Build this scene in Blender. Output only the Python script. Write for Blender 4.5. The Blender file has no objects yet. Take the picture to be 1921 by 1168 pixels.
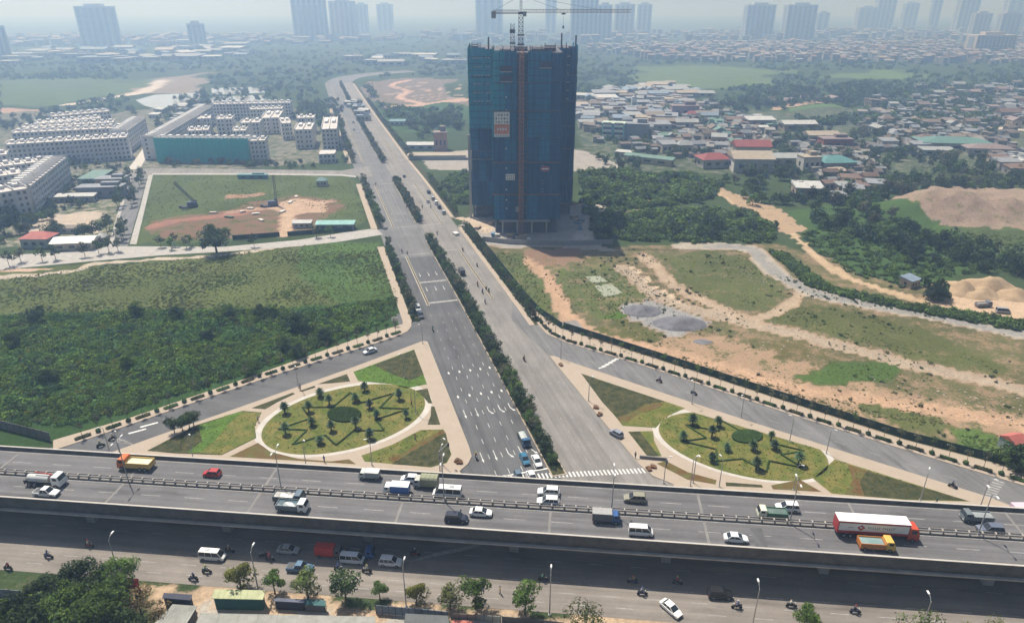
import bpy, math, random
import numpy as np
from mathutils import Vector, Matrix
random.seed(7); RNG = np.random.default_rng(11)
S = bpy.context.scene; C = S.collection

# ---------------------------------------------------------------- camera, sky, sun, exposure
FPX, CX, CY, HOR, CAMZ = 1281.0, 960.5, 584.0, 10.0, 100.0
PITCH = math.atan((CY-HOR)/FPX)
cam = bpy.data.cameras.new('camera'); cam.sensor_width = 36.0; cam.lens = 36.0*FPX/1921.0
cam.clip_start = 1.0; cam.clip_end = 20000.0
co = bpy.data.objects.new('camera', cam); C.objects.link(co)
co.location = (0, 0, CAMZ); co.rotation_euler = (math.pi/2-PITCH, 0, 0); S.camera = co

SUN_EL, SUN_AZ = math.radians(62.0), math.radians(-38.0)      # azimuth from +Y towards +X
sdir = Vector((math.sin(SUN_AZ)*math.cos(SUN_EL), math.cos(SUN_AZ)*math.cos(SUN_EL), math.sin(SUN_EL)))
W = bpy.data.worlds.new('World'); S.world = W; W.use_nodes = True
wn = W.node_tree.nodes; wl = W.node_tree.links; wn.clear()
sky = wn.new('ShaderNodeTexSky'); sky.sky_type = 'NISHITA'; sky.sun_disc = False
sky.sun_elevation = SUN_EL; sky.sun_rotation = SUN_AZ
sky.air_density = 1.2; sky.dust_density = 3.0; sky.ozone_density = 1.0
bg = wn.new('ShaderNodeBackground'); bg.inputs[1].default_value = 0.05
wo = wn.new('ShaderNodeOutputWorld'); wl.new(sky.outputs[0], bg.inputs[0]); wl.new(bg.outputs[0], wo.inputs[0])
sl = bpy.data.lights.new('sun', 'SUN'); sl.energy = 5.0; sl.angle = math.radians(0.6); sl.color = (1.0, 0.965, 0.91)
so = bpy.data.objects.new('sun', sl); C.objects.link(so); so.rotation_euler = sdir.to_track_quat('Z', 'Y').to_euler()
S.view_settings.view_transform = 'Standard'; S.view_settings.look = 'None'
S.view_settings.exposure = 0.36; S.view_settings.gamma = 1.0; S.view_settings.use_curve_mapping = False
cy = S.cycles if hasattr(S, 'cycles') else None
S.render.engine = 'CYCLES'
S.cycles.use_denoising = True
S.cycles.max_bounces = 6; S.cycles.diffuse_bounces = 2; S.cycles.glossy_bounces = 2
S.cycles.transmission_bounces = 2; S.cycles.transparent_max_bounces = 8; S.cycles.volume_bounces = 4
S.cycles.use_adaptive_sampling = True; S.cycles.adaptive_threshold = 0.015
S.cycles.caustics_reflective = False; S.cycles.caustics_refractive = False

# ---------------------------------------------------------------- helpers
_c, _s = math.cos(PITCH), math.sin(PITCH)
def G(u, v, z=0.0):
    """photograph pixel -> point on the horizontal plane at height z"""
    x = (u-CX)/FPX; yc = -(v-CY)/FPX
    t = (z-CAMZ)/(-_s+_c*yc)
    return Vector((x*t, (_c+_s*yc)*t, z))
def GP(pts, z=0.0): return [tuple(G(u, v, z))[:2] for u, v in pts]

MATS = {}
def nt_new(name):
    m = bpy.data.materials.new(name); m.use_nodes = True
    n = m.node_tree.nodes; n.clear(); MATS[name] = m
    out = n.new('ShaderNodeOutputMaterial'); return m, n, m.node_tree.links, out
def mat(name, col, rough=0.8, var=0.12, scale=0.5, metal=0.0, objcol=False, detail=4.0, bump=0.0, island=0.0, transl=0.0, spec=0.3, col2=None, emit=0.0):
    """Principled material whose colour varies by world-space noise; objcol takes the object's own colour"""
    m, n, l, out = nt_new(name)
    p = n.new('ShaderNodeBsdfPrincipled'); p.inputs['Roughness'].default_value = rough
    p.inputs['Metallic'].default_value = metal; p.inputs['Specular IOR Level'].default_value = spec
    if objcol:
        oi = n.new('ShaderNodeObjectInfo'); src = oi.outputs['Color']
    else:
        rgb = n.new('ShaderNodeRGB'); rgb.outputs[0].default_value = (*col, 1); src = rgb.outputs[0]
    fac = None
    if var > 0:
        geo = n.new('ShaderNodeNewGeometry'); nz = n.new('ShaderNodeTexNoise')
        nz.inputs['Scale'].default_value = scale; nz.inputs['Detail'].default_value = detail; nz.inputs['Roughness'].default_value = 0.65
        l.new(geo.outputs['Position'], nz.inputs['Vector'])
        mr = n.new('ShaderNodeMapRange'); mr.inputs[1].default_value = 0.3; mr.inputs[2].default_value = 0.7
        mr.inputs[3].default_value = 1-var; mr.inputs[4].default_value = 1+var
        l.new(nz.outputs['Fac'], mr.inputs[0]); fac = mr.outputs[0]
        if col2 is not None:
            mx = n.new('ShaderNodeMix'); mx.data_type = 'RGBA'
            mr2 = n.new('ShaderNodeMapRange'); mr2.inputs[1].default_value = 0.4; mr2.inputs[2].default_value = 0.6
            l.new(nz.outputs['Fac'], mr2.inputs[0]); l.new(mr2.outputs[0], mx.inputs[0])
            l.new(src, mx.inputs[6]); mx.inputs[7].default_value = (*col2, 1); src = mx.outputs[2]
        if island > 0:
            mi = n.new('ShaderNodeMapRange'); mi.inputs[3].default_value = 1-island; mi.inputs[4].default_value = 1+island
            l.new(geo.outputs['Random Per Island'], mi.inputs[0])
            mm = n.new('ShaderNodeMath'); mm.operation = 'MULTIPLY'; l.new(fac, mm.inputs[0]); l.new(mi.outputs[0], mm.inputs[1]); fac = mm.outputs[0]
            oi2 = n.new('ShaderNodeObjectInfo'); mo = n.new('ShaderNodeMapRange'); mo.inputs[3].default_value = 0.55; mo.inputs[4].default_value = 1.5
            l.new(oi2.outputs['Random'], mo.inputs[0]); m3 = n.new('ShaderNodeMath'); m3.operation = 'MULTIPLY'
            l.new(fac, m3.inputs[0]); l.new(mo.outputs[0], m3.inputs[1]); fac = m3.outputs[0]
        vm = n.new('ShaderNodeVectorMath'); vm.operation = 'SCALE'
        l.new(src, vm.inputs[0]); l.new(fac, vm.inputs['Scale']); src = vm.outputs[0]
        if bump > 0:
            b = n.new('ShaderNodeBump'); b.inputs['Strength'].default_value = bump; b.inputs['Distance'].default_value = 0.3
            l.new(nz.outputs['Fac'], b.inputs['Height']); l.new(b.outputs[0], p.inputs['Normal'])
    l.new(src, p.inputs['Base Color'])
    if emit > 0:
        l.new(src, p.inputs['Emission Color']); p.inputs['Emission Strength'].default_value = emit
    if transl > 0:
        t = n.new('ShaderNodeBsdfTranslucent'); l.new(src, t.inputs[0]); ms = n.new('ShaderNodeMixShader'); ms.inputs[0].default_value = transl
        l.new(p.outputs[0], ms.inputs[1]); l.new(t.outputs[0], ms.inputs[2]); l.new(ms.outputs[0], out.inputs[0])
    else:
        l.new(p.outputs[0], out.inputs[0])
    return m

class MB:
    def __init__(s): s.v = []; s.f = []; s.m = []
    def add(s, vs, fs, m=0):
        o = len(s.v); s.v.extend([tuple(q) for q in vs]); s.f.extend([tuple(i+o for i in q) for q in fs]); s.m.extend([m]*len(fs)); return s
    def poly(s, pts, m=0): return s.add(pts, [tuple(range(len(pts)))], m)
    def box(s, x, y, z, sx, sy, sz, rz=0.0, m=0, taper=1.0):
        """x,y centre, z bottom"""
        c, q = math.cos(rz), math.sin(rz); vs = []
        for k, zz in ((1.0, z), (taper, z+sz)):
            for a, b in ((-1, -1), (1, -1), (1, 1), (-1, 1)):
                dx, dy = a*sx/2*k, b*sy/2*k; vs.append((x+dx*c-dy*q, y+dx*q+dy*c, zz))
        return s.add(vs, [(3, 2, 1, 0), (4, 5, 6, 7), (0, 1, 5, 4), (1, 2, 6, 5), (2, 3, 7, 6), (3, 0, 4, 7)], m)
    def prism(s, pts, z0, z1, m=0, mt=None, bottom=False):
        a = sum(pts[i][0]*pts[(i+1) % len(pts)][1]-pts[(i+1) % len(pts)][0]*pts[i][1] for i in range(len(pts)))
        if a < 0: pts = pts[::-1]
        n = len(pts); vs = [(p[0], p[1], z0) for p in pts]+[(p[0], p[1], z1) for p in pts]
        s.add(vs, [(i, (i+1) % n, n+(i+1) % n, n+i) for i in range(n)], m)
        s.add(vs[n:], [tuple(range(n))], m if mt is None else mt)
        if bottom: s.add(vs[:n], [tuple(range(n))[::-1]], m)
        return s
    def tube(s, p0, p1, r0, r1=None, n=6, m=0, caps=True):
        r1 = r0 if r1 is None else r1; p0 = Vector(p0); p1 = Vector(p1); d = (p1-p0)
        if d.length < 1e-6: return s
        d.normalize(); a = d.orthogonal().normalized(); b = d.cross(a); vs = []
        for p, r in ((p0, r0), (p1, r1)):
            for i in range(n):
                t = 2*math.pi*i/n; vs.append(p+a*(r*math.cos(t))+b*(r*math.sin(t)))
        fs = [(i, (i+1) % n, n+(i+1) % n, n+i) for i in range(n)]
        if caps: fs += [tuple(range(n))[::-1], tuple(range(n, 2*n))]
        return s.add(vs, fs, m)
    def loft(s, secs, m=0, caps=True):
        n = len(secs[0]); vs = [q for se in secs for q in se]; fs = []
        for k in range(len(secs)-1):
            for i in range(n): fs.append((k*n+i, k*n+(i+1) % n, (k+1)*n+(i+1) % n, (k+1)*n+i))
        if caps: fs += [tuple(range(n))[::-1], tuple(range((len(secs)-1)*n, len(secs)*n))]
        return s.add(vs, fs, m)
    def blob(s, c, r, seed=0, m=0, nu=8, nv=5, rough=0.25, zs=1.0):
        rr = random.Random(seed); vs = [(c[0], c[1], c[2]-r*zs)]
        for j in range(1, nv):
            ph = math.pi*j/nv-math.pi/2
            for i in range(nu):
                t = 2*math.pi*i/nu; k = r*(1+rr.uniform(-rough, rough))
                vs.append((c[0]+k*math.cos(ph)*math.cos(t), c[1]+k*math.cos(ph)*math.sin(t), c[2]+k*zs*math.sin(ph)))
        vs.append((c[0], c[1], c[2]+r*zs)); fs = []; L = len(vs)-1
        for i in range(nu):
            fs.append((0, 1+(i+1) % nu, 1+i)); fs.append((L, L-nu+i, L-nu+(i+1) % nu))
            for j in range(nv-2):
                a = 1+j*nu; fs.append((a+i, a+(i+1) % nu, a+nu+(i+1) % nu, a+nu+i))
        return s.add(vs, fs, m)
    def mesh(s, name, mats, smooth=False):
        me = bpy.data.meshes.new(name); me.from_pydata(s.v, [], s.f)
        for q in (mats if isinstance(mats, (list, tuple)) else [mats]): me.materials.append(MATS[q] if isinstance(q, str) else q)
        if len(set(s.m)) > 1 or (s.m and s.m[0]): me.polygons.foreach_set('material_index', s.m)
        if smooth: me.polygons.foreach_set('use_smooth', [True]*len(me.polygons))
        me.update(); return me

def put(o, label=None, cat=None, group=None, kind=None, color=None):
    if label: o['label'] = label
    if cat: o['category'] = cat
    if group: o['group'] = group
    if kind: o['kind'] = kind
    if color is not None: o.color = (*color, 1)
    return o
def obj(name, me, parent=None, loc=(0, 0, 0), rz=0.0, scale=None, **kw):
    o = bpy.data.objects.new(name, me); C.objects.link(o); o.location = loc
    if rz: o.rotation_euler = (0, 0, rz)
    if scale is not None: o.scale = (scale,)*3 if not hasattr(scale, '__len__') else scale
    if parent is not None: o.parent = parent
    return put(o, **kw)
def empty(name, loc=(0, 0, 0), rz=0.0, scale=None, **kw): return obj(name, None, None, loc, rz, scale, **kw)
def struct(name, mb, mats, label, parent=None, smooth=False):
    o = obj(name, mb.mesh(name, mats, smooth), parent)
    if parent is None: put(o, label=label, cat=name.replace('_', ' '), kind='structure')
    return o
class Proto:
    """a thing as a list of parts (name, mesh, location, index of its parent part or None)"""
    def __init__(s): s.p = []
    def part(s, name, me, loc=(0, 0, 0), up=None, color=None): s.p.append((name, me, loc, up, color)); return len(s.p)-1
    def place(s, name, loc, rz=0.0, scale=None, color=None, **kw):
        r = empty(name, loc, rz, scale, **kw); done = []
        for nm, me, lc, up, col in s.p:
            o = obj(nm, me, r if up is None else done[up], lc, color=(color[col] if isinstance(col, str) else col) if col is not None else (color if not isinstance(color, dict) else None)); done.append(o)
        return r
def ordn(i):
    w = ['first', 'second', 'third', 'fourth', 'fifth', 'sixth', 'seventh', 'eighth', 'ninth', 'tenth', 'eleventh', 'twelfth']
    if i < 12: return w[i]
    k = i+1; return str(k)+('th' if 10 < k % 100 < 14 else {1: 'st', 2: 'nd', 3: 'rd'}.get(k % 10, 'th'))
def walk(pts, step, start=0.0):
    """points and headings every step metres along a polyline"""
    out = []; d = start
    for a, b in zip(pts[:-1], pts[1:]):
        a = Vector(a[:2]); b = Vector(b[:2]); L = (b-a).length; an = math.atan2(b.y-a.y, b.x-a.x)
        while d <= L: q = a+(b-a)*(d/L); out.append((q.x, q.y, an)); d += step
        d -= L
    return out
def offs(pts, d):
    """polyline shifted d metres to its left"""
    out = []; P = [Vector(p[:2]) for p in pts]
    for i, p in enumerate(P):
        a = P[max(i-1, 0)]; b = P[min(i+1, len(P)-1)]; t = (b-a).normalized(); out.append((p.x-t.y*d, p.y+t.x*d))
    return out
def ribbon(mb, pts, d0, d1, z, m=0):
    a = offs(pts, d0); b = offs(pts, d1)
    for i in range(len(pts)-1):
        mb.poly([(*a[i], z), (*a[i+1], z), (*b[i+1], z), (*b[i], z)], m)
def wall_along(mb, pts, d0, d1, z0, z1, m=0):
    a = offs(pts, d0); b = offs(pts, d1)
    mb.prism(a+b[::-1], z0, z1, m)
def inpoly(X, Y, poly):
    r = np.zeros(X.shape, bool); n = len(poly)
    for i in range(n):
        x0, y0 = poly[i]; x1, y1 = poly[(i+1) % n]
        if y0 == y1: continue
        c = (y0 > Y) != (y1 > Y); r ^= c & (X < (x1-x0)*(Y-y0)/(y1-y0)+x0)
    return r
def dline(X, Y, pts):
    d = np.full(X.shape, 1e9)
    for (x0, y0), (x1, y1) in zip(pts[:-1], pts[1:]):
        dx, dy = x1-x0, y1-y0; t = np.clip(((X-x0)*dx+(Y-y0)*dy)/(dx*dx+dy*dy+1e-9), 0, 1)
        d = np.minimum(d, np.hypot(X-x0-t*dx, Y-y0-t*dy))
    return d
def vnoise(X, Y, sc, seed=0):
    """smooth value noise 0..1"""
    rg = np.random.default_rng(seed); T = rg.random((256, 256)); x = X/sc; y = Y/sc
    xi = np.floor(x).astype(int); yi = np.floor(y).astype(int); fx = x-xi; fy = y-yi
    fx = fx*fx*(3-2*fx); fy = fy*fy*(3-2*fy); g = lambda a, b: T[a % 256, b % 256]
    return (g(xi, yi)*(1-fx)+g(xi+1, yi)*fx)*(1-fy)+(g(xi, yi+1)*(1-fx)+g(xi+1, yi+1)*fx)*fy
def smoothpath(pts, n=6):
    P = [Vector(p) for p in pts]; out = []
    for i in range(len(P)-1):
        a = P[max(i-1, 0)]; b = P[i]; c = P[i+1]; d = P[min(i+2, len(P)-1)]
        for k in range(n):
            t = k/n; out.append(tuple(0.5*((2*b)+(c-a)*t+(2*a-5*b+4*c-d)*t*t+(3*b-a-3*c+d)*t**3)))
    out.append(tuple(P[-1])); return out
def sample_poly(poly, n, mind=0.0):
    """n random points in a polygon given in pixels; spread evenly on the ground"""
    w = GP(poly); xs = [p[0] for p in w]; ys = [p[1] for p in w]; out = np.zeros((0, 2))
    while len(out) < n:
        X = RNG.uniform(min(xs), max(xs), n*2); Y = RNG.uniform(min(ys), max(ys), n*2); k = inpoly(X, Y, w)
        out = np.vstack([out, np.stack([X[k], Y[k]], 1)])
    return out[:n]
# ---------------------------------------------------------------- materials
def road_mat(name, col, ang, streak=.22, patch=.12):
    m, n, l, out = nt_new(name); p = n.new('ShaderNodeBsdfPrincipled'); p.inputs['Roughness'].default_value = .82; p.inputs['Specular IOR Level'].default_value = .3
    geo = n.new('ShaderNodeNewGeometry'); rot = n.new('ShaderNodeVectorRotate'); rot.rotation_type = 'Z_AXIS'; rot.inputs['Angle'].default_value = -ang; l.new(geo.outputs['Position'], rot.inputs['Vector'])
    def nz(scl, det, lo, hi, a0=.3, a1=.7):
        mp = n.new('ShaderNodeMapping'); mp.inputs['Scale'].default_value = scl; l.new(rot.outputs[0], mp.inputs[0]); t = n.new('ShaderNodeTexNoise'); t.inputs['Scale'].default_value = 1; t.inputs['Detail'].default_value = det; t.inputs['Roughness'].default_value = .6; l.new(mp.outputs[0], t.inputs['Vector'])
        r = n.new('ShaderNodeMapRange'); r.inputs[1].default_value = a0; r.inputs[2].default_value = a1; r.inputs[3].default_value = lo; r.inputs[4].default_value = hi; l.new(t.outputs['Fac'], r.inputs[0]); return r.outputs[0]
    fs = [nz((.012, .75, 1), 4, 1-streak, 1+streak), nz((.09, .12, 1), 8, 1-patch, 1+patch), nz((1.3, 1.3, 1), 4, .93, 1.07), nz((.05, .22, 1), 3, .72, 1.0, .30, .40)]
    s = fs[0]
    for q_ in fs[1:]: mm = n.new('ShaderNodeMath'); mm.operation = 'MULTIPLY'; l.new(s, mm.inputs[0]); l.new(q_, mm.inputs[1]); s = mm.outputs[0]
    vm = n.new('ShaderNodeVectorMath'); vm.operation = 'SCALE'; vm.inputs[0].default_value = col; l.new(s, vm.inputs['Scale']); l.new(vm.outputs[0], p.inputs['Base Color']); l.new(p.outputs[0], out.inputs[0])
_AA = math.atan2(0.9632774, -0.26850819); _FA = math.atan2(-18.9, 196.0)
road_mat('asphalt_dark', (0.092, 0.092, 0.095), _AA, .26, .2); road_mat('asphalt_grey', (0.145, 0.143, 0.143), _AA, .2, .2); road_mat('asphalt_pale', (0.195, 0.182, 0.17), _AA, .2, .18)
road_mat('asphalt_deck', (0.122, 0.119, 0.122), _FA, .28, .16); road_mat('asphalt_lower', (0.20, 0.177, 0.156), _FA, .2, .18); road_mat('asphalt_slip', (0.098, 0.097, 0.10), 2.9, .12, .25)
mat('paving', (0.385, 0.315, 0.245), 0.85, 0.16, 0.3, detail=9, col2=(0.34, 0.28, 0.225))
mat('concrete', (0.36, 0.34, 0.32), 0.85, 0.18, 0.4, detail=8)
mat('concrete_light', (0.46, 0.43, 0.39), 0.85, 0.12, 0.4, detail=7)
mat('concrete_shade_stain', (0.10, 0.097, 0.095), 0.9, 0.35, 0.5, detail=8)  # flyover fascia's shade painted into the dark base, with stain mottling over it
mat('concrete_dark', (0.20, 0.19, 0.18), 0.85, 0.2, 0.4, detail=7)
mat('marking', (0.58, 0.58, 0.56), 0.7, 0.3, 1.6, detail=6)
mat('marking_worn', (0.31, 0.30, 0.29), 0.8, 0.35, 1.2, detail=6)
mat('lawn', (0.105, 0.135, 0.028), 0.9, 0.28, 0.25, detail=9, bump=0.4, col2=(0.15, 0.13, 0.04), spec=0.1)
mat('lawn_green', (0.075, 0.135, 0.022), 0.9, 0.3, 0.35, detail=9, bump=0.4, spec=0.1)
mat('lawn_dark', (0.04, 0.05, 0.02), 0.9, 0.35, 0.5, detail=9, bump=0.5, spec=0.1, col2=(0.065, 0.06, 0.028))
mat('lawn_brown', (0.15, 0.085, 0.035), 0.9, 0.35, 0.4, detail=9, bump=0.5, spec=0.1, col2=(0.09, 0.09, 0.03))
mat('hedge', (0.04, 0.075, 0.02), 0.9, 0.4, 3.0, island=0.5, transl=0.15, spec=0.1)
mat('leaf_bush', (0.18, 0.28, 0.045), 0.75, 0.5, 0.07, island=0.5, transl=0.5, spec=0.12, col2=(0.07, 0.14, 0.04))
mat('leaf_olive', (0.16, 0.165, 0.06), 0.8, 0.3, 0.05, island=0.4, transl=0.35, spec=0.1, col2=(0.10, 0.15, 0.045))
mat('leaf_mid', (0.085, 0.14, 0.03), 0.7, 0.35, 0.15, island=0.55, transl=0.4, spec=0.15)
mat('leaf_dark', (0.05, 0.082, 0.028), 0.7, 0.3, 0.2, island=0.55, transl=0.35, spec=0.15)
mat('leaf_yellow', (0.18, 0.19, 0.04), 0.7, 0.3, 0.4, island=0.5, transl=0.4, spec=0.15)
mat('leaf_grey', (0.11, 0.115, 0.065), 0.75, 0.25, 0.3, island=0.45, transl=0.35, spec=0.15)
mat('leaf_palm', (0.055, 0.10, 0.04), 0.55, 0.2, 0.6, island=0.35, transl=0.2, spec=0.3)
mat('dry_leaf', (0.16, 0.12, 0.06), 0.85, 0.25, 0.4, island=0.5, transl=0.2, spec=0.1)
mat('bark', (0.12, 0.095, 0.07), 0.9, 0.3, 2.0)
mat('paint', (1, 1, 1), 0.32, 0.05, 1.5, objcol=True, spec=0.5)
mat('wallpaint', (1, 1, 1), 0.85, 0.12, 0.25, objcol=True, detail=7)
mat('roofpaint', (1, 1, 1), 0.7, 0.2, 0.35, objcol=True, detail=8)
mat('cloth', (1, 1, 1), 0.9, 0.1, 3.0, objcol=True)
mat('cloth_dark', (0.03, 0.032, 0.04), 0.9, 0.1, 3.0)
mat('skin', (0.42, 0.26, 0.18), 0.6, 0.05, 3.0)
mat('glass_dark', (0.02, 0.024, 0.03), 0.08, 0.0, spec=0.6)
mat('window_dark', (0.035, 0.042, 0.055), 0.25, 0.1, 0.3, spec=0.5)
mat('rubber', (0.02, 0.02, 0.02), 0.85, 0.1, 3.0)
mat('metal_grey', (0.30, 0.31, 0.32), 0.5, 0.12, 1.0, metal=0.3)
mat('metal_dark', (0.06, 0.062, 0.068), 0.6, 0.15, 1.0)
mat('pole_grey', (0.36, 0.37, 0.38), 0.5, 0.06, 1.0, metal=0.2)
mat('lamp_white', (0.75, 0.75, 0.73), 0.4, 0.0)
mat('light_red', (0.35, 0.02, 0.02), 0.3, 0.0)
mat('light_clear', (0.7, 0.7, 0.68), 0.2, 0.0)
mat('crane_orange', (0.30, 0.14, 0.06), 0.6, 0.2, 0.4)
mat('crane_grey', (0.10, 0.085, 0.085), 0.6, 0.3, 0.4)
mat('rail_rust', (0.27, 0.25, 0.235), 0.7, 0.25, 0.6)
mat('water_pond', (0.30, 0.31, 0.22), 0.12, 0.1, 0.2, spec=0.4)
mat('water_lake', (0.42, 0.41, 0.38), 0.12, 0.06, 0.02, spec=0.5)
mat('gravel', (0.14, 0.14, 0.155), 0.95, 0.3, 0.5, detail=9, bump=0.6)
mat('sand', (0.36, 0.26, 0.165), 0.95, 0.2, 0.4, detail=9, bump=0.5)
mat('rubble', (0.32, 0.27, 0.22), 0.9, 0.3, 0.8, island=0.6)
mat('mirror_white', (0.78, 0.78, 0.76), 0.5, 0.05, 1.0)

# ---------------------------------------------------------------- ground sheet with its earth and grass zones
def axis(lo, f0, f1, hi, step, ratio):
    a = list(np.arange(f0, f1, step)); s = step; x = a[-1]
    while x < hi: s *= ratio; x += s; a.append(x)
    s = step; x = a[0]; b = []
    while x > lo: s *= ratio; x -= s; b.append(x)
    return np.array(b[::-1]+a)
gx = axis(-9000, -430, 430, 9000, 2.0, 1.05); gy = axis(-400, 62, 640, 9000, 2.0, 1.035)
gx = np.clip(gx, -9000, 9000); gy = np.clip(gy, -400, 9000)
X, Y = np.meshgrid(gx, gy)
wob = lambda sc, am, sd: (vnoise(X, Y, sc, sd)-0.5)*am
JX = X+wob(9, 5, 1)+wob(4, 2.5, 2); JY = Y+wob(9, 5, 3)+wob(4, 2.5, 4)
_far = np.clip((Y-450)/600, 0, 1); JX = JX+wob(70, 90, 5)*_far; JY = JY+wob(70, 160, 6)*_far+wob(25, 50, 7)*_far
soil = np.zeros(X.shape+(3,)); veg = np.zeros(X.shape+(3,)); msk = np.zeros(X.shape)
soil[:] = (0.16, 0.13, 0.10); veg[:] = (0.045, 0.068, 0.028); msk[:] = 0.80
ZP = np.zeros(X.shape)-0.03
def _set(k, so_=None, ve=None, m=None):
    if so_ is not None: soil[k] = so_
    if ve is not None: veg[k] = ve
    if m is not None: msk[k] = m
def beyond(pts):
    # zones that reach the picture's edge go on past it
    out_ = []
    for u, v in pts:
        if u == 1921: u, v = 2500, v+(115 if v > 480 else 25 if v > 330 else 0)
        elif u == 0: u, v = -420, v+(max(0, v-560)*.42)
        out_.append((u, v))
    return out_
def zone(pts, so_=None, ve=None, m=None, z=0): _set(inpoly(JX, JY, GP(beyond(pts), z)), so_, ve, m)
def track(pts, w, so_=None, ve=None, m=None): _set(dline(X+(JX-X)*0.35, Y+(JY-Y)*0.35, smoothpath(GP(beyond(pts)), 4)) < w/2, so_, ve, m)
# far plain: pale paddies, tree belts and bare sites
zone([(0, 152), (150, 148), (285, 152), (270, 172), (140, 196), (0, 212)], ve=(0.085, 0.12, 0.05), m=0.95)
zone([(1190, 124), (1330, 122), (1470, 136), (1440, 160), (1300, 168), (1200, 160)], ve=(0.10, 0.14, 0.06), m=0.97)
zone([(1550, 134), (1700, 132), (1712, 150), (1560, 152)], ve=(0.10, 0.15, 0.055), m=1.0)
zone([(1480, 200), (1560, 196), (1610, 212), (1560, 224), (1470, 216)], ve=(0.09, 0.15, 0.05), m=1.0)
zone([(1450, 188), (1560, 186), (1560, 194), (1450, 198)], so_=(0.36, 0.26, 0.19), m=0.2)
zone([(690, 152), (760, 143), (868, 146), (876, 205), (760, 206), (722, 202)], so_=(0.21, 0.165, 0.145), m=0.42)
track([(745, 152), (790, 205), (812, 198)], 9, so_=(0.46, 0.31, 0.24), m=0.0); track([(722, 200), (800, 198), (876, 190)], 16, so_=(0.42, 0.29, 0.23), m=0.05)
[track([(722+k*3, 156+k*6), (876, 154+k*5.6)], 4, so_=(0.33, 0.25, 0.21), m=0.1) for k in range(7)]
track([(730, 172), (876, 168)], 6, so_=(0.40, 0.28, 0.22), m=0.1)
zone([(700, 205), (880, 205), (880, 245), (760, 250)], ve=(0.05, 0.09, 0.035), m=0.95)
zone([(290, 148), (380, 142), (385, 178), (255, 178)], so_=(0.26, 0.21, 0.17), m=0.4)
track([(140, 196), (210, 186), (275, 170), (300, 152)], 16, so_=(0.48, 0.42, 0.36), m=0.0)
zone([(0, 205), (45, 202), (90, 208), (60, 226), (0, 240)], so_=(0.36, 0.24, 0.18), m=0.25)
zone([(0, 228), (300, 205), (560, 190), (640, 300), (300, 330), (0, 400)], so_=(0.26, 0.23, 0.20), ve=(0.045, 0.07, 0.03), m=0.52)
zone([(0, 380), (120, 330), (245, 318), (225, 455), (0, 480)], so_=(0.34, 0.29, 0.24), ve=(0.045, 0.075, 0.03), m=0.55)
zone([(80, 405), (180, 395), (190, 435), (40, 440)], so_=(0.42, 0.35, 0.28), m=0.15)
# construction plot with its red earth
zone([(288, 328), (560, 326), (660, 332), (692, 415), (640, 436), (540, 446), (250, 456)], so_=(0.26, 0.16, 0.11), ve=(0.075, 0.098, 0.034), m=0.93)
zone([(270, 440), (285, 416), (330, 404), (420, 396), (470, 378), (560, 366), (640, 372), (640, 395), (590, 420), (560, 444), (430, 444), (330, 450)], so_=(0.20, 0.115, 0.085), m=0.46)
track([(285, 425), (345, 412), (450, 402)], 7, so_=(0.26, 0.135, 0.10), m=0.0); track([(430, 398), (520, 388), (620, 378)], 6, so_=(0.34, 0.22, 0.16), m=0.0)
zone([(500, 385), (560, 372), (620, 376), (600, 400), (530, 405)], so_=(0.40, 0.28, 0.20), m=0.12)
track([(555, 375), (540, 405), (535, 440)], 7, so_=(0.42, 0.30, 0.21), m=0.0)
zone([(426, 366), (500, 362), (480, 369), (428, 372)], so_=(0.30, 0.19, 0.13), m=0.1)
# wide fields beside the left pavement
zone([(0, 526), (180, 496), (400, 478), (560, 456), (704, 452), (724, 500), (752, 562), (620, 592), (0, 604)], so_=(0.20, 0.16, 0.10), ve=(0.088, 0.105, 0.036), m=0.92)
zone([(560, 456), (704, 452), (724, 500), (752, 562), (640, 575), (560, 520)], ve=(0.07, 0.115, 0.032), m=0.97)
zone([(0, 590), (250, 582), (470, 580), (620, 572), (748, 556), (764, 604), (600, 692), (300, 778), (150, 815), (0, 812)], so_=(0.09, 0.075, 0.05), ve=(0.035, 0.07, 0.02), m=0.9)
zone([(0, 480), (170, 478), (190, 492), (0, 524)], ve=(0.06, 0.085, 0.03), m=0.85)
zone([(0, 505), (60, 500), (110, 505), (0, 525)], so_=(0.46, 0.33, 0.25), m=0.1)
track([(0, 532), (80, 515), (180, 494), (300, 486), (420, 478), (560, 458), (640, 446)], 3.5, so_=(0.42, 0.36, 0.29), m=0.0)
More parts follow.
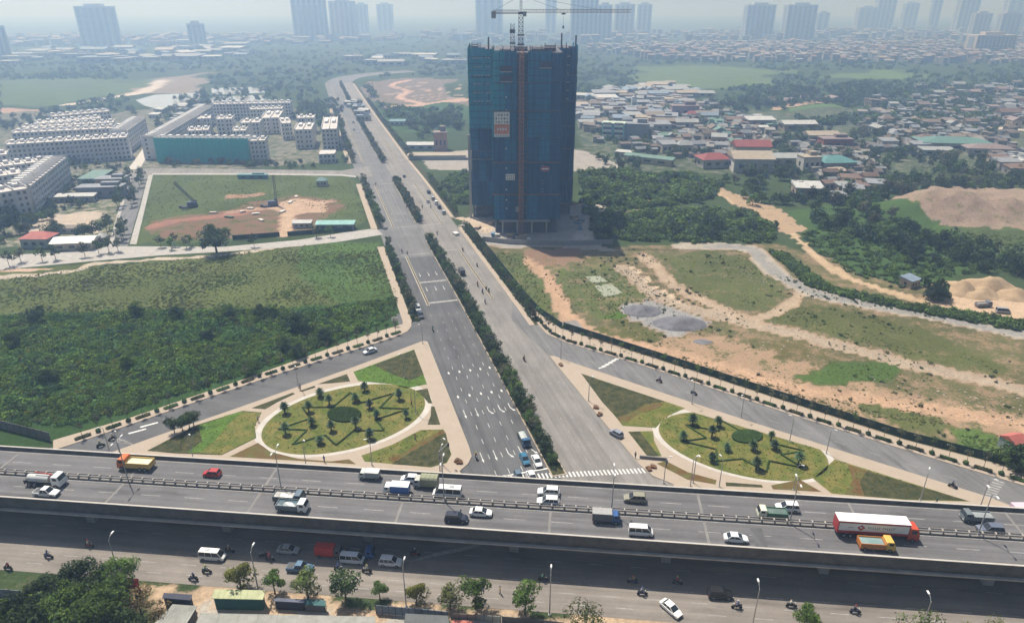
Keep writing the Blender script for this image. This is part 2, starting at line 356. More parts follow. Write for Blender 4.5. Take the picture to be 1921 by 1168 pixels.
# right waste ground
TAN = (0.305, 0.21, 0.14)
zone([(880, 440), (1100, 462), (1460, 458), (1921, 640), (1921, 920), (1700, 830), (1400, 735), (1050, 622), (960, 560)], so_=TAN, ve=(0.10, 0.10, 0.045), m=0.60)
zone([(1100, 610), (1400, 640), (1700, 740), (1921, 770), (1921, 840), (1620, 790), (1300, 690)], so_=(0.345, 0.235, 0.157), m=0.42)
for p, v, m in (([(1240, 480), (1330, 470), (1410, 485), (1475, 555), (1440, 592), (1330, 562), (1260, 520)], (0.085, 0.098, 0.036), 0.74),
                ([(1440, 598), (1520, 572), (1640, 592), (1800, 645), (1890, 690), (1870, 708), (1720, 668), (1560, 630)], (0.085, 0.095, 0.034), 0.76),
                ([(1498, 708), (1560, 678), (1680, 680), (1700, 700), (1640, 718), (1540, 722)], (0.07, 0.115, 0.03), 0.95),
                ([(1100, 545), (1140, 556), (1195, 580), (1170, 602), (1130, 600)], (0.07, 0.13, 0.022), 1.0),
                ([(1105, 620), (1180, 600), (1250, 622), (1240, 640), (1180, 640)], (0.095, 0.10, 0.035), 0.7),
                ([(1560, 745), (1640, 750), (1760, 778), (1792, 800), (1740, 812), (1640, 782)], (0.09, 0.10, 0.036), 0.8),
                ([(1785, 812), (1860, 815), (1921, 830), (1921, 890), (1820, 850)], (0.08, 0.125, 0.035), 0.88),
                ([(920, 470), (985, 475), (1010, 520), (1050, 600), (1040, 618), (985, 560)], (0.085, 0.105, 0.036), 0.74),
                ([(1050, 505), (1180, 495), (1230, 560), (1120, 600), (1060, 560)], (0.09, 0.11, 0.038), 0.66),
                ([(1430, 640), (1530, 645), (1560, 668), (1450, 672)], (0.11, 0.10, 0.04), 0.64)):
    zone(p, ve=v, m=m)
zone([(985, 470), (1080, 468), (1100, 490), (1000, 500)], so_=(0.22, 0.14, 0.10), m=0.35)
zone([(1165, 575), (1215, 562), (1300, 590), (1335, 612), (1260, 630), (1190, 606)], so_=(0.25, 0.245, 0.24), m=0.05)
track([(990, 488), (1030, 520), (1052, 572), (1110, 626), (1230, 656), (1400, 702), (1560, 742), (1720, 762), (1921, 795)], 5.5, so_=(0.40, 0.265, 0.175), m=0.0)
track([(1165, 500), (1240, 556), (1350, 594), (1480, 622), (1600, 655), (1750, 694), (1921, 738)], 6.5, so_=(0.33, 0.265, 0.20), m=0.0)
track([(1210, 480), (1260, 530), (1330, 570), (1420, 604)], 5, so_=(0.35, 0.27, 0.195), m=0.1)
track([(1185, 500), (1240, 542), (1280, 568)], 1.2, so_=(0.52, 0.42, 0.31), m=0.0)
track([(1505, 548), (1480, 575), (1420, 600)], 4, so_=(0.36, 0.28, 0.20), m=0.0)
track([(1280, 462), (1405, 466), (1440, 500), (1520, 546), (1640, 572), (1780, 600), (1921, 632)], 9, so_=(0.34, 0.30, 0.25), m=0.1)
track([(1330, 464), (1405, 466), (1440, 500), (1520, 546), (1640, 572), (1780, 600), (1921, 632)], 6, so_=(0.25, 0.24, 0.225), m=0.0)
track([(1345, 352), (1375, 380), (1440, 402), (1490, 440), (1530, 480), (1590, 520), (1690, 552), (1760, 570), (1921, 592)], 4.0, so_=(0.42, 0.31, 0.20), m=0.0)
zone([(1340, 350), (1400, 370), (1480, 398), (1520, 430), (1480, 440), (1400, 400)], so_=(0.36, 0.26, 0.175), m=0.3)
track([(1205, 340), (1228, 385)], 6, so_=(0.42, 0.35, 0.20), m=0.2)
zone([(1150, 400), (1200, 392), (1190, 412), (1155, 420)], so_=(0.42, 0.29, 0.22), m=0.05)
zone([(1740, 520), (1921, 505), (1921, 600), (1800, 590), (1740, 560)], so_=(0.45, 0.33, 0.23), m=0.2)
zone([(1660, 380), (1760, 345), (1921, 360), (1921, 440), (1780, 440)], so_=(0.27, 0.20, 0.16), ve=(0.10, 0.11, 0.045), m=0.34)
zone([(1700, 310), (1921, 300), (1921, 345), (1700, 350)], ve=(0.065, 0.085, 0.035), m=0.85)
zone([(1750, 425), (1921, 440), (1921, 500), (1840, 470)], ve=(0.065, 0.09, 0.035), m=0.85)
zone([(1480, 395), (1640, 375), (1800, 440), (1880, 500), (1700, 540), (1560, 490)], so_=(0.34, 0.27, 0.19), ve=(0.05, 0.09, 0.028), m=0.86)
# tower yard and the pale lot behind it
zone([(778, 288), (875, 280), (1080, 282), (1200, 300), (1190, 318), (1080, 320), (880, 322), (800, 318)], so_=(0.30, 0.275, 0.25), m=0.05)
zone([(860, 420), (890, 400), (1080, 385), (1128, 380), (1115, 450), (1150, 468), (905, 462)], so_=(0.30, 0.28, 0.26), m=0.05)
zone([(845, 400), (905, 412), (930, 440), (900, 440)], so_=(0.46, 0.37, 0.28), m=0.02)
track([(1090, 452), (1122, 385)], 8, so_=(0.42, 0.38, 0.34), m=0.0)
zone([(1080, 195), (1660, 205), (1921, 240), (1921, 300), (1500, 330), (1180, 320), (1080, 282)], so_=(0.26, 0.23, 0.21), ve=(0.045, 0.07, 0.03), m=0.62)
track([(1880, 205), (1845, 222), (1870, 240), (1921, 262)], 14, so_=(0.50, 0.42, 0.36), m=0.0)
# front yards and the dusty verge of the lower road
zone([(-400, 1075), (0, 1083), (290, 1092), (520, 1106), (720, 1124), (1050, 1148), (1400, 1176), (2300, 1240), (2300, 1700), (-400, 1700)], so_=(0.42, 0.31, 0.21), ve=(0.06, 0.075, 0.03), m=0.18)
zone([(-400, 1110), (60, 1105), (280, 1120), (300, 1175), (260, 1400), (-400, 1400)], so_=(0.22, 0.17, 0.11), m=0.6)
zone([(360, 1142), (860, 1160), (1050, 1168), (1050, 1300), (300, 1300)], so_=(0.36, 0.34, 0.30), m=0.03)
# relief: rubble mound, banks, soft unevenness away from the roads
mc = G(1850, 402); e = np.exp(-(((X-mc.x)/62)**2+((Y-mc.y)/17)**2)**1.5); ZP += 7.5*e*(0.8+0.4*vnoise(X, Y, 7, 9))
mc = G(1735, 392); e = np.exp(-(((X-mc.x)/20)**2+((Y-mc.y)/14)**2)); ZP += 4.5*e
mm_ = inpoly(JX, JY, GP([(1680, 385), (1760, 350), (1960, 362), (1960, 440), (1780, 438)])); ZP += np.where(mm_, 1.6*vnoise(X, Y, 4.5, 40)+.8*vnoise(X, Y, 2.2, 41), 0)
wild = inpoly(X, Y, GP([(1000, 500), (1200, 470), (1921, 620), (1921, 840), (1300, 690)])) & (msk > 0.2)
ZP += np.where(wild, 0.7*vnoise(X, Y, 8, 21)*vnoise(X, Y, 25, 22), 0)
for u0, v0, r0 in ((1120, 525, 9), (1142, 545, 11), (1205, 583, 12), (1275, 607, 14)):
    q0 = G(u0, v0); k0 = np.hypot(X-q0.x, Y-q0.y) < r0; ZP[k0] = -.08
nv, nh = X.shape
vs = np.stack([X, Y, ZP], -1).reshape(-1, 3)
ii = np.arange(nv*nh).reshape(nv, nh)
q = np.stack([ii[:-1, :-1], ii[:-1, 1:], ii[1:, 1:], ii[1:, :-1]], -1).reshape(-1, 4)
gm = bpy.data.meshes.new('ground'); gm.vertices.add(len(vs)); gm.vertices.foreach_set('co', vs.ravel())
gm.loops.add(q.size); gm.loops.foreach_set('vertex_index', q.ravel()); gm.polygons.add(len(q))
gm.polygons.foreach_set('loop_start', np.arange(0, q.size, 4)); gm.polygons.foreach_set('loop_total', np.full(len(q), 4)); gm.update(calc_edges=True)
for nm, arr in (('soil', soil), ('veg', veg)):
    a = gm.attributes.new(nm, 'FLOAT_COLOR', 'POINT'); a.data.foreach_set('color', np.concatenate([arr.reshape(-1, 3), np.ones((len(vs), 1))], 1).ravel())
a = gm.attributes.new('green', 'FLOAT', 'POINT'); a.data.foreach_set('value', msk.ravel())
m, n, l, out = nt_new('earth')
p = n.new('ShaderNodeBsdfPrincipled'); p.inputs['Roughness'].default_value = 0.95; p.inputs['Specular IOR Level'].default_value = 0.05
geo = n.new('ShaderNodeNewGeometry')
def noise(sc, det=6, rg=0.65):
    z = n.new('ShaderNodeTexNoise'); z.inputs['Scale'].default_value = sc; z.inputs['Detail'].default_value = det; z.inputs['Roughness'].default_value = rg
    l.new(geo.outputs['Position'], z.inputs['Vector']); return z.outputs['Fac']
def mrange(src, a, b, c, d):
    z = n.new('ShaderNodeMapRange'); z.inputs[1].default_value = a; z.inputs[2].default_value = b; z.inputs[3].default_value = c; z.inputs[4].default_value = d
    l.new(src, z.inputs[0]); return z.outputs[0]
def math2(op, a, b):
    z = n.new('ShaderNodeMath'); z.operation = op
    for i, q_ in enumerate((a, b)):
        if isinstance(q_, (int, float)): z.inputs[i].default_value = q_
        else: l.new(q_, z.inputs[i])
    return z.outputs[0]
def attr(nm):
    z = n.new('ShaderNodeAttribute'); z.attribute_name = nm; return z
nA, nB, nC = noise(0.16, 9, 0.7), noise(1.1, 6, 0.7), noise(0.03, 5)
mixed = math2('ADD', math2('MULTIPLY', math2('SUBTRACT', nA, 0.5), 1.5), math2('MULTIPLY', math2('SUBTRACT', nB, 0.5), 1.3))
fac = mrange(math2('ADD', attr('green').outputs['Fac'], mixed), 0.40, 0.62, 0, 1)
def scaled(col, f):
    z = n.new('ShaderNodeVectorMath'); z.operation = 'SCALE'; l.new(col, z.inputs[0]); l.new(f, z.inputs['Scale']); return z.outputs[0]
vs1 = math2('MULTIPLY', mrange(nB, 0.3, 0.7, 0.62, 1.38), mrange(nC, 0.3, 0.7, 0.78, 1.22))
ss1 = math2('MULTIPLY', mrange(nB, 0.3, 0.7, 0.72, 1.28), mrange(nA, 0.3, 0.7, 0.78, 1.22))
mx = n.new('ShaderNodeMix'); mx.data_type = 'RGBA'; l.new(fac, mx.inputs[0])
l.new(scaled(attr('soil').outputs['Color'], ss1), mx.inputs[6]); l.new(scaled(attr('veg').outputs['Color'], vs1), mx.inputs[7])
l.new(mx.outputs[2], p.inputs['Base Color'])
bp = n.new('ShaderNodeBump'); bp.inputs['Strength'].default_value = 0.6; bp.inputs['Distance'].default_value = 0.5
l.new(nB, bp.inputs['Height']); l.new(bp.outputs[0], p.inputs['Normal']); l.new(p.outputs[0], out.inputs[0])
gm.materials.append(m); gm.polygons.foreach_set('use_smooth', [True]*len(gm.polygons))
ground = obj('ground', gm, label='wide plain of fields, bare earth and scrub reaching the hazy horizon', cat='ground', kind='structure')

# ---------------------------------------------------------------- avenue in its own frame: s along it, o to its right
A0 = G(1030, 885); AD = Vector((-0.26850819, 0.9632774, 0)); AN = Vector((AD.y, -AD.x, 0))
def acl(s): return float(np.interp(s, [-60, 100, 160, 300, 360, 600, 915, 1000], [0, 0, -.8, -2.2, -4, -6.8, -8, -4]))
def A(s, o, z=0.0):
    q_ = A0+AD*s+AN*(o+acl(s)); return (q_.x, q_.y, z)
AANG = math.atan2(AD.y, AD.x)
def astrip(mb, s0, s1, o0, o1, z, m=0, step=30.0):
    k = max(1, int(abs(s1-s0)/step)); ss = [s0+(s1-s0)*i/k for i in range(k+1)]
    for a, b in zip(ss[:-1], ss[1:]): mb.poly([A(a, o0, z), A(a, o1, z), A(b, o1, z), A(b, o0, z)], m)
def aslab(mb, s0, s1, o0, o1, z0, z1, m=0, step=30.0):
    k = max(1, int(abs(s1-s0)/step)); ss = [s0+(s1-s0)*i/k for i in range(k+1)]
    mb.prism([A(q_, o0)[:2] for q_ in ss]+[A(q_, o1)[:2] for q_ in ss[::-1]], z0, z1, m)
# curving end of the avenue
av = MB(); astrip(av, -14, 915, -19.0, 2.0, 0.02, 0)
astrip(av, 158, 915, -19.0, 2.0, 0.024, 1)
astrip(av, -14, 915, 2.0, 19.0, 0.02, 2); astrip(av, -14, 78, 19.0, 36.0, 0.016, 2); astrip(av, -14, 100, -24.0, -19.0, 0.016, 0)
E1 = [A(915, -1)[:2], (A(990, -1)[0]+14, A(990, -1)[1]), (A(1060, -1)[0]+60, A(1060, -1)[1]), (A(1090, -1)[0]+120, A(1090, -1)[1]+20)]
ribbon(av, smoothpath(E1, 5), 18, -19, 0.021, 1)
avenue = struct('avenue', av, ['asphalt_dark', 'asphalt_grey', 'asphalt_pale'], 'wide straight dual carriageway running from the flyover past the blue tower')

# ---------------------------------------------------------------- flyover frame: t along it, w away from the camera
FA = math.atan2(92.5-111.4, 91.5+104.5); FO = Vector((0, 101.33, 0)); FT = Vector((math.cos(FA), math.sin(FA), 0)); FW = Vector((-FT.y, FT.x, 0))
def F(t, w, z=0.0):
    q_ = FO+FT*t+FW*w; return (q_.x, q_.y, z)
def FI(u, v, z):
    q_ = G(u, v, z)-FO; return q_.x*FT.x+q_.y*FT.y, q_.x*FW.x+q_.y*FW.y
DECK = 8.0
lr = MB(); lr.poly([F(-420, -10.3, 0.012), F(420, -10.3, 0.012), F(420, 21.5, 0.012), F(-420, 21.5, 0.012)])
lower_road = struct('lower_road', lr, ['asphalt_lower'], 'pale frontage road passing in front of and under the flyover')

# slip roads
SLIP_L_UP = GP([(772, 612), (745, 627), (690, 645), (500, 704), (330, 762), (200, 806), (100, 838), (-60, 890)])
SLIP_L_LO = GP([(800, 640), (660, 690), (450, 765), (225, 845), (100, 890)])
sp = MB(); sp.poly([(*q_, 0.03) for q_ in SLIP_L_UP+GP([(100, 892), (225, 846), (450, 766), (660, 691), (805, 642), (820, 600)])[0:6]])
slip_left = struct('slip_road_left', sp, ['asphalt_slip'], 'dark slip road curving off the avenue past the scrub field')
SLIP_R_UP = GP([(960, 566), (990, 594), (1019, 622), (1060, 638), (1200, 680), (1500, 778), (1790, 866), (1921, 905), (2100, 962)])
SLIP_R_LO = GP([(2100, 1015), (1921, 957), (1850, 933), (1560, 842), (1330, 768), (1072, 682), (1030, 666), (1000, 640), (960, 600)])
sp = MB(); sp.poly([(*q_, 0.03) for q_ in SLIP_R_UP+SLIP_R_LO])
slip_right = struct('slip_road_right', sp, ['asphalt_grey'], 'grey slip road running along the dark green fence')

# local roads by the terraces
sp = MB()
sp.poly([(*q_, 0.03) for q_ in GP([(-60, 482), (100, 474), (210, 462), (250, 462), (420, 463), (560, 450), (640, 437), (706, 428), (718, 440), (640, 453), (560, 462), (420, 472), (300, 479), (170, 490), (-60, 512)])])
road_cross = struct('cross_road', sp, ['concrete'], 'pale concrete road between the building plot and the wide field')
sp = MB(); sp.poly([(*q_, 0.034) for q_ in GP([(247, 330), (277, 330), (262, 385), (240, 462), (212, 462), (228, 395)])])
sp.poly([(*q_, 0.038) for q_ in GP([(278, 328), (287, 328), (256, 458), (243, 458), (264, 385)])], 1)
sp.poly([(*q_, 0.038) for q_ in GP([(240, 332), (247, 332), (228, 395), (211, 462), (203, 462)])], 1)
struct('side_street', sp, ['asphalt_grey', 'concrete'], 'narrow side street between young trees beside the building plot')
sp = MB(); sp.poly([(*q_, 0.032) for q_ in GP([(-20, 345), (120, 333), (240, 320), (285, 315), (480, 318), (640, 320), (690, 312), (700, 332), (640, 328), (480, 326), (290, 326), (240, 332), (120, 345), (-20, 362)])])
sp.poly([(*q_, 0.036) for q_ in GP([(285, 325), (480, 325), (640, 327), (668, 330), (668, 333), (640, 330), (480, 328), (285, 328)])], 1)
struct('terrace_road', sp, ['asphalt_pale', 'concrete'], 'pale road in front of the green netted terrace block')
sp = MB(); sp.poly([(*q_, 0.03) for q_ in GP([(240, 318), (262, 318), (290, 268), (280, 262)])])
struct('terrace_lane', sp, ['concrete_light'], 'short pale lane between the two terrace estates')

# pavements, medians and islands with kerbs
md = MB(); segs = [(-2, 178), (209, 300), (358, 900)]
for a, b in segs: aslab(md, a, b, 0.1, 3.7, 0, 0.16, 0); aslab(md, a+0.4, b-0.4, 0.4, 3.4, 0.16, 0.19, 1)
struct('central_median', md, ['paving', 'lawn_dark'], 'kerbed planted median down the middle of the avenue')
md = MB()
for a, b in ((104, 160), (205, 292), (360, 880)): aslab(md, a, b, -12.1, -11.1, 0, 0.2, 0); aslab(md, a+.3, b-.3, -11.85, -11.3, 0.2, 0.3, 1)
struct('divider_strip_left', md, ['concrete_light', 'lawn_brown'], 'thin kerbed divider with brown planting left of the main lanes')
md = MB()
for a, b in ((104, 160), (203, 234), (244, 292), (360, 850)): aslab(md, a, b, 12.0, 12.9, 0, 0.2, 0); aslab(md, a+.3, b-.3, 12.2, 12.7, 0.2, 0.3, 1)
struct('divider_strip_right', md, ['concrete_light', 'lawn_brown'], 'thin kerbed divider with brown planting right of the main lanes')
pv = MB()
for a, b in ((92, 176), (204, 300), (362, 700)): aslab(pv, a, b, -22.4, -19.4, 0, 0.14, 0); aslab(pv, a, b, -19.4, -16.6, 0, 0.145, 1)
struct('pavement_left', pv, ['paving', 'lawn_dark'], 'long pale pavement along the left edge of the avenue')
pv = MB()
for a, b in ((78, 196), (214, 900)): aslab(pv, a, b, 19.0, 20.8, 0, 0.14, 0); aslab(pv, a, b, 20.8, 24.5, 0, 0.1, 1)
struct('pavement_right', pv, ['paving', 'lawn_dark'], 'pale pavement and planted verge along the right edge of the avenue')
SW_L = GP([(771, 600), (772, 612), (764, 622), (745, 631), (690, 649), (500, 709), (330, 767), (200, 812), (100, 845)])
SW_L2 = GP([(100, 826), (250, 782), (450, 714), (690, 628), (756, 608), (752, 580)])
pv = MB(); pv.prism(SW_L+SW_L2, 0, 0.15)
struct('slip_pavement_left', pv, ['paving'], 'pale pavement with planting beds beside the scrub field')
SW_R = GP([(975, 572), (1000, 598), (1026, 627), (1062, 643), (1200, 684), (1500, 783), (1790, 872), (1921, 911), (2100, 968)])
SW_R2 = GP([(2100, 940), (1900, 878), (1700, 826), (1500, 762), (1250, 680), (1050, 616), (1012, 590), (985, 560)])
pv = MB(); pv.prism(SW_R+SW_R2, 0, 0.15)
struct('slip_pavement_right', pv, ['paving'], 'pale pavement with planting beds in front of the green fence')

# ---------------------------------------------------------------- the two ornamental gardens
ISL_L = GP([(793, 640), (802, 641), (880, 838), (885, 856), (878, 870), (862, 884)])+[F(-10, 21.0)[:2], F(-100, 21.0)[:2]]+GP([(200, 852), (300, 816), (450, 764), (660, 690)])
il = MB(); il.prism(ISL_L, 0, 0.15); isl_l = struct('garden_paving_left', il, ['paving'], 'pale triangular plaza around the oval garden beside the scrub field')
ISL_R = GP([(1031, 668), (1040, 668), (1072, 680), (1330, 766), (1560, 840), (1850, 931), (1900, 950)])+[F(100, 21.0)[:2], F(37, 21.0)[:2]]+GP([(1262, 908), (1225, 893), (1200, 872), (1180, 848), (1110, 765)])
il = MB(); il.prism(ISL_R, 0, 0.15); isl_r = struct('garden_paving_right', il, ['paving'], 'pale triangular plaza around the oval garden beside the green fence')
def lawn(nm, pts, m, par, z=0.152, h=0.03, px=True):
    w = GP(pts) if px else pts; b = MB(); b.prism(w, z, z+h); return obj(nm, b.mesh(nm, [m], False), par)
EL = lambda t, k=1.0: (644+k*(147*math.cos(t)+44*math.sin(t)), 787+k*(-12*math.cos(t)-65*math.sin(t)))
ER = lambda t, k=1.0: (1395+k*(154*math.cos(t)-40*math.sin(t)), 838+k*(18*math.cos(t)-62*math.sin(t)))
def clip(pts, a, b):
    """keep what lies below the pixel line a-b"""
    f = lambda p_: (b[0]-a[0])*(p_[1]-a[1])-(b[1]-a[1])*(p_[0]-a[0]); o_ = []
    for i in range(len(pts)):
        p0, p1 = pts[i], pts[(i+1) % len(pts)]; f0, f1 = f(p0), f(p1)
        if f0 >= 0: o_.append(p0)
        if (f0 >= 0) != (f1 >= 0): t = f0/(f0-f1); o_.append((p0[0]+(p1[0]-p0[0])*t, p0[1]+(p1[1]-p0[1])*t))
    return o_
T64 = [2*math.pi*i/64 for i in range(64)]
ovl_l = lawn('oval_lawn', [EL(t) for t in T64], 'lawn', isl_l)
CL0, CL1 = (1290, 771), (1560, 850)
ovl_r = lawn('oval_lawn', clip([ER(t) for t in T64], CL0, CL1), 'lawn', isl_r)
# ring paths: smooth pale bands just above the paving
def ring(E, par, k0, k1, cl=None):
    b = MB()
    for i in range(64):
        p4 = [E(T64[i], k0), E(T64[(i+1) % 64], k0), E(T64[(i+1) % 64], k1), E(T64[i], k1)]
        if cl: p4 = clip(p4, *cl)
        if len(p4) > 2: b.poly([(*q_, 0.158) for q_ in GP(p4)])
    return obj('ring_path', b.mesh('ring_path', ['concrete_light']), par)
ring(EL, isl_l, 1.005, 1.085); ring(ER, isl_r, 1.005, 1.08, (CL0, CL1))
lawn('lawn_bed', [(663, 698), (777, 656), (801, 721), (763, 729), (735, 721), (692, 717), (672, 715)], 'lawn_green', isl_l)
lawn('lawn_bed', [(702, 685), (777, 657), (795, 703), (770, 714), (745, 706), (724, 697)], 'lawn_dark', isl_l, z=0.184)
lawn('lawn_bed', [(779, 733), (802, 729), (811, 757), (804, 757), (790, 740)], 'lawn_dark', isl_l)
lawn('lawn_bed', [(809, 763), (815, 763), (826, 797), (802, 797), (808, 780)], 'lawn_dark', isl_l)
lawn('lawn_bed', [(789, 807), (831, 806), (847, 853), (838, 869), (808, 877), (684, 866), (678, 855), (735, 835)], 'lawn', isl_l)
lawn('lawn_bed', [(800, 833), (826, 817), (836, 812), (846, 853), (837, 868), (808, 876), (735, 871), (760, 856)], 'lawn_dark', isl_l, z=0.184)
lawn('lawn_bed', [(728, 862), (760, 848), (800, 822), (832, 806), (835, 811), (800, 832), (760, 856), (738, 869)], 'lawn_brown', isl_l, z=0.186)
lawn('lawn_bed', [(276, 846), (368, 798), (455, 771), (491, 774), (478, 800), (481, 822), (416, 854), (330, 851)], 'lawn_dark', isl_l)
lawn('lawn_bed', [(420, 781), (455, 772), (490, 775), (478, 800), (480, 822), (416, 853), (372, 850), (400, 825)], 'lawn', isl_l, z=0.184)
lawn('lawn_bed', [(372, 799), (455, 772), (425, 800), (405, 826), (375, 850), (350, 850), (380, 828)], 'lawn_green', isl_l, z=0.187)
lawn('lawn_bed', [(431, 857), (484, 831), (508, 848), (560, 861), (620, 866), (655, 862), (668, 871)], 'lawn_brown', isl_l)
lawn('lawn_bed', [(472, 766), (549, 737), (554, 739), (520, 755), (498, 768)], 'lawn_dark', isl_l)
lawn('lawn_bed', [(596, 721), (651, 702), (657, 716), (625, 719)], 'lawn_dark', isl_l)
lawn('lawn_bed', [(561, 734), (590, 724), (592, 727), (568, 735)], 'lawn_dark', isl_l)
lawn('lawn_bed', [(1090, 701), (1285, 766), (1255, 780), (1238, 794), (1230, 803), (1168, 799)], 'lawn', isl_r)
lawn('lawn_bed', [(1091, 702), (1248, 754), (1210, 758), (1190, 775), (1158, 785), (1130, 755)], 'lawn_dark', isl_r, z=0.184)
lawn('lawn_bed', [(1158, 785), (1190, 772), (1212, 758), (1246, 757), (1235, 766), (1200, 776), (1168, 797)], 'lawn_brown', isl_r, z=0.186)
lawn('lawn_bed', [(1178, 810), (1225, 809), (1227, 827), (1241, 856), (1214, 856)], 'lawn', isl_r)
lawn('lawn_bed', [(1179, 811), (1200, 810), (1236, 856), (1215, 856)], 'lawn_dark', isl_r, z=0.184)
lawn('lawn_bed', [(1232, 870), (1249, 865), (1290, 886), (1344, 901), (1342, 909), (1290, 900)], 'lawn_brown', isl_r)
lawn('lawn_bed', [(1566, 862), (1819, 941), (1700, 938), (1560, 926), (1525, 898)], 'lawn', isl_r)
lawn('lawn_bed', [(1626, 884), (1815, 940), (1700, 937), (1620, 931), (1612, 905)], 'lawn_dark', isl_r, z=0.184)
lawn('lawn_bed', [(1590, 872), (1626, 884), (1612, 905), (1622, 931), (1585, 927), (1600, 900)], 'lawn_brown', isl_r, z=0.186)
lawn('lawn_bed', [(1446, 911), (1500, 900), (1541, 923), (1450, 918)], 'lawn_brown', isl_r)
lawn('lawn_bed', [(1361, 905), (1429, 910), (1431, 915), (1362, 912)], 'lawn_dark', isl_r)
# ---------------------------------------------------------------- flyover
fly = empty('flyover', F(0, 8.2), label='long grey concrete flyover crossing the whole picture above the lower road', cat='flyover')
LX = 420.0
def fl(pts, z): return [F(*q_, z) for q_ in pts]
inv = Vector(F(0, 8.2))
def fpart(name, mb, mats, up=None, smooth=False):
    mb.v = [(a-inv.x, b-inv.y, c) for a, b, c in mb.v]
    return obj(name, mb.mesh(name, mats, smooth), fly)
def fextr(mb, prof, t0=-LX, t1=LX, m=0, joints=None):
    """profile of (w, z) pairs swept along the flyover"""
    a = [F(t0, w, z) for w, z in prof]; b = [F(t1, w, z) for w, z in prof]; n_ = len(prof)
    mb.add(a+b, [(i, (i+1) % n_, n_+(i+1) % n_, n_+i) for i in range(n_)]+[tuple(range(n_))[::-1], tuple(range(n_, 2*n_))], m)
D = DECK
b = MB(); fextr(b, [(0.0, D-0.6), (2.6, D-0.75), (3.2, D-2.3), (13.2, D-2.3), (13.8, D-0.75), (16.4, D-0.6), (16.4, D-0.05), (0.0, D-0.05)]); fpart('deck', b, ['concrete'])
b = MB(); b.poly([F(-LX, 0.5, D), F(LX, 0.5, D), F(LX, 15.9, D), F(-LX, 15.9, D)]); fpart('road_surface', b, ['asphalt_deck'])
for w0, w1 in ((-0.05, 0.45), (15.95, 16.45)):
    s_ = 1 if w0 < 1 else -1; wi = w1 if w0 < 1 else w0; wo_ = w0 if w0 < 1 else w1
    b = MB(); pf = [(wo_, D-1.1), (wo_, D+0.80), (wo_+s_*0.28, D+0.80), (wi, D+0.3), (wi, D-0.02)]; fextr(b, pf if s_ > 0 else pf[::-1]); fpart('parapet', b, ['concrete_shade_stain'])
    b = MB(); pf = [(wo_-s_*.04, D+0.80), (wo_-s_*.04, D+0.90), (wo_+s_*0.33, D+0.90), (wo_+s_*.33, D+0.80)]; fextr(b, pf if s_ > 0 else pf[::-1]); fpart('coping', b, ['concrete_light'])  # pale cap: sunlit top edge of the parapet painted as lighter concrete
b = MB(); fextr(b, [(-0.55, D-2.35), (0.4, D-2.35), (0.4, D-2.05), (-0.55, D-2.05)]); fpart('service_ledge', b, ['concrete'])
b = MB(); fextr(b, [(0.1, D-2.05), (0.35, D-2.05), (0.35, D-0.7), (0.1, D-0.7)]); fpart('edge_beam', b, ['concrete_shade_stain'])
b = MB(); fextr(b, [(7.75, D), (8.65, D), (8.65, D+0.28), (7.75, D+0.28)]); fpart('median_kerb', b, ['concrete_dark'])
for w in (7.82, 8.5):
    b = MB(); fextr(b, [(w, D+0.72), (w+0.1, D+0.72), (w+0.1, D+0.96), (w, D+0.96)]); fpart('guard_rail', b, ['rail_rust'])
pm = MB().box(0, 0, 0.28, 0.16, 0.62, 0.75).mesh('rail_post', ['concrete_light'])
for i in range(-52, 53): obj('rail_post', pm, fly, tuple(Vector(F(i*2.4, 8.2, D))-Vector((inv.x, inv.y, 0))), FA)
# expansion joints and lane paint
jm = MB().box(0, 0, 0, 0.5, 15.2, 0.006).mesh('expansion_joint', ['concrete_dark'])
for t in range(-150, 151, 30): obj('expansion_joint', jm, fly, tuple(Vector(F(t+7, 8.2, D+0.004))-Vector((inv.x, inv.y, 0))), FA)
dm = MB().box(0, 0, 0, 4.2, 0.15, 0.006).mesh('lane_dash', ['marking_worn'])
for w in (4.35, 12.1):
    for k in range(-13, 14): obj('lane_dash', dm, fly, tuple(Vector(F(k*9.4+(3 if w > 8 else 0), w, D+0.004))-Vector((inv.x, inv.y, 0))), FA)
for w in (0.95, 7.35, 9.0, 15.5):
    b = MB(); fextr(b, [(w-0.08, D+0.004), (w+0.08, D+0.004), (w+0.08, D+0.008), (w-0.08, D+0.008)]); fpart('edge_line', b, ['marking_worn'])
b = MB(); b.box(0, 0, 0, 2.2, 6.0, 0.007); t, w = FI(1427, 1018, D)
obj('patched_asphalt', b.mesh('patched_asphalt', ['asphalt_dark']), fly, tuple(Vector(F(t, 3.4, D+0.005))-Vector((inv.x, inv.y, 0))), FA)
# piers: crosshead on two columns
pr = Proto(); cm = MB()
cm.prism([(-0.9, -0.7), (0.9, -0.7), (0.9, 0.7), (-0.9, 0.7)], 0, D-3.5); cmm = cm.mesh('pier_column', ['concrete'])
hm = MB().box(0, 0, D-3.5, 2.0, 11.0, 1.2).mesh('crosshead', ['concrete'])
for t in range(-210, 211, 30):
    base = Vector(F(t, 8.2, 0))-Vector((inv.x, inv.y, 0)); o_ = obj('pier', hm, fly, tuple(base), FA)
    for w in (-3.6, 3.6): obj('pier_column', cmm, o_, (0, w, 0))
# kerbed strip under the flyover
b = MB(); b.prism([F(-420, 5.2)[:2], F(-17, 5.2)[:2], F(-12, 8.2)[:2], F(-17, 11.4)[:2], F(-420, 11.4)[:2]], 0, 0.2); b.prism([F(38, 8.2)[:2], F(42, 5.2)[:2], F(420, 5.2)[:2], F(420, 11.4)[:2], F(42, 11.4)[:2]], 0, 0.2)
mat('packed_soil_shaded', (.10, .082, .065), .95, .3, .4); struct('underpass_island', b, ['packed_soil_shaded'], 'raised kerbed strip between the piers under the flyover')  # soil tone darkened so its colour deepens the shade under the flyover
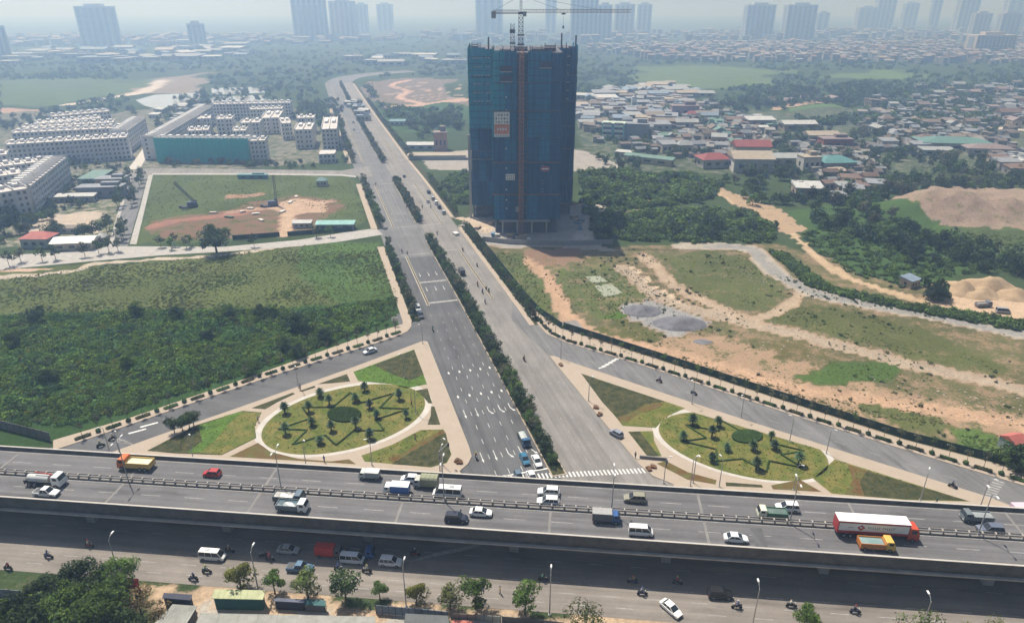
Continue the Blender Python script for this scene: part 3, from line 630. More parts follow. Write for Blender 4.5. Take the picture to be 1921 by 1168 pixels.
# lower road paint
dm2 = MB().box(0, 0, 0, 3.2, 0.15, 0.006).mesh('lane_dash', ['marking_worn'])
for w, k0 in ((-3.1, 0), (-5.6, 2.5), (-8.1, 5)):
    for k in range(-12, 13):
        x, y, z = F(k*8.2+k0, w, 0.018); obj('lane_dash', dm2, lower_road, (x, y, z), FA)
for w, k0 in ((2.2, 0), (14.5, 3), (18, 1)):
    for k in range(-12, 13):
        x, y, z = F(k*8.2+k0, w, 0.018); obj('lane_dash', dm2, lower_road, (x, y, z), FA)
hx = MB().box(0, 0, 0, 7.0, 0.35, 0.006).mesh('hatch_bar', ['marking_worn'])
for k in range(7): x, y, z = F(-17+k*1.5, 1.2+k*0.6, 0.018); obj('hatch_bar', hx, lower_road, (x, y, z), FA+0.5)

# ---------------------------------------------------------------- avenue paint
def amark(name, pts, s, o, m='marking', z=0.03):
    """pts are (along, right) pairs in metres"""
    b = MB(); vs_ = [A(s+p_[0], o+p_[1], z) for p_ in pts]; c0 = vs_[0]; b.poly([(v_[0]-c0[0], v_[1]-c0[1], 0) for v_ in vs_][::-1]); return obj(name, b.mesh(name, [m]), avenue, c0)
R_ = lambda l_, w_: [(0, -w_/2), (l_, -w_/2), (l_, w_/2), (0, w_/2)]
STR = [(0, 0), (1.3, 0.30), (1.3, 0.08), (4.4, 0.08), (4.4, -0.08), (1.3, -0.08), (1.3, -0.30)]
TRN = [(0.3, 1.05), (1.1, 0.8), (1.0, 0.6), (2.2, 0.1), (4.4, 0.09), (4.4, -0.08), (2.0, -0.08), (0.75, 0.42), (0.65, 0.2)]
lanesL = [-13.9, -10.6, -7.3, -4.2, -1.3]
for s_ in (7.5, 27.5):
    for i, o in enumerate(lanesL): amark('lane_arrow', STR if i < 2 else TRN, s_, o)
DI = [(0, 0), (0.9, 0.33), (1.8, 0), (0.9, -0.33)]
for s_ in (38.0, 52.0):
    for o in lanesL: amark('diamond_mark', DI, s_, o)
lines = [-12.2, -9, -5.8, -2.7]
for o in lines:
    for k in range(24):
        s_ = 2+k*6.6
        if s_ < 100: amark('lane_dash', R_(2.0, 0.11), s_, o, 'marking' if s_ < 60 else 'marking_worn')
for o in (7.0, 10.2, 13.4, 16.2):
    for k in range(26):
        s_ = 1+k*6.2
        if o < 15 or s_ < 60: amark('lane_dash', R_(1.8, 0.11), s_, o, 'marking_worn')
for o in (-8.2, -4.2, 7.0, 9.8):
    for k in range(16): amark('lane_dash', R_(4, 0.2), 214+k*5.4 if k < 14 else 300, o, 'marking_worn', 0.034)
amark('stop_line', R_(0.45, 16), 1.2, -7.8)
for k in range(46): amark('zebra_bar', R_(1.9, 0.42), -2.6-0.055*k*0.9*0-((k*0.82-16.5)*0.21), -16.2+k*0.9)
for s_ in (106, 127): amark('rumble_strip', R_(1.2, 10.5), s_, -5.6, 'marking_worn')
for s_, n_ in ((161, 24), (203, 18)):
    for k in range(n_): amark('zebra_bar', R_(1.5, 0.22), s_, -13.5+k*(13.0/n_), 'marking_worn', z=0.034)
amark('stop_line', R_(0.6, 9), 163, 7.9, 'marking_worn'); amark('stop_line', R_(0.6, 9), 204, 7.9, 'marking_worn')
amark('stop_line', R_(0.6, 12), 296, -5, 'marking_worn', 0.034); amark('stop_line', R_(0.6, 9), 356, 7.9, 'marking_worn'); amark('stop_line', R_(0.6, 12), 358, -5, 'marking_worn', 0.034)
for s_ in (118, 134):
    for o in (-9.5, -6.0, -2.8): amark('lane_arrow', STR, s_, o, 'marking')
for s_ in (214, 226, 278, 286):
    for o in (-9.5, -6.0, -2.8): amark('lane_arrow', STR, s_, o, 'marking_worn', 0.034)
# slip road paint
def quad_mark(name, par, pts, z=0.04, m='marking'):
    w = GP(pts); b = MB(); b.poly([(q_[0]-w[0][0], q_[1]-w[0][1], 0) for q_ in w]); me = b.mesh(name, [m])
    if me.polygons[0].normal.z < 0: me.flip_normals()
    return obj(name, me, par, (*w[0], z))
for k in range(6):
    x, y = 1122+k*6, 690-k*3.5; quad_mark('give_way_bar', slip_right, [(x, y), (x+14, y-4), (x+16, y-2.6), (x+2, y+1.6)])
for k in range(8):
    x, y = 1845+k*2.6, 930-k*4.2; quad_mark('zebra_bar', slip_right, [(x, y), (x+20, y+6), (x+21.4, y+4.3), (x+1.6, y-1.6)], m='marking_worn')
for k in range(7):
    x, y = 205+k*4, 828-k*1.2+k*1.9; quad_mark('zebra_bar', slip_left, [(x, y-8), (x+2.2, y-8.4), (x+24, y+2), (x+21, y+2.8)], m='marking_worn')
for a_, b_ in ((240, 812), (262, 800)): quad_mark('lane_arrow', slip_left, [(a_, b_), (a_+34, b_-9), (a_+35, b_-7), (a_+2, b_+2)])
cl = walk(smoothpath([((p0[0]+p1[0])/2, (p0[1]+p1[1])/2) for p0, p1 in zip(GP([(1060, 650), (1200, 692), (1500, 793), (1790, 883)]), GP([(1072, 680), (1330, 766), (1560, 840), (1850, 931)]))], 6), 8)
sd = MB().box(0, 0, 0, 2.6, 0.13, 0.006).mesh('lane_dash', ['marking_worn'])
for x, y, an in cl: obj('lane_dash', sd, slip_right, (x, y, 0.036), an)

# ---------------------------------------------------------------- plants
def leaves(mb, c, r, n_, size, rg, zs=1.0, m=0, shell=0.6, flat=0.0):
    """n_ leaf quads spread through a clump"""
    for _ in range(n_):
        while True:
            d = Vector((rg.uniform(-1, 1), rg.uniform(-1, 1), rg.uniform(-1, 1)))
            if 0.05 < d.length <= 1: break
        d.normalize(); k = r*(shell+(1-shell)*rg.random()); p_ = Vector(c)+Vector((d.x*k, d.y*k, d.z*k*zs))
        nn = (d+Vector((rg.uniform(-1, 1), rg.uniform(-1, 1), rg.uniform(-.4, 1)))*0.8); nn.normalize()
        a = nn.orthogonal().normalized(); a.rotate(Matrix.Rotation(rg.uniform(0, 6.28), 3, nn)); bb = nn.cross(a)
        s1 = size*rg.uniform(0.6, 1.3); s2 = s1*rg.uniform(0.45, 0.8)
        mb.add([p_-a*s1, p_-bb*s2, p_+a*s1, p_+bb*s2], [(0, 1, 2, 3)], m)
def crown(name, seed, clumps, n_, size, m, zs=0.9):
    rg = random.Random(seed); b = MB()
    for c, r in clumps: leaves(b, c, r, n_, size, rg, zs)
    return b.mesh(name, [m])
def round_clumps(seed, R, H0, H1, k, cr):
    rg = random.Random(seed); out_ = []
    for i in range(k):
        t = i*2.399+rg.uniform(-.4, .4); f_ = (i+0.5)/k; zz = H0+(H1-H0)*(0.15+0.8*rg.random()); rr = R*math.sqrt(f_)*rg.uniform(.75, 1.05)*(1-0.35*abs((zz-H0)/(H1-H0)-0.4))
        out_.append(((rr*math.cos(t), rr*math.sin(t), zz), cr*rg.uniform(0.7, 1.2)))
    return out_
def trunk(H, r, seed, limbs=4, spread=1.0, mname='bark'):
    rg = random.Random(seed); b = MB(); top = Vector((rg.uniform(-.15, .15)*H*.3, rg.uniform(-.15, .15)*H*.3, H)); mid = top*0.5
    b.tube((0, 0, -0.1), mid, r*1.25, r, 7); b.tube(mid, top, r, r*.6, 7)
    for i in range(limbs):
        t = i*2.4+rg.random(); b.tube(mid.lerp(top, rg.uniform(.5, 1)), (top.x+spread*math.cos(t), top.y+spread*math.sin(t), H+spread*rg.uniform(.6, 1.1)), r*.45, r*.18, 5)
    return b.mesh('trunk', [mname])
def tree_proto(seed, R, H0, H1, k, cr, n_, size, m, tr=0.14, th=None):
    p_ = Proto(); p_.part('trunk', trunk(th or H0+0.4, tr, seed, 4, R*.6)); p_.part('crown', crown('crown', seed, round_clumps(seed, R, H0, H1, k, cr), n_, size, m)); return p_
TP = {
 'near': [tree_proto(10+i, 2.1, 1.7, 5.0, 11, 1.15, 130, 0.20, m_) for i, m_ in enumerate(('leaf_yellow', 'leaf_mid', 'leaf_olive', 'leaf_dark', 'leaf_mid', 'leaf_yellow'))],
 'median': [tree_proto(30+i, 1.7, 1.0, 4.2, 9, 1.05, 90, 0.22, m_, 0.1) for i, m_ in enumerate(('leaf_dark', 'leaf_mid', 'leaf_dark', 'leaf_grey'))],
 'medfar': [tree_proto(40+i, 1.8, 0.8, 4.0, 7, 1.1, 40, 0.34, m_, 0.1) for i, m_ in enumerate(('leaf_dark', 'leaf_grey', 'leaf_dark'))],
 'sapling': [tree_proto(50+i, 0.85, 2.6, 5.2, 6, 0.55, 34, 0.17, m_, 0.06, 2.8) for i, m_ in enumerate(('leaf_grey', 'leaf_mid', 'leaf_grey'))],
 'big': [tree_proto(60+i, 4.2, 2.4, 8.0, 16, 1.9, 170, 0.30, m_, 0.3) for i, m_ in enumerate(('leaf_dark', 'leaf_mid', 'leaf_dark', 'leaf_mid'))],
 'far': [tree_proto(70+i, 3.6, 1.2, 7.0, 10, 1.9, 46, 0.55, m_, 0.25) for i, m_ in enumerate(('leaf_dark', 'leaf_mid', 'leaf_dark', 'leaf_grey'))],
 'street': [tree_proto(80+i, 1.5, 1.8, 5.0, 6, 0.95, 50, 0.28, m_, 0.09) for i, m_ in enumerate(('leaf_dark', 'leaf_grey', 'leaf_mid'))],
 'acacia': [tree_proto(90+i, 5.2, 4.6, 7.6, 22, 1.7, 260, 0.24, m_, 0.32, 4.2) for i, m_ in enumerate(('leaf_dark', 'leaf_mid', 'leaf_mid'))],
 'dry': [tree_proto(95, 2.6, 1.6, 4.6, 12, 1.0, 60, 0.18, 'dry_leaf', 0.12), tree_proto(96, 2.9, 1.4, 4.2, 12, 1.2, 90, 0.16, 'leaf_olive', 0.12)],
}
# palm: ringed trunk and a head of arching fronds
def palm_proto(seed, H, L, nf, m='leaf_palm'):
    rg = random.Random(seed); p_ = Proto(); b = MB()
    for k in range(5): b.tube((0, 0, H*k/5-0.05), (0, 0, H*(k+1)/5-0.05), 0.24-0.02*k, 0.20-0.02*k, 8)
    p_.part('trunk', b.mesh('trunk', ['bark'])); b = MB()
    for i in range(nf):
        t = i*2.399; el = math.radians(78-95*(i/nf)); l_ = L*rg.uniform(.8, 1.1); q0 = Vector((0, 0, H)); d = Vector((math.cos(t)*math.cos(el), math.sin(t)*math.cos(el), math.sin(el)))
        side = Vector((-math.sin(t), math.cos(t), 0)); pts = []
        for k in range(7):
            pts.append(q0.copy()); q0 = q0+d*(l_/6); d = (d+Vector((0, 0, -0.17))).normalized()
        for k in range(6):
            w0 = 0.34*math.sin(math.pi*(k+.4)/7.0)*L/2.0; w1 = 0.34*math.sin(math.pi*(k+1.4)/7.0)*L/2.0 if k < 5 else 0.02
            for sgn in (-1, 1):
                dn = Vector((0, 0, -0.35)); b.add([pts[k], pts[k+1], pts[k+1]+(side*sgn+dn)*w1, pts[k]+(side*sgn+dn)*w0], [(0, 1, 2, 3)])
    p_.part('crown', b.mesh('crown', [m])); return p_
PALM = [palm_proto(i, 1.3+0.3*i, 1.3+.1*(i % 2), 44+3*i) for i in range(4)]
YPALM = [palm_proto(9, 2.4, 1.3, 12)]

# instanced scatter for what nobody could count
def scatter(name, pts, scl, protos, label, z=None, cat=None):
    n_ = len(pts); me = bpy.data.meshes.new(name); v_ = np.zeros((n_, 3)); v_[:, :pts.shape[1]] = pts
    if z is not None: v_[:, 2] = z
    me.vertices.add(n_); me.vertices.foreach_set('co', v_.ravel())
    a = me.attributes.new('scl', 'FLOAT', 'POINT'); a.data.foreach_set('value', np.asarray(scl, float))
    a = me.attributes.new('rz', 'FLOAT', 'POINT'); a.data.foreach_set('value', RNG.uniform(0, 6.28, n_))
    a = me.attributes.new('idx', 'INT', 'POINT'); a.data.foreach_set('value', RNG.integers(0, len(protos), n_))
    col = bpy.data.collections.new(name+'_kit')
    for i, q_ in enumerate(protos): o_ = bpy.data.objects.new('%s_kit_%02d' % (name, i), q_); col.objects.link(o_)
    ng = bpy.data.node_groups.new(name, 'GeometryNodeTree'); ng.interface.new_socket('Geometry', in_out='INPUT', socket_type='NodeSocketGeometry'); ng.interface.new_socket('Geometry', in_out='OUTPUT', socket_type='NodeSocketGeometry')
    N = ng.nodes; Lk = ng.links; gi = N.new('NodeGroupInput'); go = N.new('NodeGroupOutput'); ip = N.new('GeometryNodeInstanceOnPoints')
    ci = N.new('GeometryNodeCollectionInfo'); ci.inputs[0].default_value = col; ci.inputs[1].default_value = True; ci.inputs[2].default_value = True
    def na(nm, ty):
        z_ = N.new('GeometryNodeInputNamedAttribute'); z_.data_type = ty; z_.inputs[0].default_value = nm; return z_.outputs[0]
    cx_ = N.new('ShaderNodeCombineXYZ'); Lk.new(na('rz', 'FLOAT'), cx_.inputs[2])
    er = N.new('FunctionNodeEulerToRotation'); Lk.new(cx_.outputs[0], er.inputs[0])
    ip.inputs['Pick Instance'].default_value = True
    Lk.new(gi.outputs[0], ip.inputs['Points']); Lk.new(ci.outputs[0], ip.inputs['Instance']); Lk.new(na('idx', 'INT'), ip.inputs['Instance Index'])
    Lk.new(er.outputs[0], ip.inputs['Rotation']); Lk.new(na('scl', 'FLOAT'), ip.inputs['Scale']); Lk.new(ip.outputs[0], go.inputs[0])
    o_ = obj(name, me, label=label, cat=cat or name.replace('_', ' '), kind='stuff'); md_ = o_.modifiers.new('scatter', 'NODES'); md_.node_group = ng
    return o_
def bushes(m, n_, seed0, r=0.8, leaf=0.2, per=90, zs=0.7):
    out_ = []
    for i in range(n_):
        rg = random.Random(seed0+i); b = MB()
        for k in range(4): leaves(b, (rg.uniform(-.6, .6)*r, rg.uniform(-.6, .6)*r, r*zs*rg.uniform(.3, .9)), r*rg.uniform(.5, .8), per//4, leaf, rg, zs)
        out_.append(b.mesh('clump', [m]))
    return out_
mat('leaf_lawn', (0.15, 0.18, 0.04), .9, .3, .2, island=.4, transl=.2, spec=.1, col2=(.19, .165, .06)); LAWNB = bushes('leaf_lawn', 3, 300, .5, .16, 24, .35)
BUSH = bushes('leaf_bush', 6, 200, 1.25, 0.27, 120, .55); BUSHY = bushes('leaf_yellow', 1, 216, 1.0, .25, 90, .7); BUSHD = bushes('leaf_dark', 3, 220, 1.2, 0.3, 80); BUSHO = bushes('leaf_olive', 4, 240, 0.55, 0.16, 40, 0.6); BUSHG = bushes('leaf_mid', 4, 260, 1.3, 0.3, 110)
FARB = bushes('leaf_dark', 3, 280, 4.0, 1.0, 70, 0.8)+bushes('leaf_mid', 2, 284, 4.0, 1.0, 70, 0.8)
# ---------------------------------------------------------------- planting
LOOK = {'leaf_yellow': 'yellow green', 'leaf_mid': 'mid green', 'leaf_olive': 'pale olive', 'leaf_dark': 'dark green', 'leaf_grey': 'grey green', 'dry_leaf': 'dry brown'}
def tree(kind, i, loc, sc, where, group, name=None, rz=None):
    P = TP[kind]; k = i % len(P); look = LOOK[P[k].p[1][1].materials[0].name]
    nm = name or {'sapling': 'sapling', 'street': 'street_tree', 'median': 'median_tree', 'medfar': 'median_tree', 'acacia': 'acacia_tree'}.get(kind, 'tree')
    return P[k].place(nm, loc, random.uniform(0, 6.28) if rz is None else rz, sc, label='%s %s %s' % (look, nm.replace('_', ' '), where), cat='tree', group=group)
cnt = 0
for (a, b_), st, kind in (((3, 130), 2.8, 'median'), ((132, 178), 3.2, 'median'), ((210, 299), 3.1, 'medfar'), ((359, 640), 5.2, 'medfar'), ((645, 898), 7.5, 'medfar')):
    s_ = a
    while s_ < b_:
        o = 1.9+random.uniform(-.5, .5); k = random.randrange(4) if kind == 'median' else random.randrange(3); sc = random.uniform(.85, 1.2)*(1.0 if s_ > 18 else 0.75)*(1.1 if kind == 'medfar' else 1.0)
        tree(kind, k, A(s_, o, 0.15), (sc, sc, sc*random.uniform(.85, 1.1)), 'in the central median, %s from the flyover' % ordn(cnt), 'trees along the central median'); cnt += 1
        s_ += st*random.uniform(.8, 1.2)
for side, o0, rows, where in ((-1, -17.9, ((99, 176, 3.6), (206, 298, 4.0), (366, 640, 7.0)), 'beside the left pavement of the avenue'), (1, 22.2, ((84, 194, 3.8), (216, 300, 4.4), (362, 700, 8.0)), 'on the right verge of the avenue')):
    c_ = 0
    for a, b_, st in rows:
        s_ = a
        while s_ < b_:
            sc = random.uniform(.8, 1.15)*(1.25 if a > 200 else 1)*(1.0 if side < 0 else 0.85)
            tree('street', random.randrange(3), A(s_, o0+random.uniform(-.4, .4), 0.1), sc, '%s, %s from the flyover' % (where, ordn(c_)), 'street trees '+where); c_ += 1; s_ += st*random.uniform(.85, 1.15)
# planting beds and saplings of the slip pavements
def hedge_mesh(lx, ly, h, seed, leaf=0.12, dens=26, name='hedge_bed', m='hedge'):
    rg = random.Random(seed); b = MB(); b.box(0, 0, 0, lx*.92, ly*.88, h*.9)
    for _ in range(int(dens*(lx*ly+2*h*(lx+ly)))):
        f_ = rg.random(); p_ = Vector((rg.uniform(-.5, .5)*lx, rg.uniform(-.5, .5)*ly, h*rg.uniform(.85, 1.1))) if f_ < .55 else Vector((rg.uniform(-.5, .5)*lx, rg.choice((-.5, .5))*ly*rg.uniform(.85, 1.05), rg.uniform(0, 1)*h)) if f_ < .85 else Vector((rg.choice((-.5, .5))*lx*rg.uniform(.9, 1.03), rg.uniform(-.5, .5)*ly, rg.uniform(0, 1)*h))
        n_ = Vector((rg.uniform(-1, 1), rg.uniform(-1, 1), rg.uniform(.2, 1))).normalized(); a = n_.orthogonal(); bb = n_.cross(a)
        b.add([p_-a*leaf, p_-bb*leaf*.6, p_+a*leaf, p_+bb*leaf*.6], [(0, 1, 2, 3)])
    return b.mesh(name, [m])
HB = [hedge_mesh(3.6, 1.3, .35, 5+i, m=('lawn_dark' if i == 1 else 'hedge')) for i in range(2)]
RS = []
for i in range(2):
    rg = random.Random(i); b = MB(); b.blob((0, 0, .45), .6, i, rough=.1); leaves(b, (0, 0, .45), .68, 120, .14, rg, .9, 0, .85); RS.append(b.mesh('round_shrub', ['hedge']))
for nm, path, step, dd in (('beside the scrub field', GP([(745, 627), (690, 646), (500, 705), (330, 763), (200, 808), (130, 832)]), 3.55, 0.7), ('in front of the green fence', GP([(1004, 600), (1030, 626), (1062, 641), (1200, 682), (1500, 780), (1790, 868), (1921, 907), (2050, 950)]), 3.55, 0.8)):
    for i, (x, y, an) in enumerate(walk(path, step)):
        q_ = Vector((x, y, .15)); ox = dd*(1 if nm.startswith('in') else -1); x2, y2 = x-math.sin(an)*ox, y+math.cos(an)*ox
        if i % 2 == 0: obj('hedge_bed', HB[i//2 % 2], None, (x2, y2, .15), an, label='low rectangular hedge bed %s, %s from the avenue' % (nm, ordn(i//2)), cat='hedge', group='hedge beds '+nm)
        else: obj('round_shrub', RS[i//2 % 2], None, (x2, y2, .15), an, label='clipped round shrub %s, %s from the avenue' % (nm, ordn(i//2)), cat='shrub', group='round shrubs '+nm)
        sc = random.uniform(.85, 1.1); tree('sapling', random.randrange(3), (x2+random.uniform(-.3, .3), y2, .15), sc, '%s, %s from the avenue' % (nm, ordn(i)), 'saplings '+nm)
# ornamental gardens: palms, star hedge, dark oval bed
PL = [(601, 745), (684, 734), (749, 750), (618, 760), (667, 754), (694, 766), (762, 785), (580, 773), (586, 799), (707, 785), (622, 809), (668, 803), (601, 833), (694, 824), (535, 776), (536, 815)]
PR = [(1281, 826), (1299, 797), (1346, 800), (1335, 820), (1363, 846), (1335, 866), (1418, 881), (1497, 872), (1452, 843), (1412, 845), (1446, 826)]
for pts, where in ((PL, 'oval garden beside the scrub field'), (PR, 'oval garden beside the green fence')):
    order = sorted(range(len(pts)), key=lambda k: pts[k][0])
    for r_, k in enumerate(order):
        x, y, z = G(*pts[k]); PALM[k % 4].place('garden_palm', (x, y, .18), random.uniform(0, 6), random.uniform(.85, 1.15), label='squat palm in the %s, %s from the left' % (where, ordn(r_)), cat='palm', group='palms of the '+where)
def star(E, par_lbl, rot, k_out, k_in, lim=None):
    cen = G(*E(0, 0)); r_ = empty('star_hedge', (cen.x, cen.y, .18), label='low zigzag star hedge in the %s' % par_lbl, cat='hedge'); P = []
    for i in range(16): P.append(E(rot+2*math.pi*i/16, k_out if i % 2 == 0 else k_in))
    for i in range(16):
        a, b_ = P[i], P[(i+1) % 16]
        if lim and not (len(clip([a, b_, (b_[0]+.1, b_[1]+.1)], *lim)) >= 3 and min((lim[1][0]-lim[0][0])*(q_[1]-lim[0][1])-(lim[1][1]-lim[0][1])*(q_[0]-lim[0][0]) for q_ in (a, b_)) > 0): continue
        pa, pb = G(*a), G(*b_); L_ = (pb-pa).length; an = math.atan2(pb.y-pa.y, pb.x-pa.x)
        obj('hedge_run', hedge_mesh(L_, .42, .28, i, .10, 16, 'hedge_run'), r_, ((pa.x+pb.x)/2-cen.x, (pa.y+pb.y)/2-cen.y, 0), an)
    return r_
star(EL, 'oval garden beside the scrub field', .18, .80, .46); star(ER, 'oval garden beside the green fence', .1, .76, .44, (CL0, CL1))
def oval_bed(cx_, cy_, ax, ay, lbl):
    c0 = G(cx_, cy_); pts = [(q_[0]-c0.x, q_[1]-c0.y) for q_ in GP([(cx_+ax*math.cos(t), cy_+ay*math.sin(t)) for t in T64[::2]])]; b = MB(); b.prism(pts, 0, .4); rg = random.Random(3)
    for _ in range(1600):
        t = rg.uniform(0, 6.28); k = math.sqrt(rg.random()); i = int(t/6.2832*32) % 32; p_ = Vector((pts[i][0]*k, pts[i][1]*k, .42)); n_ = Vector((rg.uniform(-.6, .6), rg.uniform(-.6, .6), 1)).normalized(); a = n_.orthogonal()*.13; bb = n_.cross(a)
        b.add([p_-a, p_-bb, p_+a, p_+bb], [(0, 1, 2, 3)])
    obj('oval_bed', b.mesh('oval_bed', ['hedge']), None, (c0.x, c0.y, .18), label='dark oval planting bed at the middle of the '+lbl, cat='plant bed')
oval_bed(646, 779, 32, 14, 'oval garden beside the scrub field'); oval_bed(1401, 820, 29, 12, 'oval garden beside the green fence')
for i, (u, v) in enumerate(((328, 812), (343, 808), (356, 803), (364, 799))): tree('near', 3, G(u, v, .15), .8, 'on the paved corner of the garden, %s from the left' % ordn(i), 'dark trees at the garden corner')
lp = np.vstack([sample_poly([EL(t, .97) for t in T64[::2]], 1500), sample_poly(clip([ER(t, .97) for t in T64[::2]], CL0, CL1), 1300), sample_poly([(789, 808), (830, 807), (845, 852), (808, 875), (686, 865), (735, 836)], 500), sample_poly([(282, 845), (368, 799), (455, 773), (488, 775), (479, 820), (416, 852)], 650), sample_poly([(666, 698), (776, 657), (799, 720), (763, 727), (692, 716)], 450), sample_poly([(1093, 703), (1280, 766), (1232, 801), (1169, 797)], 500), sample_poly([(1568, 864), (1810, 939), (1700, 936), (1562, 924), (1528, 898)], 500)])
scatter('lawn_grass', lp, RNG.uniform(.2, .5, len(lp)), LAWNB, 'uneven short grass on the lawns of both ornamental gardens', .17, 'grass')
# foreground trees
for i, (u, v, sc) in enumerate(((453, 1108, 1.2), (516, 1112, .95), (578, 1121, 1.15), (649, 1126, 1.2), (713, 1124, .75), (782, 1135, .95), (846, 1141, .92), (892, 1140, 1.3), (985, 1152, 1.2))):
    tree('near', (0, 1, 2, 3, 1, 0, 2, 1, 1)[i], G(u, v), (sc, sc, sc), 'on the lower road verge, %s from the green shed' % ordn(i), 'verge trees of the lower road', 'verge_tree')
tree('dry', 1, G(1095, 1192), 1.3, 'on the near road edge beyond the fence', 'verge trees of the lower road', 'verge_tree'); tree('near', 1, G(1507, 1188), 1.15, 'cut off by the lower edge right of the parked cars', 'verge trees of the lower road', 'verge_tree')
tree('dry', 1, G(1725, 1205), 1.25, 'at the lower edge by the farthest lamp post', 'verge trees of the lower road', 'verge_tree'); tree('dry', 1, G(1870, 1212), 1.1, 'in the lower corner of the frame', 'verge trees of the lower road', 'verge_tree')
tree('near', 0, G(1800, 1215), .9, 'at the lower edge between two thin olive trees', 'verge trees of the lower road', 'verge_tree')
for i, (u, v, sc, kd, tx) in enumerate(((150, 1140, 1.0, 0, 'behind the pale wall'), (225, 1118, .82, 1, 'next to the lower road'), (196, 1178, 1.05, 2, 'over the small tin roof'), (60, 1195, 1.0, 0, 'in the lower corner'), (118, 1172, .9, 1, 'in the middle of the front grove'))):
    tree('acacia', kd, G(u, v), sc, tx, 'trees of the front grove')
for i, (u, v, sc) in enumerate(((20, 1200, 1.1), (90, 1215, 1.2), (150, 1215, 1.2), (240, 1200, 1.0))): tree('big', 1+i % 2, G(u, v), sc*.75, 'along the lower edge of the front grove, %s from the left' % ordn(i), 'trees of the front grove')
tree('dry', 0, G(265, 1150), 1.1, 'between the front grove and the leaning roof', 'trees of the front grove'); tree('dry', 0, G(300, 1165), .9, 'beside the leaning tin roof', 'trees of the front grove')
# single trees of the left fields
tree('big', 0, G(407, 476), 1.5, 'standing alone by the pale cross road', None)
for i, (u, v) in enumerate(((18, 500), (40, 492), (80, 490), (105, 487), (160, 482), (186, 477), (205, 474), (222, 472))): tree('street', i, G(u, v), 1.3, 'on the near side of the cross road, %s from the left' % ordn(i), 'trees on the cross road')
for i, (u, v) in enumerate(((302, 464), (322, 468), (328, 462), (350, 466), (357, 462), (477, 463), (594, 446), (620, 444))): tree('street', i+1, G(u, v), 1.15, 'at the plot edge of the cross road, %s from the left' % ordn(i), 'trees at the plot edge')
for i, (u, v) in enumerate(((267, 336), (265, 343), (262, 352), (253, 372), (250, 380), (248, 388), (233, 438), (231, 446), (229, 453))): tree('street', 0, G(u, v), 1.5, 'on the plot side of the side street, %s from the terraces' % ordn(i), 'trees of the side street')
for i, (u, v) in enumerate(((243, 334), (240, 342), (236, 356), (228, 372), (224, 386), (222, 392), (206, 430), (202, 440), (188, 444), (176, 446))): tree('street', 0, G(u, v), 1.5, 'on the shed side of the side street, %s from the terraces' % ordn(i), 'trees of the side street')
for i, (u, v, sc) in enumerate(((72, 606, .7), (256, 594, .6), (332, 598, .6), (430, 594, .55), (490, 598, .6), (512, 596, .6), (562, 622, .9), (548, 618, .7), (540, 660, .6), (560, 668, .65), (610, 640, .6), (470, 700, .6), (390, 640, .5), (240, 690, .55), (90, 720, .6), (30, 650, .6))): tree('big', i % 4, G(u, v), sc, 'rising out of the scrub field, %s of sixteen' % ordn(i), 'trees in the scrub field')
for i, (u, v, sc) in enumerate(((105, 450, 1.3), (160, 448, 1.1), (10, 440, 1.4), (20, 415, 1.6), (60, 425, 1.0), (48, 400, 1.2))): tree('big', i % 2*2, G(u, v), sc*.8, 'around the red and white roofed sheds, %s of six' % ordn(i), 'trees around the roadside sheds')
# bushes, tufts and rubble
P1 = [(-160, 598), (250, 586), (470, 584), (620, 578), (740, 562), (744, 592), (600, 650), (450, 702), (300, 752), (150, 796), (0, 800), (-160, 850)]
pt = sample_poly(P1, 6700); hh = vnoise(pt[:, 0], pt[:, 1], 9, 5); ok = hh > -1
scatter('scrub', pt[ok], (.4+1.1*hh[ok])*RNG.uniform(.55, 1.45, ok.sum()), BUSH+BUSHD[:1]+BUSHY, 'thick dark green scrub filling the field beside the slip road', 0.0)
P2 = [(-160, 545), (180, 499), (400, 481), (560, 460), (702, 455), (722, 500), (748, 560), (620, 588), (0, 600), (-160, 604)]
pt = sample_poly(P2, 7900); hh = vnoise(pt[:, 0], pt[:, 1], 14, 6); scatter('tall_grass', pt, (.4+.9*hh)*RNG.uniform(.6, 1.2, len(pt)), BUSHO, 'rough olive grass of the wide field beyond the scrub', -.1)
P3 = [(292, 330), (560, 328), (658, 334), (690, 413), (640, 433), (570, 380), (440, 392), (340, 402), (268, 425), (252, 452)]
pt = sample_poly(P3, 1500); scatter('weeds', pt, RNG.uniform(.3, .9, len(pt)), BUSHO, 'low weeds on the building plot by the cross road', -.1)
PG = [[(1085, 326), (1180, 318), (1212, 330), (1235, 385), (1180, 395), (1115, 432), (1100, 400), (1090, 360)], [(1215, 328), (1300, 322), (1350, 345), (1340, 372), (1250, 388)], [(1120, 450), (1150, 420), (1210, 398), (1400, 398), (1455, 430), (1450, 456), (1300, 455)], [(840, 330), (876, 326), (884, 380), (860, 390), (842, 360)]]
pt = np.vstack([sample_poly(q_, k) for q_, k in zip(PG, (600, 400, 760, 160))]); hh = vnoise(pt[:, 0], pt[:, 1], 12, 8); scatter('thicket', pt, (.7+2.6*hh)*RNG.uniform(.6, 1.3, len(pt)), BUSHG, 'dense rounded thicket to the right of the blue tower', -.2)
PS = [[(1440, 470), (1480, 480), (1560, 540), (1700, 572), (1760, 578), (1921, 606), (1921, 622), (1760, 592), (1600, 560), (1520, 538)], [(1500, 440), (1640, 400), (1800, 450), (1890, 510), (1740, 520), (1690, 545), (1600, 515), (1540, 480)]]
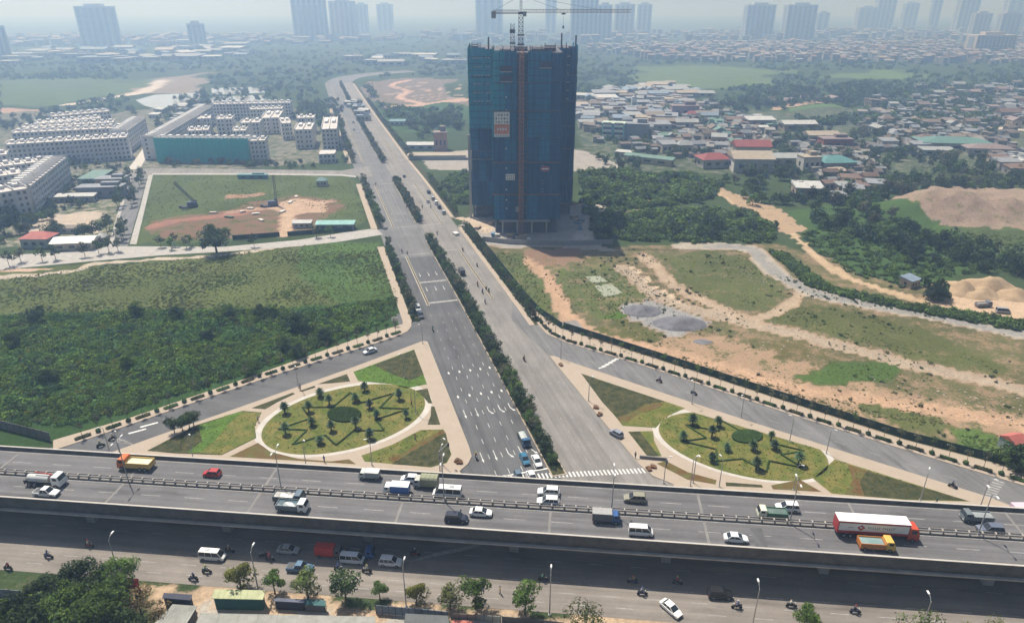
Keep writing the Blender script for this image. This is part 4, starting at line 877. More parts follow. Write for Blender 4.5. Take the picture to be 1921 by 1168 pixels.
pt = sample_poly([(1000, 500), (1200, 475), (1440, 480), (1921, 640), (1921, 860), (1600, 780), (1250, 670)], 2600); hh = vnoise(pt[:, 0], pt[:, 1], 11, 51); pt = pt[hh > .5]; scatter('scattered_weeds', pt, RNG.uniform(.2, .75, len(pt)), BUSHO+BUSHD[:1], 'brown and green weeds scattered over the waste ground', .02, 'weeds')
pt = np.vstack([sample_poly([(1705, 312), (1921, 302), (1921, 342), (1705, 348)], 380), sample_poly([(1760, 430), (1921, 445), (1921, 495), (1840, 468)], 300), sample_poly([(1640, 385), (1700, 380), (1780, 440), (1700, 440)], 160)]); scatter('meadow_grass', pt, RNG.uniform(.6, 1.5, len(pt)), BUSHO, 'rough meadow grass round the rubble mound', .0, 'grass')
pt = np.vstack([sample_poly(PS[0], 900), sample_poly(PS[1], 900)]); scatter('undergrowth', pt, RNG.uniform(.5, 1.5, len(pt)), BUSHG, 'green undergrowth along the winding dirt track', -.2)
PW = [[(1245, 484), (1400, 484), (1470, 556), (1430, 588), (1330, 560)], [(1450, 598), (1520, 576), (1640, 596), (1880, 692), (1860, 704), (1560, 628)], [(1500, 707), (1560, 680), (1690, 684), (1640, 716)], [(1105, 548), (1190, 580), (1135, 600)], [(1560, 747), (1760, 780), (1790, 800), (1640, 782)], [(1790, 815), (1921, 832), (1921, 885), (1820, 848)], [(925, 472), (985, 478), (1048, 602), (990, 560)], [(1020, 520), (1200, 505), (1240, 560), (1080, 590)], [(1080, 640), (1250, 680), (1450, 745), (1620, 795), (1600, 770), (1300, 672)]]
pt = np.vstack([sample_poly(q_, k) for q_, k in zip(PW, (700, 700, 260, 160, 260, 220, 420, 500, 420))]); scatter('wild_grass', pt, RNG.uniform(.25, .8, len(pt)), BUSHO, 'patches of wild grass scattered over the waste ground', -.05)
pt = np.array([A(s_, o)[:2] for s_, o in zip(RNG.uniform(80, 196, 520), RNG.uniform(21.0, 24.3, 520))]+[A(s_, o)[:2] for s_, o in zip(RNG.uniform(92, 176, 300), RNG.uniform(-19.2, -17, 300))]+[A(s_, o)[:2] for s_, o in zip(RNG.uniform(0, 178, 500), RNG.uniform(.7, 3.1, 500))]); scatter('verge_shrubbery', pt, RNG.uniform(.3, .75, len(pt)), BUSHD, 'low dark shrubbery under the avenue trees', .1)
rk = []
for i in range(3): b = MB(); b.blob((0, 0, .1), .4, i, rough=.4, nu=6, nv=4, zs=.6); rk.append(b.mesh('stone', ['rubble']))
pt = np.vstack([sample_poly([(1040, 490), (1100, 480), (1110, 540), (1050, 540)], 90), sample_poly([(1150, 500), (1350, 560), (1600, 640), (1500, 680), (1280, 620)], 240), sample_poly([(1380, 500), (1490, 550), (1440, 570)], 90), sample_poly([(1560, 700), (1921, 740), (1921, 800), (1700, 770)], 200), sample_poly([(1180, 462), (1300, 462), (1240, 480), (1060, 478)], 120), sample_poly([(1700, 370), (1921, 380), (1921, 430), (1760, 430)], 500), sample_poly([(850, 380), (885, 400), (935, 440), (900, 445)], 120), sample_poly([(1080, 420), (1120, 400), (1110, 450), (1050, 456)], 60)])
def gz(pt_):
    xi = np.clip(np.searchsorted(gx, pt_[:, 0]), 0, len(gx)-1); yi = np.clip(np.searchsorted(gy, pt_[:, 1]), 0, len(gy)-1); return ZP[yi, xi]
scatter('rubble', pt, RNG.uniform(.12, .8, len(pt))**1.3, rk, 'pale stones and rubble strewn over the waste ground', gz(pt))
# scattered trees of the right-hand countryside, one by one
far_pts = []
def grove(poly, n_, sc, where, group, kinds=(0, 1, 2, 3), far=False):
    if far: far_pts.extend([(x, y, sc) for x, y in sample_poly(poly, int(n_*3.8))]); return
    pt_ = sample_poly(poly, n_); hz_ = gz(pt_); order = np.argsort(pt_[:, 0])
    for r_, k in enumerate(order): tree('far', random.choice(kinds), (pt_[k, 0], pt_[k, 1], hz_[k]), random.uniform(.7, 1.15)*sc, '%s, %s from the left' % (where, ordn(r_)), group)
grove([(1340, 342), (1400, 322), (1480, 318), (1500, 350), (1480, 395), (1400, 385)], 26, .95, 'in the wood below the cream hall', 'trees below the cream hall')
grove([(1500, 400), (1560, 375), (1640, 385), (1690, 430), (1640, 470), (1560, 450)], 24, 1.0, 'around the dirt track bend', 'trees around the dirt track')
grove([(1640, 440), (1700, 430), (1800, 470), (1921, 480), (1921, 525), (1820, 512), (1700, 505)], 34, 1.1, 'in the dark belt behind the sand heaps', 'trees behind the sand heaps', (0, 2))
grove([(1740, 555), (1785, 555), (1785, 585), (1745, 585)], 5, 1.0, 'beside the sand heaps', 'trees beside the sand heaps', (0, 2))
grove([(1640, 345), (1720, 335), (1800, 345), (1921, 330), (1921, 352), (1760, 358), (1660, 372)], 22, .85, 'behind the rubble mound', 'trees behind the rubble mound', (0, 2), far=True)
grove([(1860, 855), (1921, 868), (1921, 892), (1880, 880)], 4, .65, 'by the small red hut', 'trees by the red hut', (0, 2))
grove([(1600, 250), (1660, 240), (1720, 300), (1640, 330), (1560, 300)], 20, .9, 'between the green and teal roofs', 'trees among the village roofs', far=True)
grove([(1100, 300), (1180, 290), (1300, 300), (1330, 318), (1240, 322), (1120, 318)], 18, .8, 'behind the pale lot by the tower', 'trees behind the pale lot')
grove([(760, 225), (870, 215), (870, 248), (780, 262)], 16, .9, 'behind the brick house left of the tower', 'trees behind the brick house', far=True)
grove([(300, 190), (400, 170), (560, 165), (610, 215), (560, 235), (330, 200)], 22, 1.0, 'around the pale lake', 'trees around the pale lake', (0, 2), far=True)
grove([(120, 345), (180, 330), (235, 330), (200, 380), (110, 400)], 16, .7, 'between the terraces and the sheds', 'trees by the terrace sheds', (0, 2))
grove([(300, 300), (480, 306), (480, 314), (300, 314)], 22, .5, 'at the foot of the green netting', 'trees below the green netting', (1, 3))
grove([(1450, 250), (1560, 240), (1560, 262), (1450, 275)], 10, .8, 'behind the long white roof', 'trees behind the white roof', far=True)

grove([(1090, 240), (1140, 232), (1240, 262), (1330, 285), (1300, 300), (1180, 285)], 26, .75, 'among the sheds near the turquoise building', 'trees near the turquoise building', far=True)
grove([(1200, 205), (1340, 205), (1420, 235), (1400, 255), (1260, 240)], 30, .8, 'among the grey village roofs', 'trees among the grey roofs', far=True)
grove([(1440, 270), (1520, 262), (1620, 285), (1640, 330), (1540, 345), (1450, 312)], 26, .8, 'around the pale stone house', 'trees around the stone house', far=True)
grove([(1480, 345), (1560, 335), (1680, 350), (1700, 375), (1620, 395), (1500, 390)], 30, .85, 'on the slope above the track bend', 'trees on the slope above the track')
grove([(1640, 225), (1760, 215), (1880, 235), (1860, 262), (1700, 275)], 30, .85, 'among the roofs left of the teal hall', 'trees by the teal hall', far=True)
grove([(1580, 190), (1720, 170), (1921, 165), (1921, 200), (1760, 215), (1640, 222)], 34, 1.0, 'in the far village on the right', 'trees of the far village', (0, 2), far=True)
grove([(1330, 195), (1450, 175), (1640, 160), (1640, 195), (1480, 196), (1400, 215)], 34, 1.1, 'in the dark belt below the bright paddy', 'trees below the bright paddy', (0, 2), far=True)
grove([(1100, 345), (1200, 330), (1330, 340), (1330, 380), (1250, 392), (1120, 425)], 22, .75, 'rising from the thicket right of the tower', 'trees in the thicket')
grove([(1130, 445), (1210, 405), (1400, 402), (1450, 440), (1430, 455)], 20, .7, 'along the front of the thicket', 'trees along the thicket front', (0, 2))
grove([(1700, 292), (1860, 298), (1921, 318), (1921, 330), (1760, 335)], 16, .8, 'on the meadow below the teal hall', 'trees on the teal hall meadow', (0, 2), far=True)
for q_, k, s_ in (([(10, 312), (240, 304), (240, 318), (120, 331), (10, 350)], 60, .6), ([(125, 340), (180, 330), (120, 400), (60, 430), (60, 410)], 40, .6), ([(280, 225), (330, 200), (400, 190), (300, 262)], 40, .7), ([(545, 200), (640, 185), (655, 300), (640, 310), (635, 240), (590, 215)], 60, .7), ([(0, 225), (100, 205), (260, 200), (270, 218), (210, 212), (60, 240), (0, 262)], 70, .8), ([(440, 300), (600, 306), (600, 316), (440, 314)], 30, .45), ([(0, 380), (60, 400), (60, 440), (0, 460)], 30, .7)): far_pts.extend([(x, y, s_) for x, y in sample_poly(q_, k)])
fp = np.array(far_pts); scatter('village_trees', fp[:, :2], fp[:, 2]*RNG.uniform(.6, 1.1, len(fp)), [q_.p[1][1] for q_ in TP['far']], 'dark trees crowding between the village roofs', -.2, 'trees')
# far woodland: one mass
u_ = RNG.uniform(-300, 2220, 9500); v_ = 66+RNG.random(9500)**0.8*170
W_ = np.array([tuple(G(a, b_))[:2] for a, b_ in zip(u_, v_)])
keep = (vnoise(W_[:, 0], W_[:, 1], 90, 31)*.6+vnoise(W_[:, 0], W_[:, 1], 30, 32)*.4) > .40
AVP = [A(s_, -1)[:2] for s_ in (200, 360, 600, 915)]+E1[1:]
keep &= dline(W_[:, 0], W_[:, 1], AVP) > 32
for q_ in ([(0, 150), (285, 150), (270, 174), (140, 198), (0, 214)], [(1190, 122), (1330, 120), (1472, 135), (1440, 162), (1300, 170), (1200, 162)], [(1550, 132), (1700, 130), (1712, 152), (1560, 154)], [(1480, 198), (1560, 194), (1612, 212), (1560, 226), (1470, 218)], [(690, 150), (760, 141), (880, 144), (880, 207), (720, 204)], [(0, 200), (300, 195), (560, 165), (650, 330), (0, 330)], [(240, 140), (390, 140), (390, 200), (240, 200)], [(860, 200), (1100, 195), (1100, 330), (860, 330)], [(1080, 185), (1330, 170), (1500, 225), (1560, 330), (1080, 330)]):
    keep &= ~inpoly(W_[:, 0], W_[:, 1], GP(q_))
scatter('far_woodland', W_[keep], RNG.uniform(.6, 1.5, keep.sum()), FARB, 'distant tree belts melting into blue haze', -.3)
# ---------------------------------------------------------------- vehicles (front towards +x)
def wheel_meshes(r, w):
    b = MB(); b.tube((0, -w/2, 0), (0, w/2, 0), r, r, 12); t = b.mesh('wheel', ['rubber'])
    b = MB(); b.tube((0, -w/2-.012, 0), (0, w/2+.012, 0), r*.58, r*.58, 8); return t, b.mesh('rim', ['metal_grey'])
WH = {r: wheel_meshes(r, w) for r, w in ((.33, .22), (.38, .25), (.5, .32))}
def add_wheels(P, xs, hw, r):
    for x in xs:
        for s_ in (-1, 1): k = P.part('wheel', WH[r][0], (x, s_*(hw-.12), r)); P.part('rim', WH[r][1], (0, 0, 0), k)
def sect(x, hw, zb, zt, ch=.12): return [(x, -hw*.92, zb), (x, hw*.92, zb), (x, hw, zb+.15), (x, hw, zt-ch), (x, hw*.87, zt), (x, -hw*.87, zt), (x, -hw, zt-ch), (x, -hw, zb+.15)]
def qm(name, pts, m): b = MB(); b.poly(pts); return b.mesh(name, [m])
def bm_(name, x, y, z, sx, sy, sz, m, taper=1.0): b = MB(); b.box(x, y, z, sx, sy, sz, 0, 0, taper); return b.mesh(name, [m])
CARS = {  # body stations (x, half width, top z), greenhouse rear/front at belt and roof, belt z, roof z, wheel x
 'sedan': ([(-2.25, .72, .78), (-2.1, .84, .98), (-1.5, .89, 1.02), (.9, .9, .98), (1.8, .85, .84), (2.2, .68, .66)], (-1.75, 1.15, -1.05, .25), .97, 1.45, 1.38, .33),
 'hatch': ([(-1.9, .76, .85), (-1.8, .82, 1.0), (.8, .84, .98), (1.5, .8, .88), (1.85, .66, .68)], (-1.8, 1.0, -1.45, .2), .97, 1.5, 1.2, .33),
 'suv': ([(-2.25, .84, 1.0), (-2.15, .91, 1.12), (.9, .93, 1.1), (1.8, .9, 1.0), (2.25, .76, .78)], (-2.15, 1.15, -1.85, .35), 1.1, 1.74, 1.36, .38),
 'pickup': ([(-2.55, .86, 1.0), (-2.5, .9, 1.08), (.95, .92, 1.08), (1.95, .9, 1.0), (2.5, .78, .8)], (-.95, 1.2, -.6, .45), 1.06, 1.75, 1.6, .38),
 'van': ([(-2.3, .84, 1.1), (-2.25, .86, 1.15), (1.3, .87, 1.15), (2.0, .84, 1.0), (2.3, .76, .8)], (-2.28, 1.95, -2.2, 1.15), 1.12, 1.95, 1.45, .33),
 'minibus': ([(-2.95, .95, 1.25), (-2.9, 1.0, 1.3), (1.9, 1.0, 1.3), (2.6, .97, 1.1), (2.95, .85, .85)], (-2.92, 2.45, -2.85, 1.6), 1.27, 2.35, 1.9, .38),
}
def car_proto(kind):
    st, (r0, f0, r1, f1), zb, zr, wx, wr = CARS[kind]; P = Proto(); b = MB(); b.loft([sect(x, hw, .26, zt) for x, hw, zt in st]); P.part('body', b.mesh('body', ['paint']), (0, 0, 0), None, 'a')
    hb = max(q_[1] for q_ in st)*.90; ht = hb*.82; z0 = zb-.02
    P.part('windscreen', qm('windscreen', [(f0, -hb, z0), (f0, hb, z0), (f1, ht, zr), (f1, -ht, zr)], 'glass_dark'))
    P.part('rear_window', qm('rear_window', [(r0, hb, z0), (r0, -hb, z0), (r1, -ht, zr), (r1, ht, zr)], 'glass_dark'))
    for s_ in (-1, 1): P.part('side_window', qm('side_window', [(r0, s_*hb, z0), (f0, s_*hb, z0), (f1, s_*ht, zr), (r1, s_*ht, zr)][::-s_], 'glass_dark'))
    b = MB(); b.prism([(r1-.04, -ht-.02), (f1+.04, -ht-.02), (f1+.04, ht+.02), (r1-.04, ht+.02)], zr-.02, zr+.05); P.part('roof', b.mesh('roof', ['paint']), (0, 0, 0), None, 'a')
    b = MB()
    for s_ in (-1, 1):
        for xa, xb in ((r0, r1), (f0, f1)): b.tube((xa, s_*hb, z0), (xb, s_*ht, zr), .055, .05, 4)
        n_ = 2 if kind in ('sedan', 'hatch', 'pickup') else 3
        for k in range(1, n_): f_ = k/n_; b.tube((r0+(f0-r0)*f_*.9, s_*(hb+.01), z0), (r1+(f1-r1)*f_, s_*(ht+.01), zr), .045, .045, 4)
    P.part('pillar_frame', b.mesh('pillar_frame', ['paint']), (0, 0, 0), None, 'a')
    xf, xr = st[-1][0], st[0][0]; hf = st[-1][1]
    for s_ in (-1, 1): P.part('headlight', bm_('headlight', xf-.08, s_*(hf-.1), st[-1][2]-.16, .16, .3, .14, 'light_clear')); P.part('tail_light', bm_('tail_light', xr+.02, s_*(st[0][1]-.12), st[0][2]-.25, .08, .22, .2, 'light_red'))
    P.part('bumper', bm_('bumper', xf-.02, 0, .3, .14, hf*1.9, .22, 'metal_dark'))
    if kind == 'pickup': P.part('load_bed', bm_('load_bed', -1.75, 0, 1.085, 1.3, 1.5, .01, 'metal_dark'))
    if kind == 'minibus': P.part('roof_vent', bm_('roof_vent', -1.0, 0, zr+.05, .9, .7, .1, 'metal_grey'))
    add_wheels(P, (-wx, wx), max(q_[1] for q_ in st), wr); return P
CP = {k: car_proto(k) for k in CARS}
def truck_proto(L, kind, W=2.2, cabL=1.7, bedH=1.7, cabH=2.3):
    """cab over engine truck: roles a cab, b load body, c cover"""
    P = Proto(); xf = L/2; big = L > 7; wr = .5 if big else .38; zc = .75 if big else .55; hw = W/2
    b = MB(); b.loft([[(x, -hw, z0), (x, hw, z0), (x, hw, zt*.62+z0*.38), (x, hw*.93, zt), (x, -hw*.93, zt), (x, -hw, zt*.62+z0*.38)] for x, z0, zt in ((xf-cabL, zc-.1, cabH+zc-.5), (xf-cabL+.15, zc-.15, cabH+zc-.4), (xf-.45, zc-.2, cabH+zc-.42), (xf-.04, zc-.2, zc+cabH*.42), (xf, zc-.1, zc+.3))]); P.part('cab', b.mesh('cab', ['paint']), (0, 0, 0), None, 'a')
    z1, z2 = zc+cabH*.46, zc+cabH*.78
    P.part('windscreen', qm('windscreen', [(xf+.0, -hw*.86, z1), (xf+.0, hw*.86, z1), (xf-.34, hw*.82, z2), (xf-.34, -hw*.82, z2)], 'glass_dark'))
    for s_ in (-1, 1): P.part('side_window', bm_('side_window', xf-cabL*.52, s_*(hw-.02), z1+.02, cabL*.45, .06, z2-z1-.15, 'glass_dark')); P.part('headlight', bm_('headlight', xf-.02, s_*(hw-.3), zc+.02, .1, .34, .2, 'light_clear'))
    P.part('chassis', bm_('chassis', -.1, 0, zc-.3, L-.5, W*.55, .26, 'metal_dark')); x0, x1 = -L/2, xf-cabL-.12; bl = x1-x0; bx_ = (x0+x1)/2
    if kind == 'box': P.part('cargo_box', bm_('cargo_box', bx_, 0, zc, bl, W, bedH, 'paint'), (0, 0, 0), None, 'b'); P.part('box_roof', bm_('box_roof', bx_, 0, zc+bedH, bl+.03, W+.03, .06, 'paint'), (0, 0, 0), None, 'c')
    if kind in ('dump', 'open'):
        b = MB(); t_ = .1; h_ = bedH
        for s_ in (-1, 1): b.box(bx_, s_*(hw-t_/2), zc, bl, t_, h_)
        b.box(x0+t_/2, 0, zc, t_, W-2*t_, h_); b.box(x1-t_/2, 0, zc, t_, W-2*t_, h_*1.1); b.box(bx_, 0, zc-.05, bl, W, .1)
        for k in range(5):
            for s_ in (-1, 1): b.box(x0+bl*(k+.5)/5, s_*(hw+.03), zc, .1, .06, h_*.98)
        P.part('load_body', b.mesh('load_body', ['paint']), (0, 0, 0), None, 'b')
        b = MB(); b.loft([[(x, -hw+.12, zc+.2), (x, hw-.12, zc+.2), (x, hw-.2, zc+h_*.8), (x, 0, zc+h_*k), (x, -hw+.2, zc+h_*.8)] for x, k in ((x0+.12, .85), (x0+bl*.35, 1.08), (x1-bl*.3, 1.05), (x1-.15, .9))]); P.part('load', b.mesh('load', ['paint']), (0, 0, 0), None, 'c')
    if kind == 'canvas':
        P.part('load_body', bm_('load_body', bx_, 0, zc, bl, W, bedH*.45, 'paint'), (0, 0, 0), None, 'b'); prof = [(-hw, .0), (hw, .0), (hw, bedH*.45), (hw*.75, bedH*.62), (0, bedH*.7), (-hw*.75, bedH*.62), (-hw, bedH*.45)]
        b = MB(); b.loft([[(x, y, zc+bedH*.45+z*(.94 if k % 2 else 1.0)) for y, z in prof] for k, x in enumerate([x0+bl*i/8 for i in range(9)])]); P.part('canvas_cover', b.mesh('canvas_cover', ['cloth']), (0, 0, 0), None, 'c')
    if kind == 'tank':
        b = MB(); b.tube((x0+.6, 0, zc+.75), (x1-.9, 0, zc+.75), .85, .85, 14); P.part('tank', b.mesh('tank', ['paint']), (0, 0, 0), None, 'b')
        b = MB(); b.box(x1-.3, 0, zc, .6, .7, 1.4); b.tube((x1-.3, 0, zc+1.9), (x0+bl*.35, .1, zc+2.2), .14, .11, 6); b.tube((x1-.3, 0, zc+1.3), (x1-.3, 0, zc+1.95), .2, .16, 6); P.part('crane_arm', b.mesh('crane_arm', ['paint']), (0, 0, 0), None, 'c')
        P.part('tail_rack', bm_('tail_rack', x0+.25, 0, zc, .5, W*.9, .8, 'metal_dark'))
    for s_ in (-1, 1): P.part('tail_light', bm_('tail_light', x0-.02, s_*(hw-.25), zc-.25, .06, .3, .14, 'light_red'))
    xs = [xf-cabL*.55, x0+bl*.2]+([x0+bl*.2+1.15] if big else []); add_wheels(P, xs, hw+.06, wr); return P
TK = {'big_dump': truck_proto(7.4, 'dump', 2.45, 1.9, 1.25, 2.4), 'mid_dump': truck_proto(6.2, 'dump', 2.2, 1.7, 1.15, 2.1), 'open': truck_proto(5.6, 'open', 2.0, 1.6, 1.0, 1.9), 'box': truck_proto(5.4, 'box', 1.95, 1.5, 1.75, 1.9), 'small_box': truck_proto(4.4, 'box', 1.75, 1.4, 1.35, 1.6), 'canvas': truck_proto(5.2, 'canvas', 2.1, 1.5, 2.0, 1.9), 'tank': truck_proto(8.2, 'tank', 2.4, 1.9, 1.5, 2.4)}
def semi_proto():
    P = truck_proto(5.6, 'none', 2.45, 2.1, 1, 2.75); z0 = 1.15; x1, x0 = .75, -12.2; L = x1-x0; H = 2.7; cx_ = (x0+x1)/2
    c = P.part('trailer', bm_('trailer', cx_, 0, z0, L, 2.45, H, 'paint'), (0, 0, 0), None, 't')
    P.part('trailer_roof', bm_('trailer_roof', cx_, 0, z0+H, L+.04, 2.49, .07, 'mirror_white'), (0, 0, 0), c)
    for s_ in (-1, 1):
        P.part('white_panel', bm_('white_panel', cx_, s_*1.235, z0+.62, L-.35, .03, H-1.0, 'mirror_white'), (0, 0, 0), c)
        b = MB(); b.add([(x0+4.2-.75, s_*1.26, z0+1.45), (x0+4.2, s_*1.26, z0+.75), (x0+4.2+.75, s_*1.26, z0+1.45), (x0+4.2, s_*1.26, z0+2.15)], [(0, 1, 2, 3)][::1]); P.part('diamond_emblem', b.mesh('diamond_emblem', ['paint']), (0, 0, 0), c, 't')
        b = MB(); b.add([(x0+4.0, s_*1.268, z0+1.75), (x0+4.0, s_*1.268, z0+1.15), (x0+4.45, s_*1.268, z0+1.45)], [(0, 1, 2)]); P.part('arrow_emblem', b.mesh('arrow_emblem', ['mirror_white']), (0, 0, 0), c)
        b = MB(); rg = random.Random(4)
        for xa, n_, h_ in ((x0+1.9, 5, .26), (x0+5.5, 6, .5), (x0+8.1, 6, .5)):
            for k in range(n_):
                xx = xa+k*h_*.78; b.box(xx, s_*1.25, z0+1.3, h_*.16, .02, h_); b.box(xx+h_*.26, s_*1.25, z0+1.3+h_*rg.choice((0, .42, .82)), h_*.4, .02, h_*.17)
        P.part('lettering', b.mesh('lettering', ['metal_dark']), (0, 0, 0), c)
    P.part('underframe', bm_('underframe', cx_, 0, z0-.3, L, 1.1, .3, 'metal_dark'), (0, 0, 0), c); add_wheels(P, (x0+1.4, x0+2.6, x0+3.8), 1.25, .5); return P
SEMI = semi_proto()
WHT, BLK, RED, BLU, SIL, DRK, ORG, YEL, TEAL, OLV, GRN = (.75, .75, .74), (.015, .016, .02), (.38, .02, .025), (.03, .10, .22), (.42, .43, .45), (.06, .065, .075), (.55, .13, .02), (.62, .40, .09), (.05, .12, .14), (.22, .23, .15), (.06, .16, .10)
ZC = .8
def on_deck(u, v): q_ = G(u, v, DECK+ZC); return (q_.x, q_.y, DECK+.008)
def on_road(u, v, z=.03): q_ = G(u, v, ZC); return (q_.x, q_.y, z)
LEFT, RIGHT = FA+math.pi, FA
def veh(P, name, loc, rz, cols, label, cat, sc=1.0): return P.place(name, loc, rz, sc, color=cols, label=label, cat=cat)
c1 = lambda c: {'a': c}
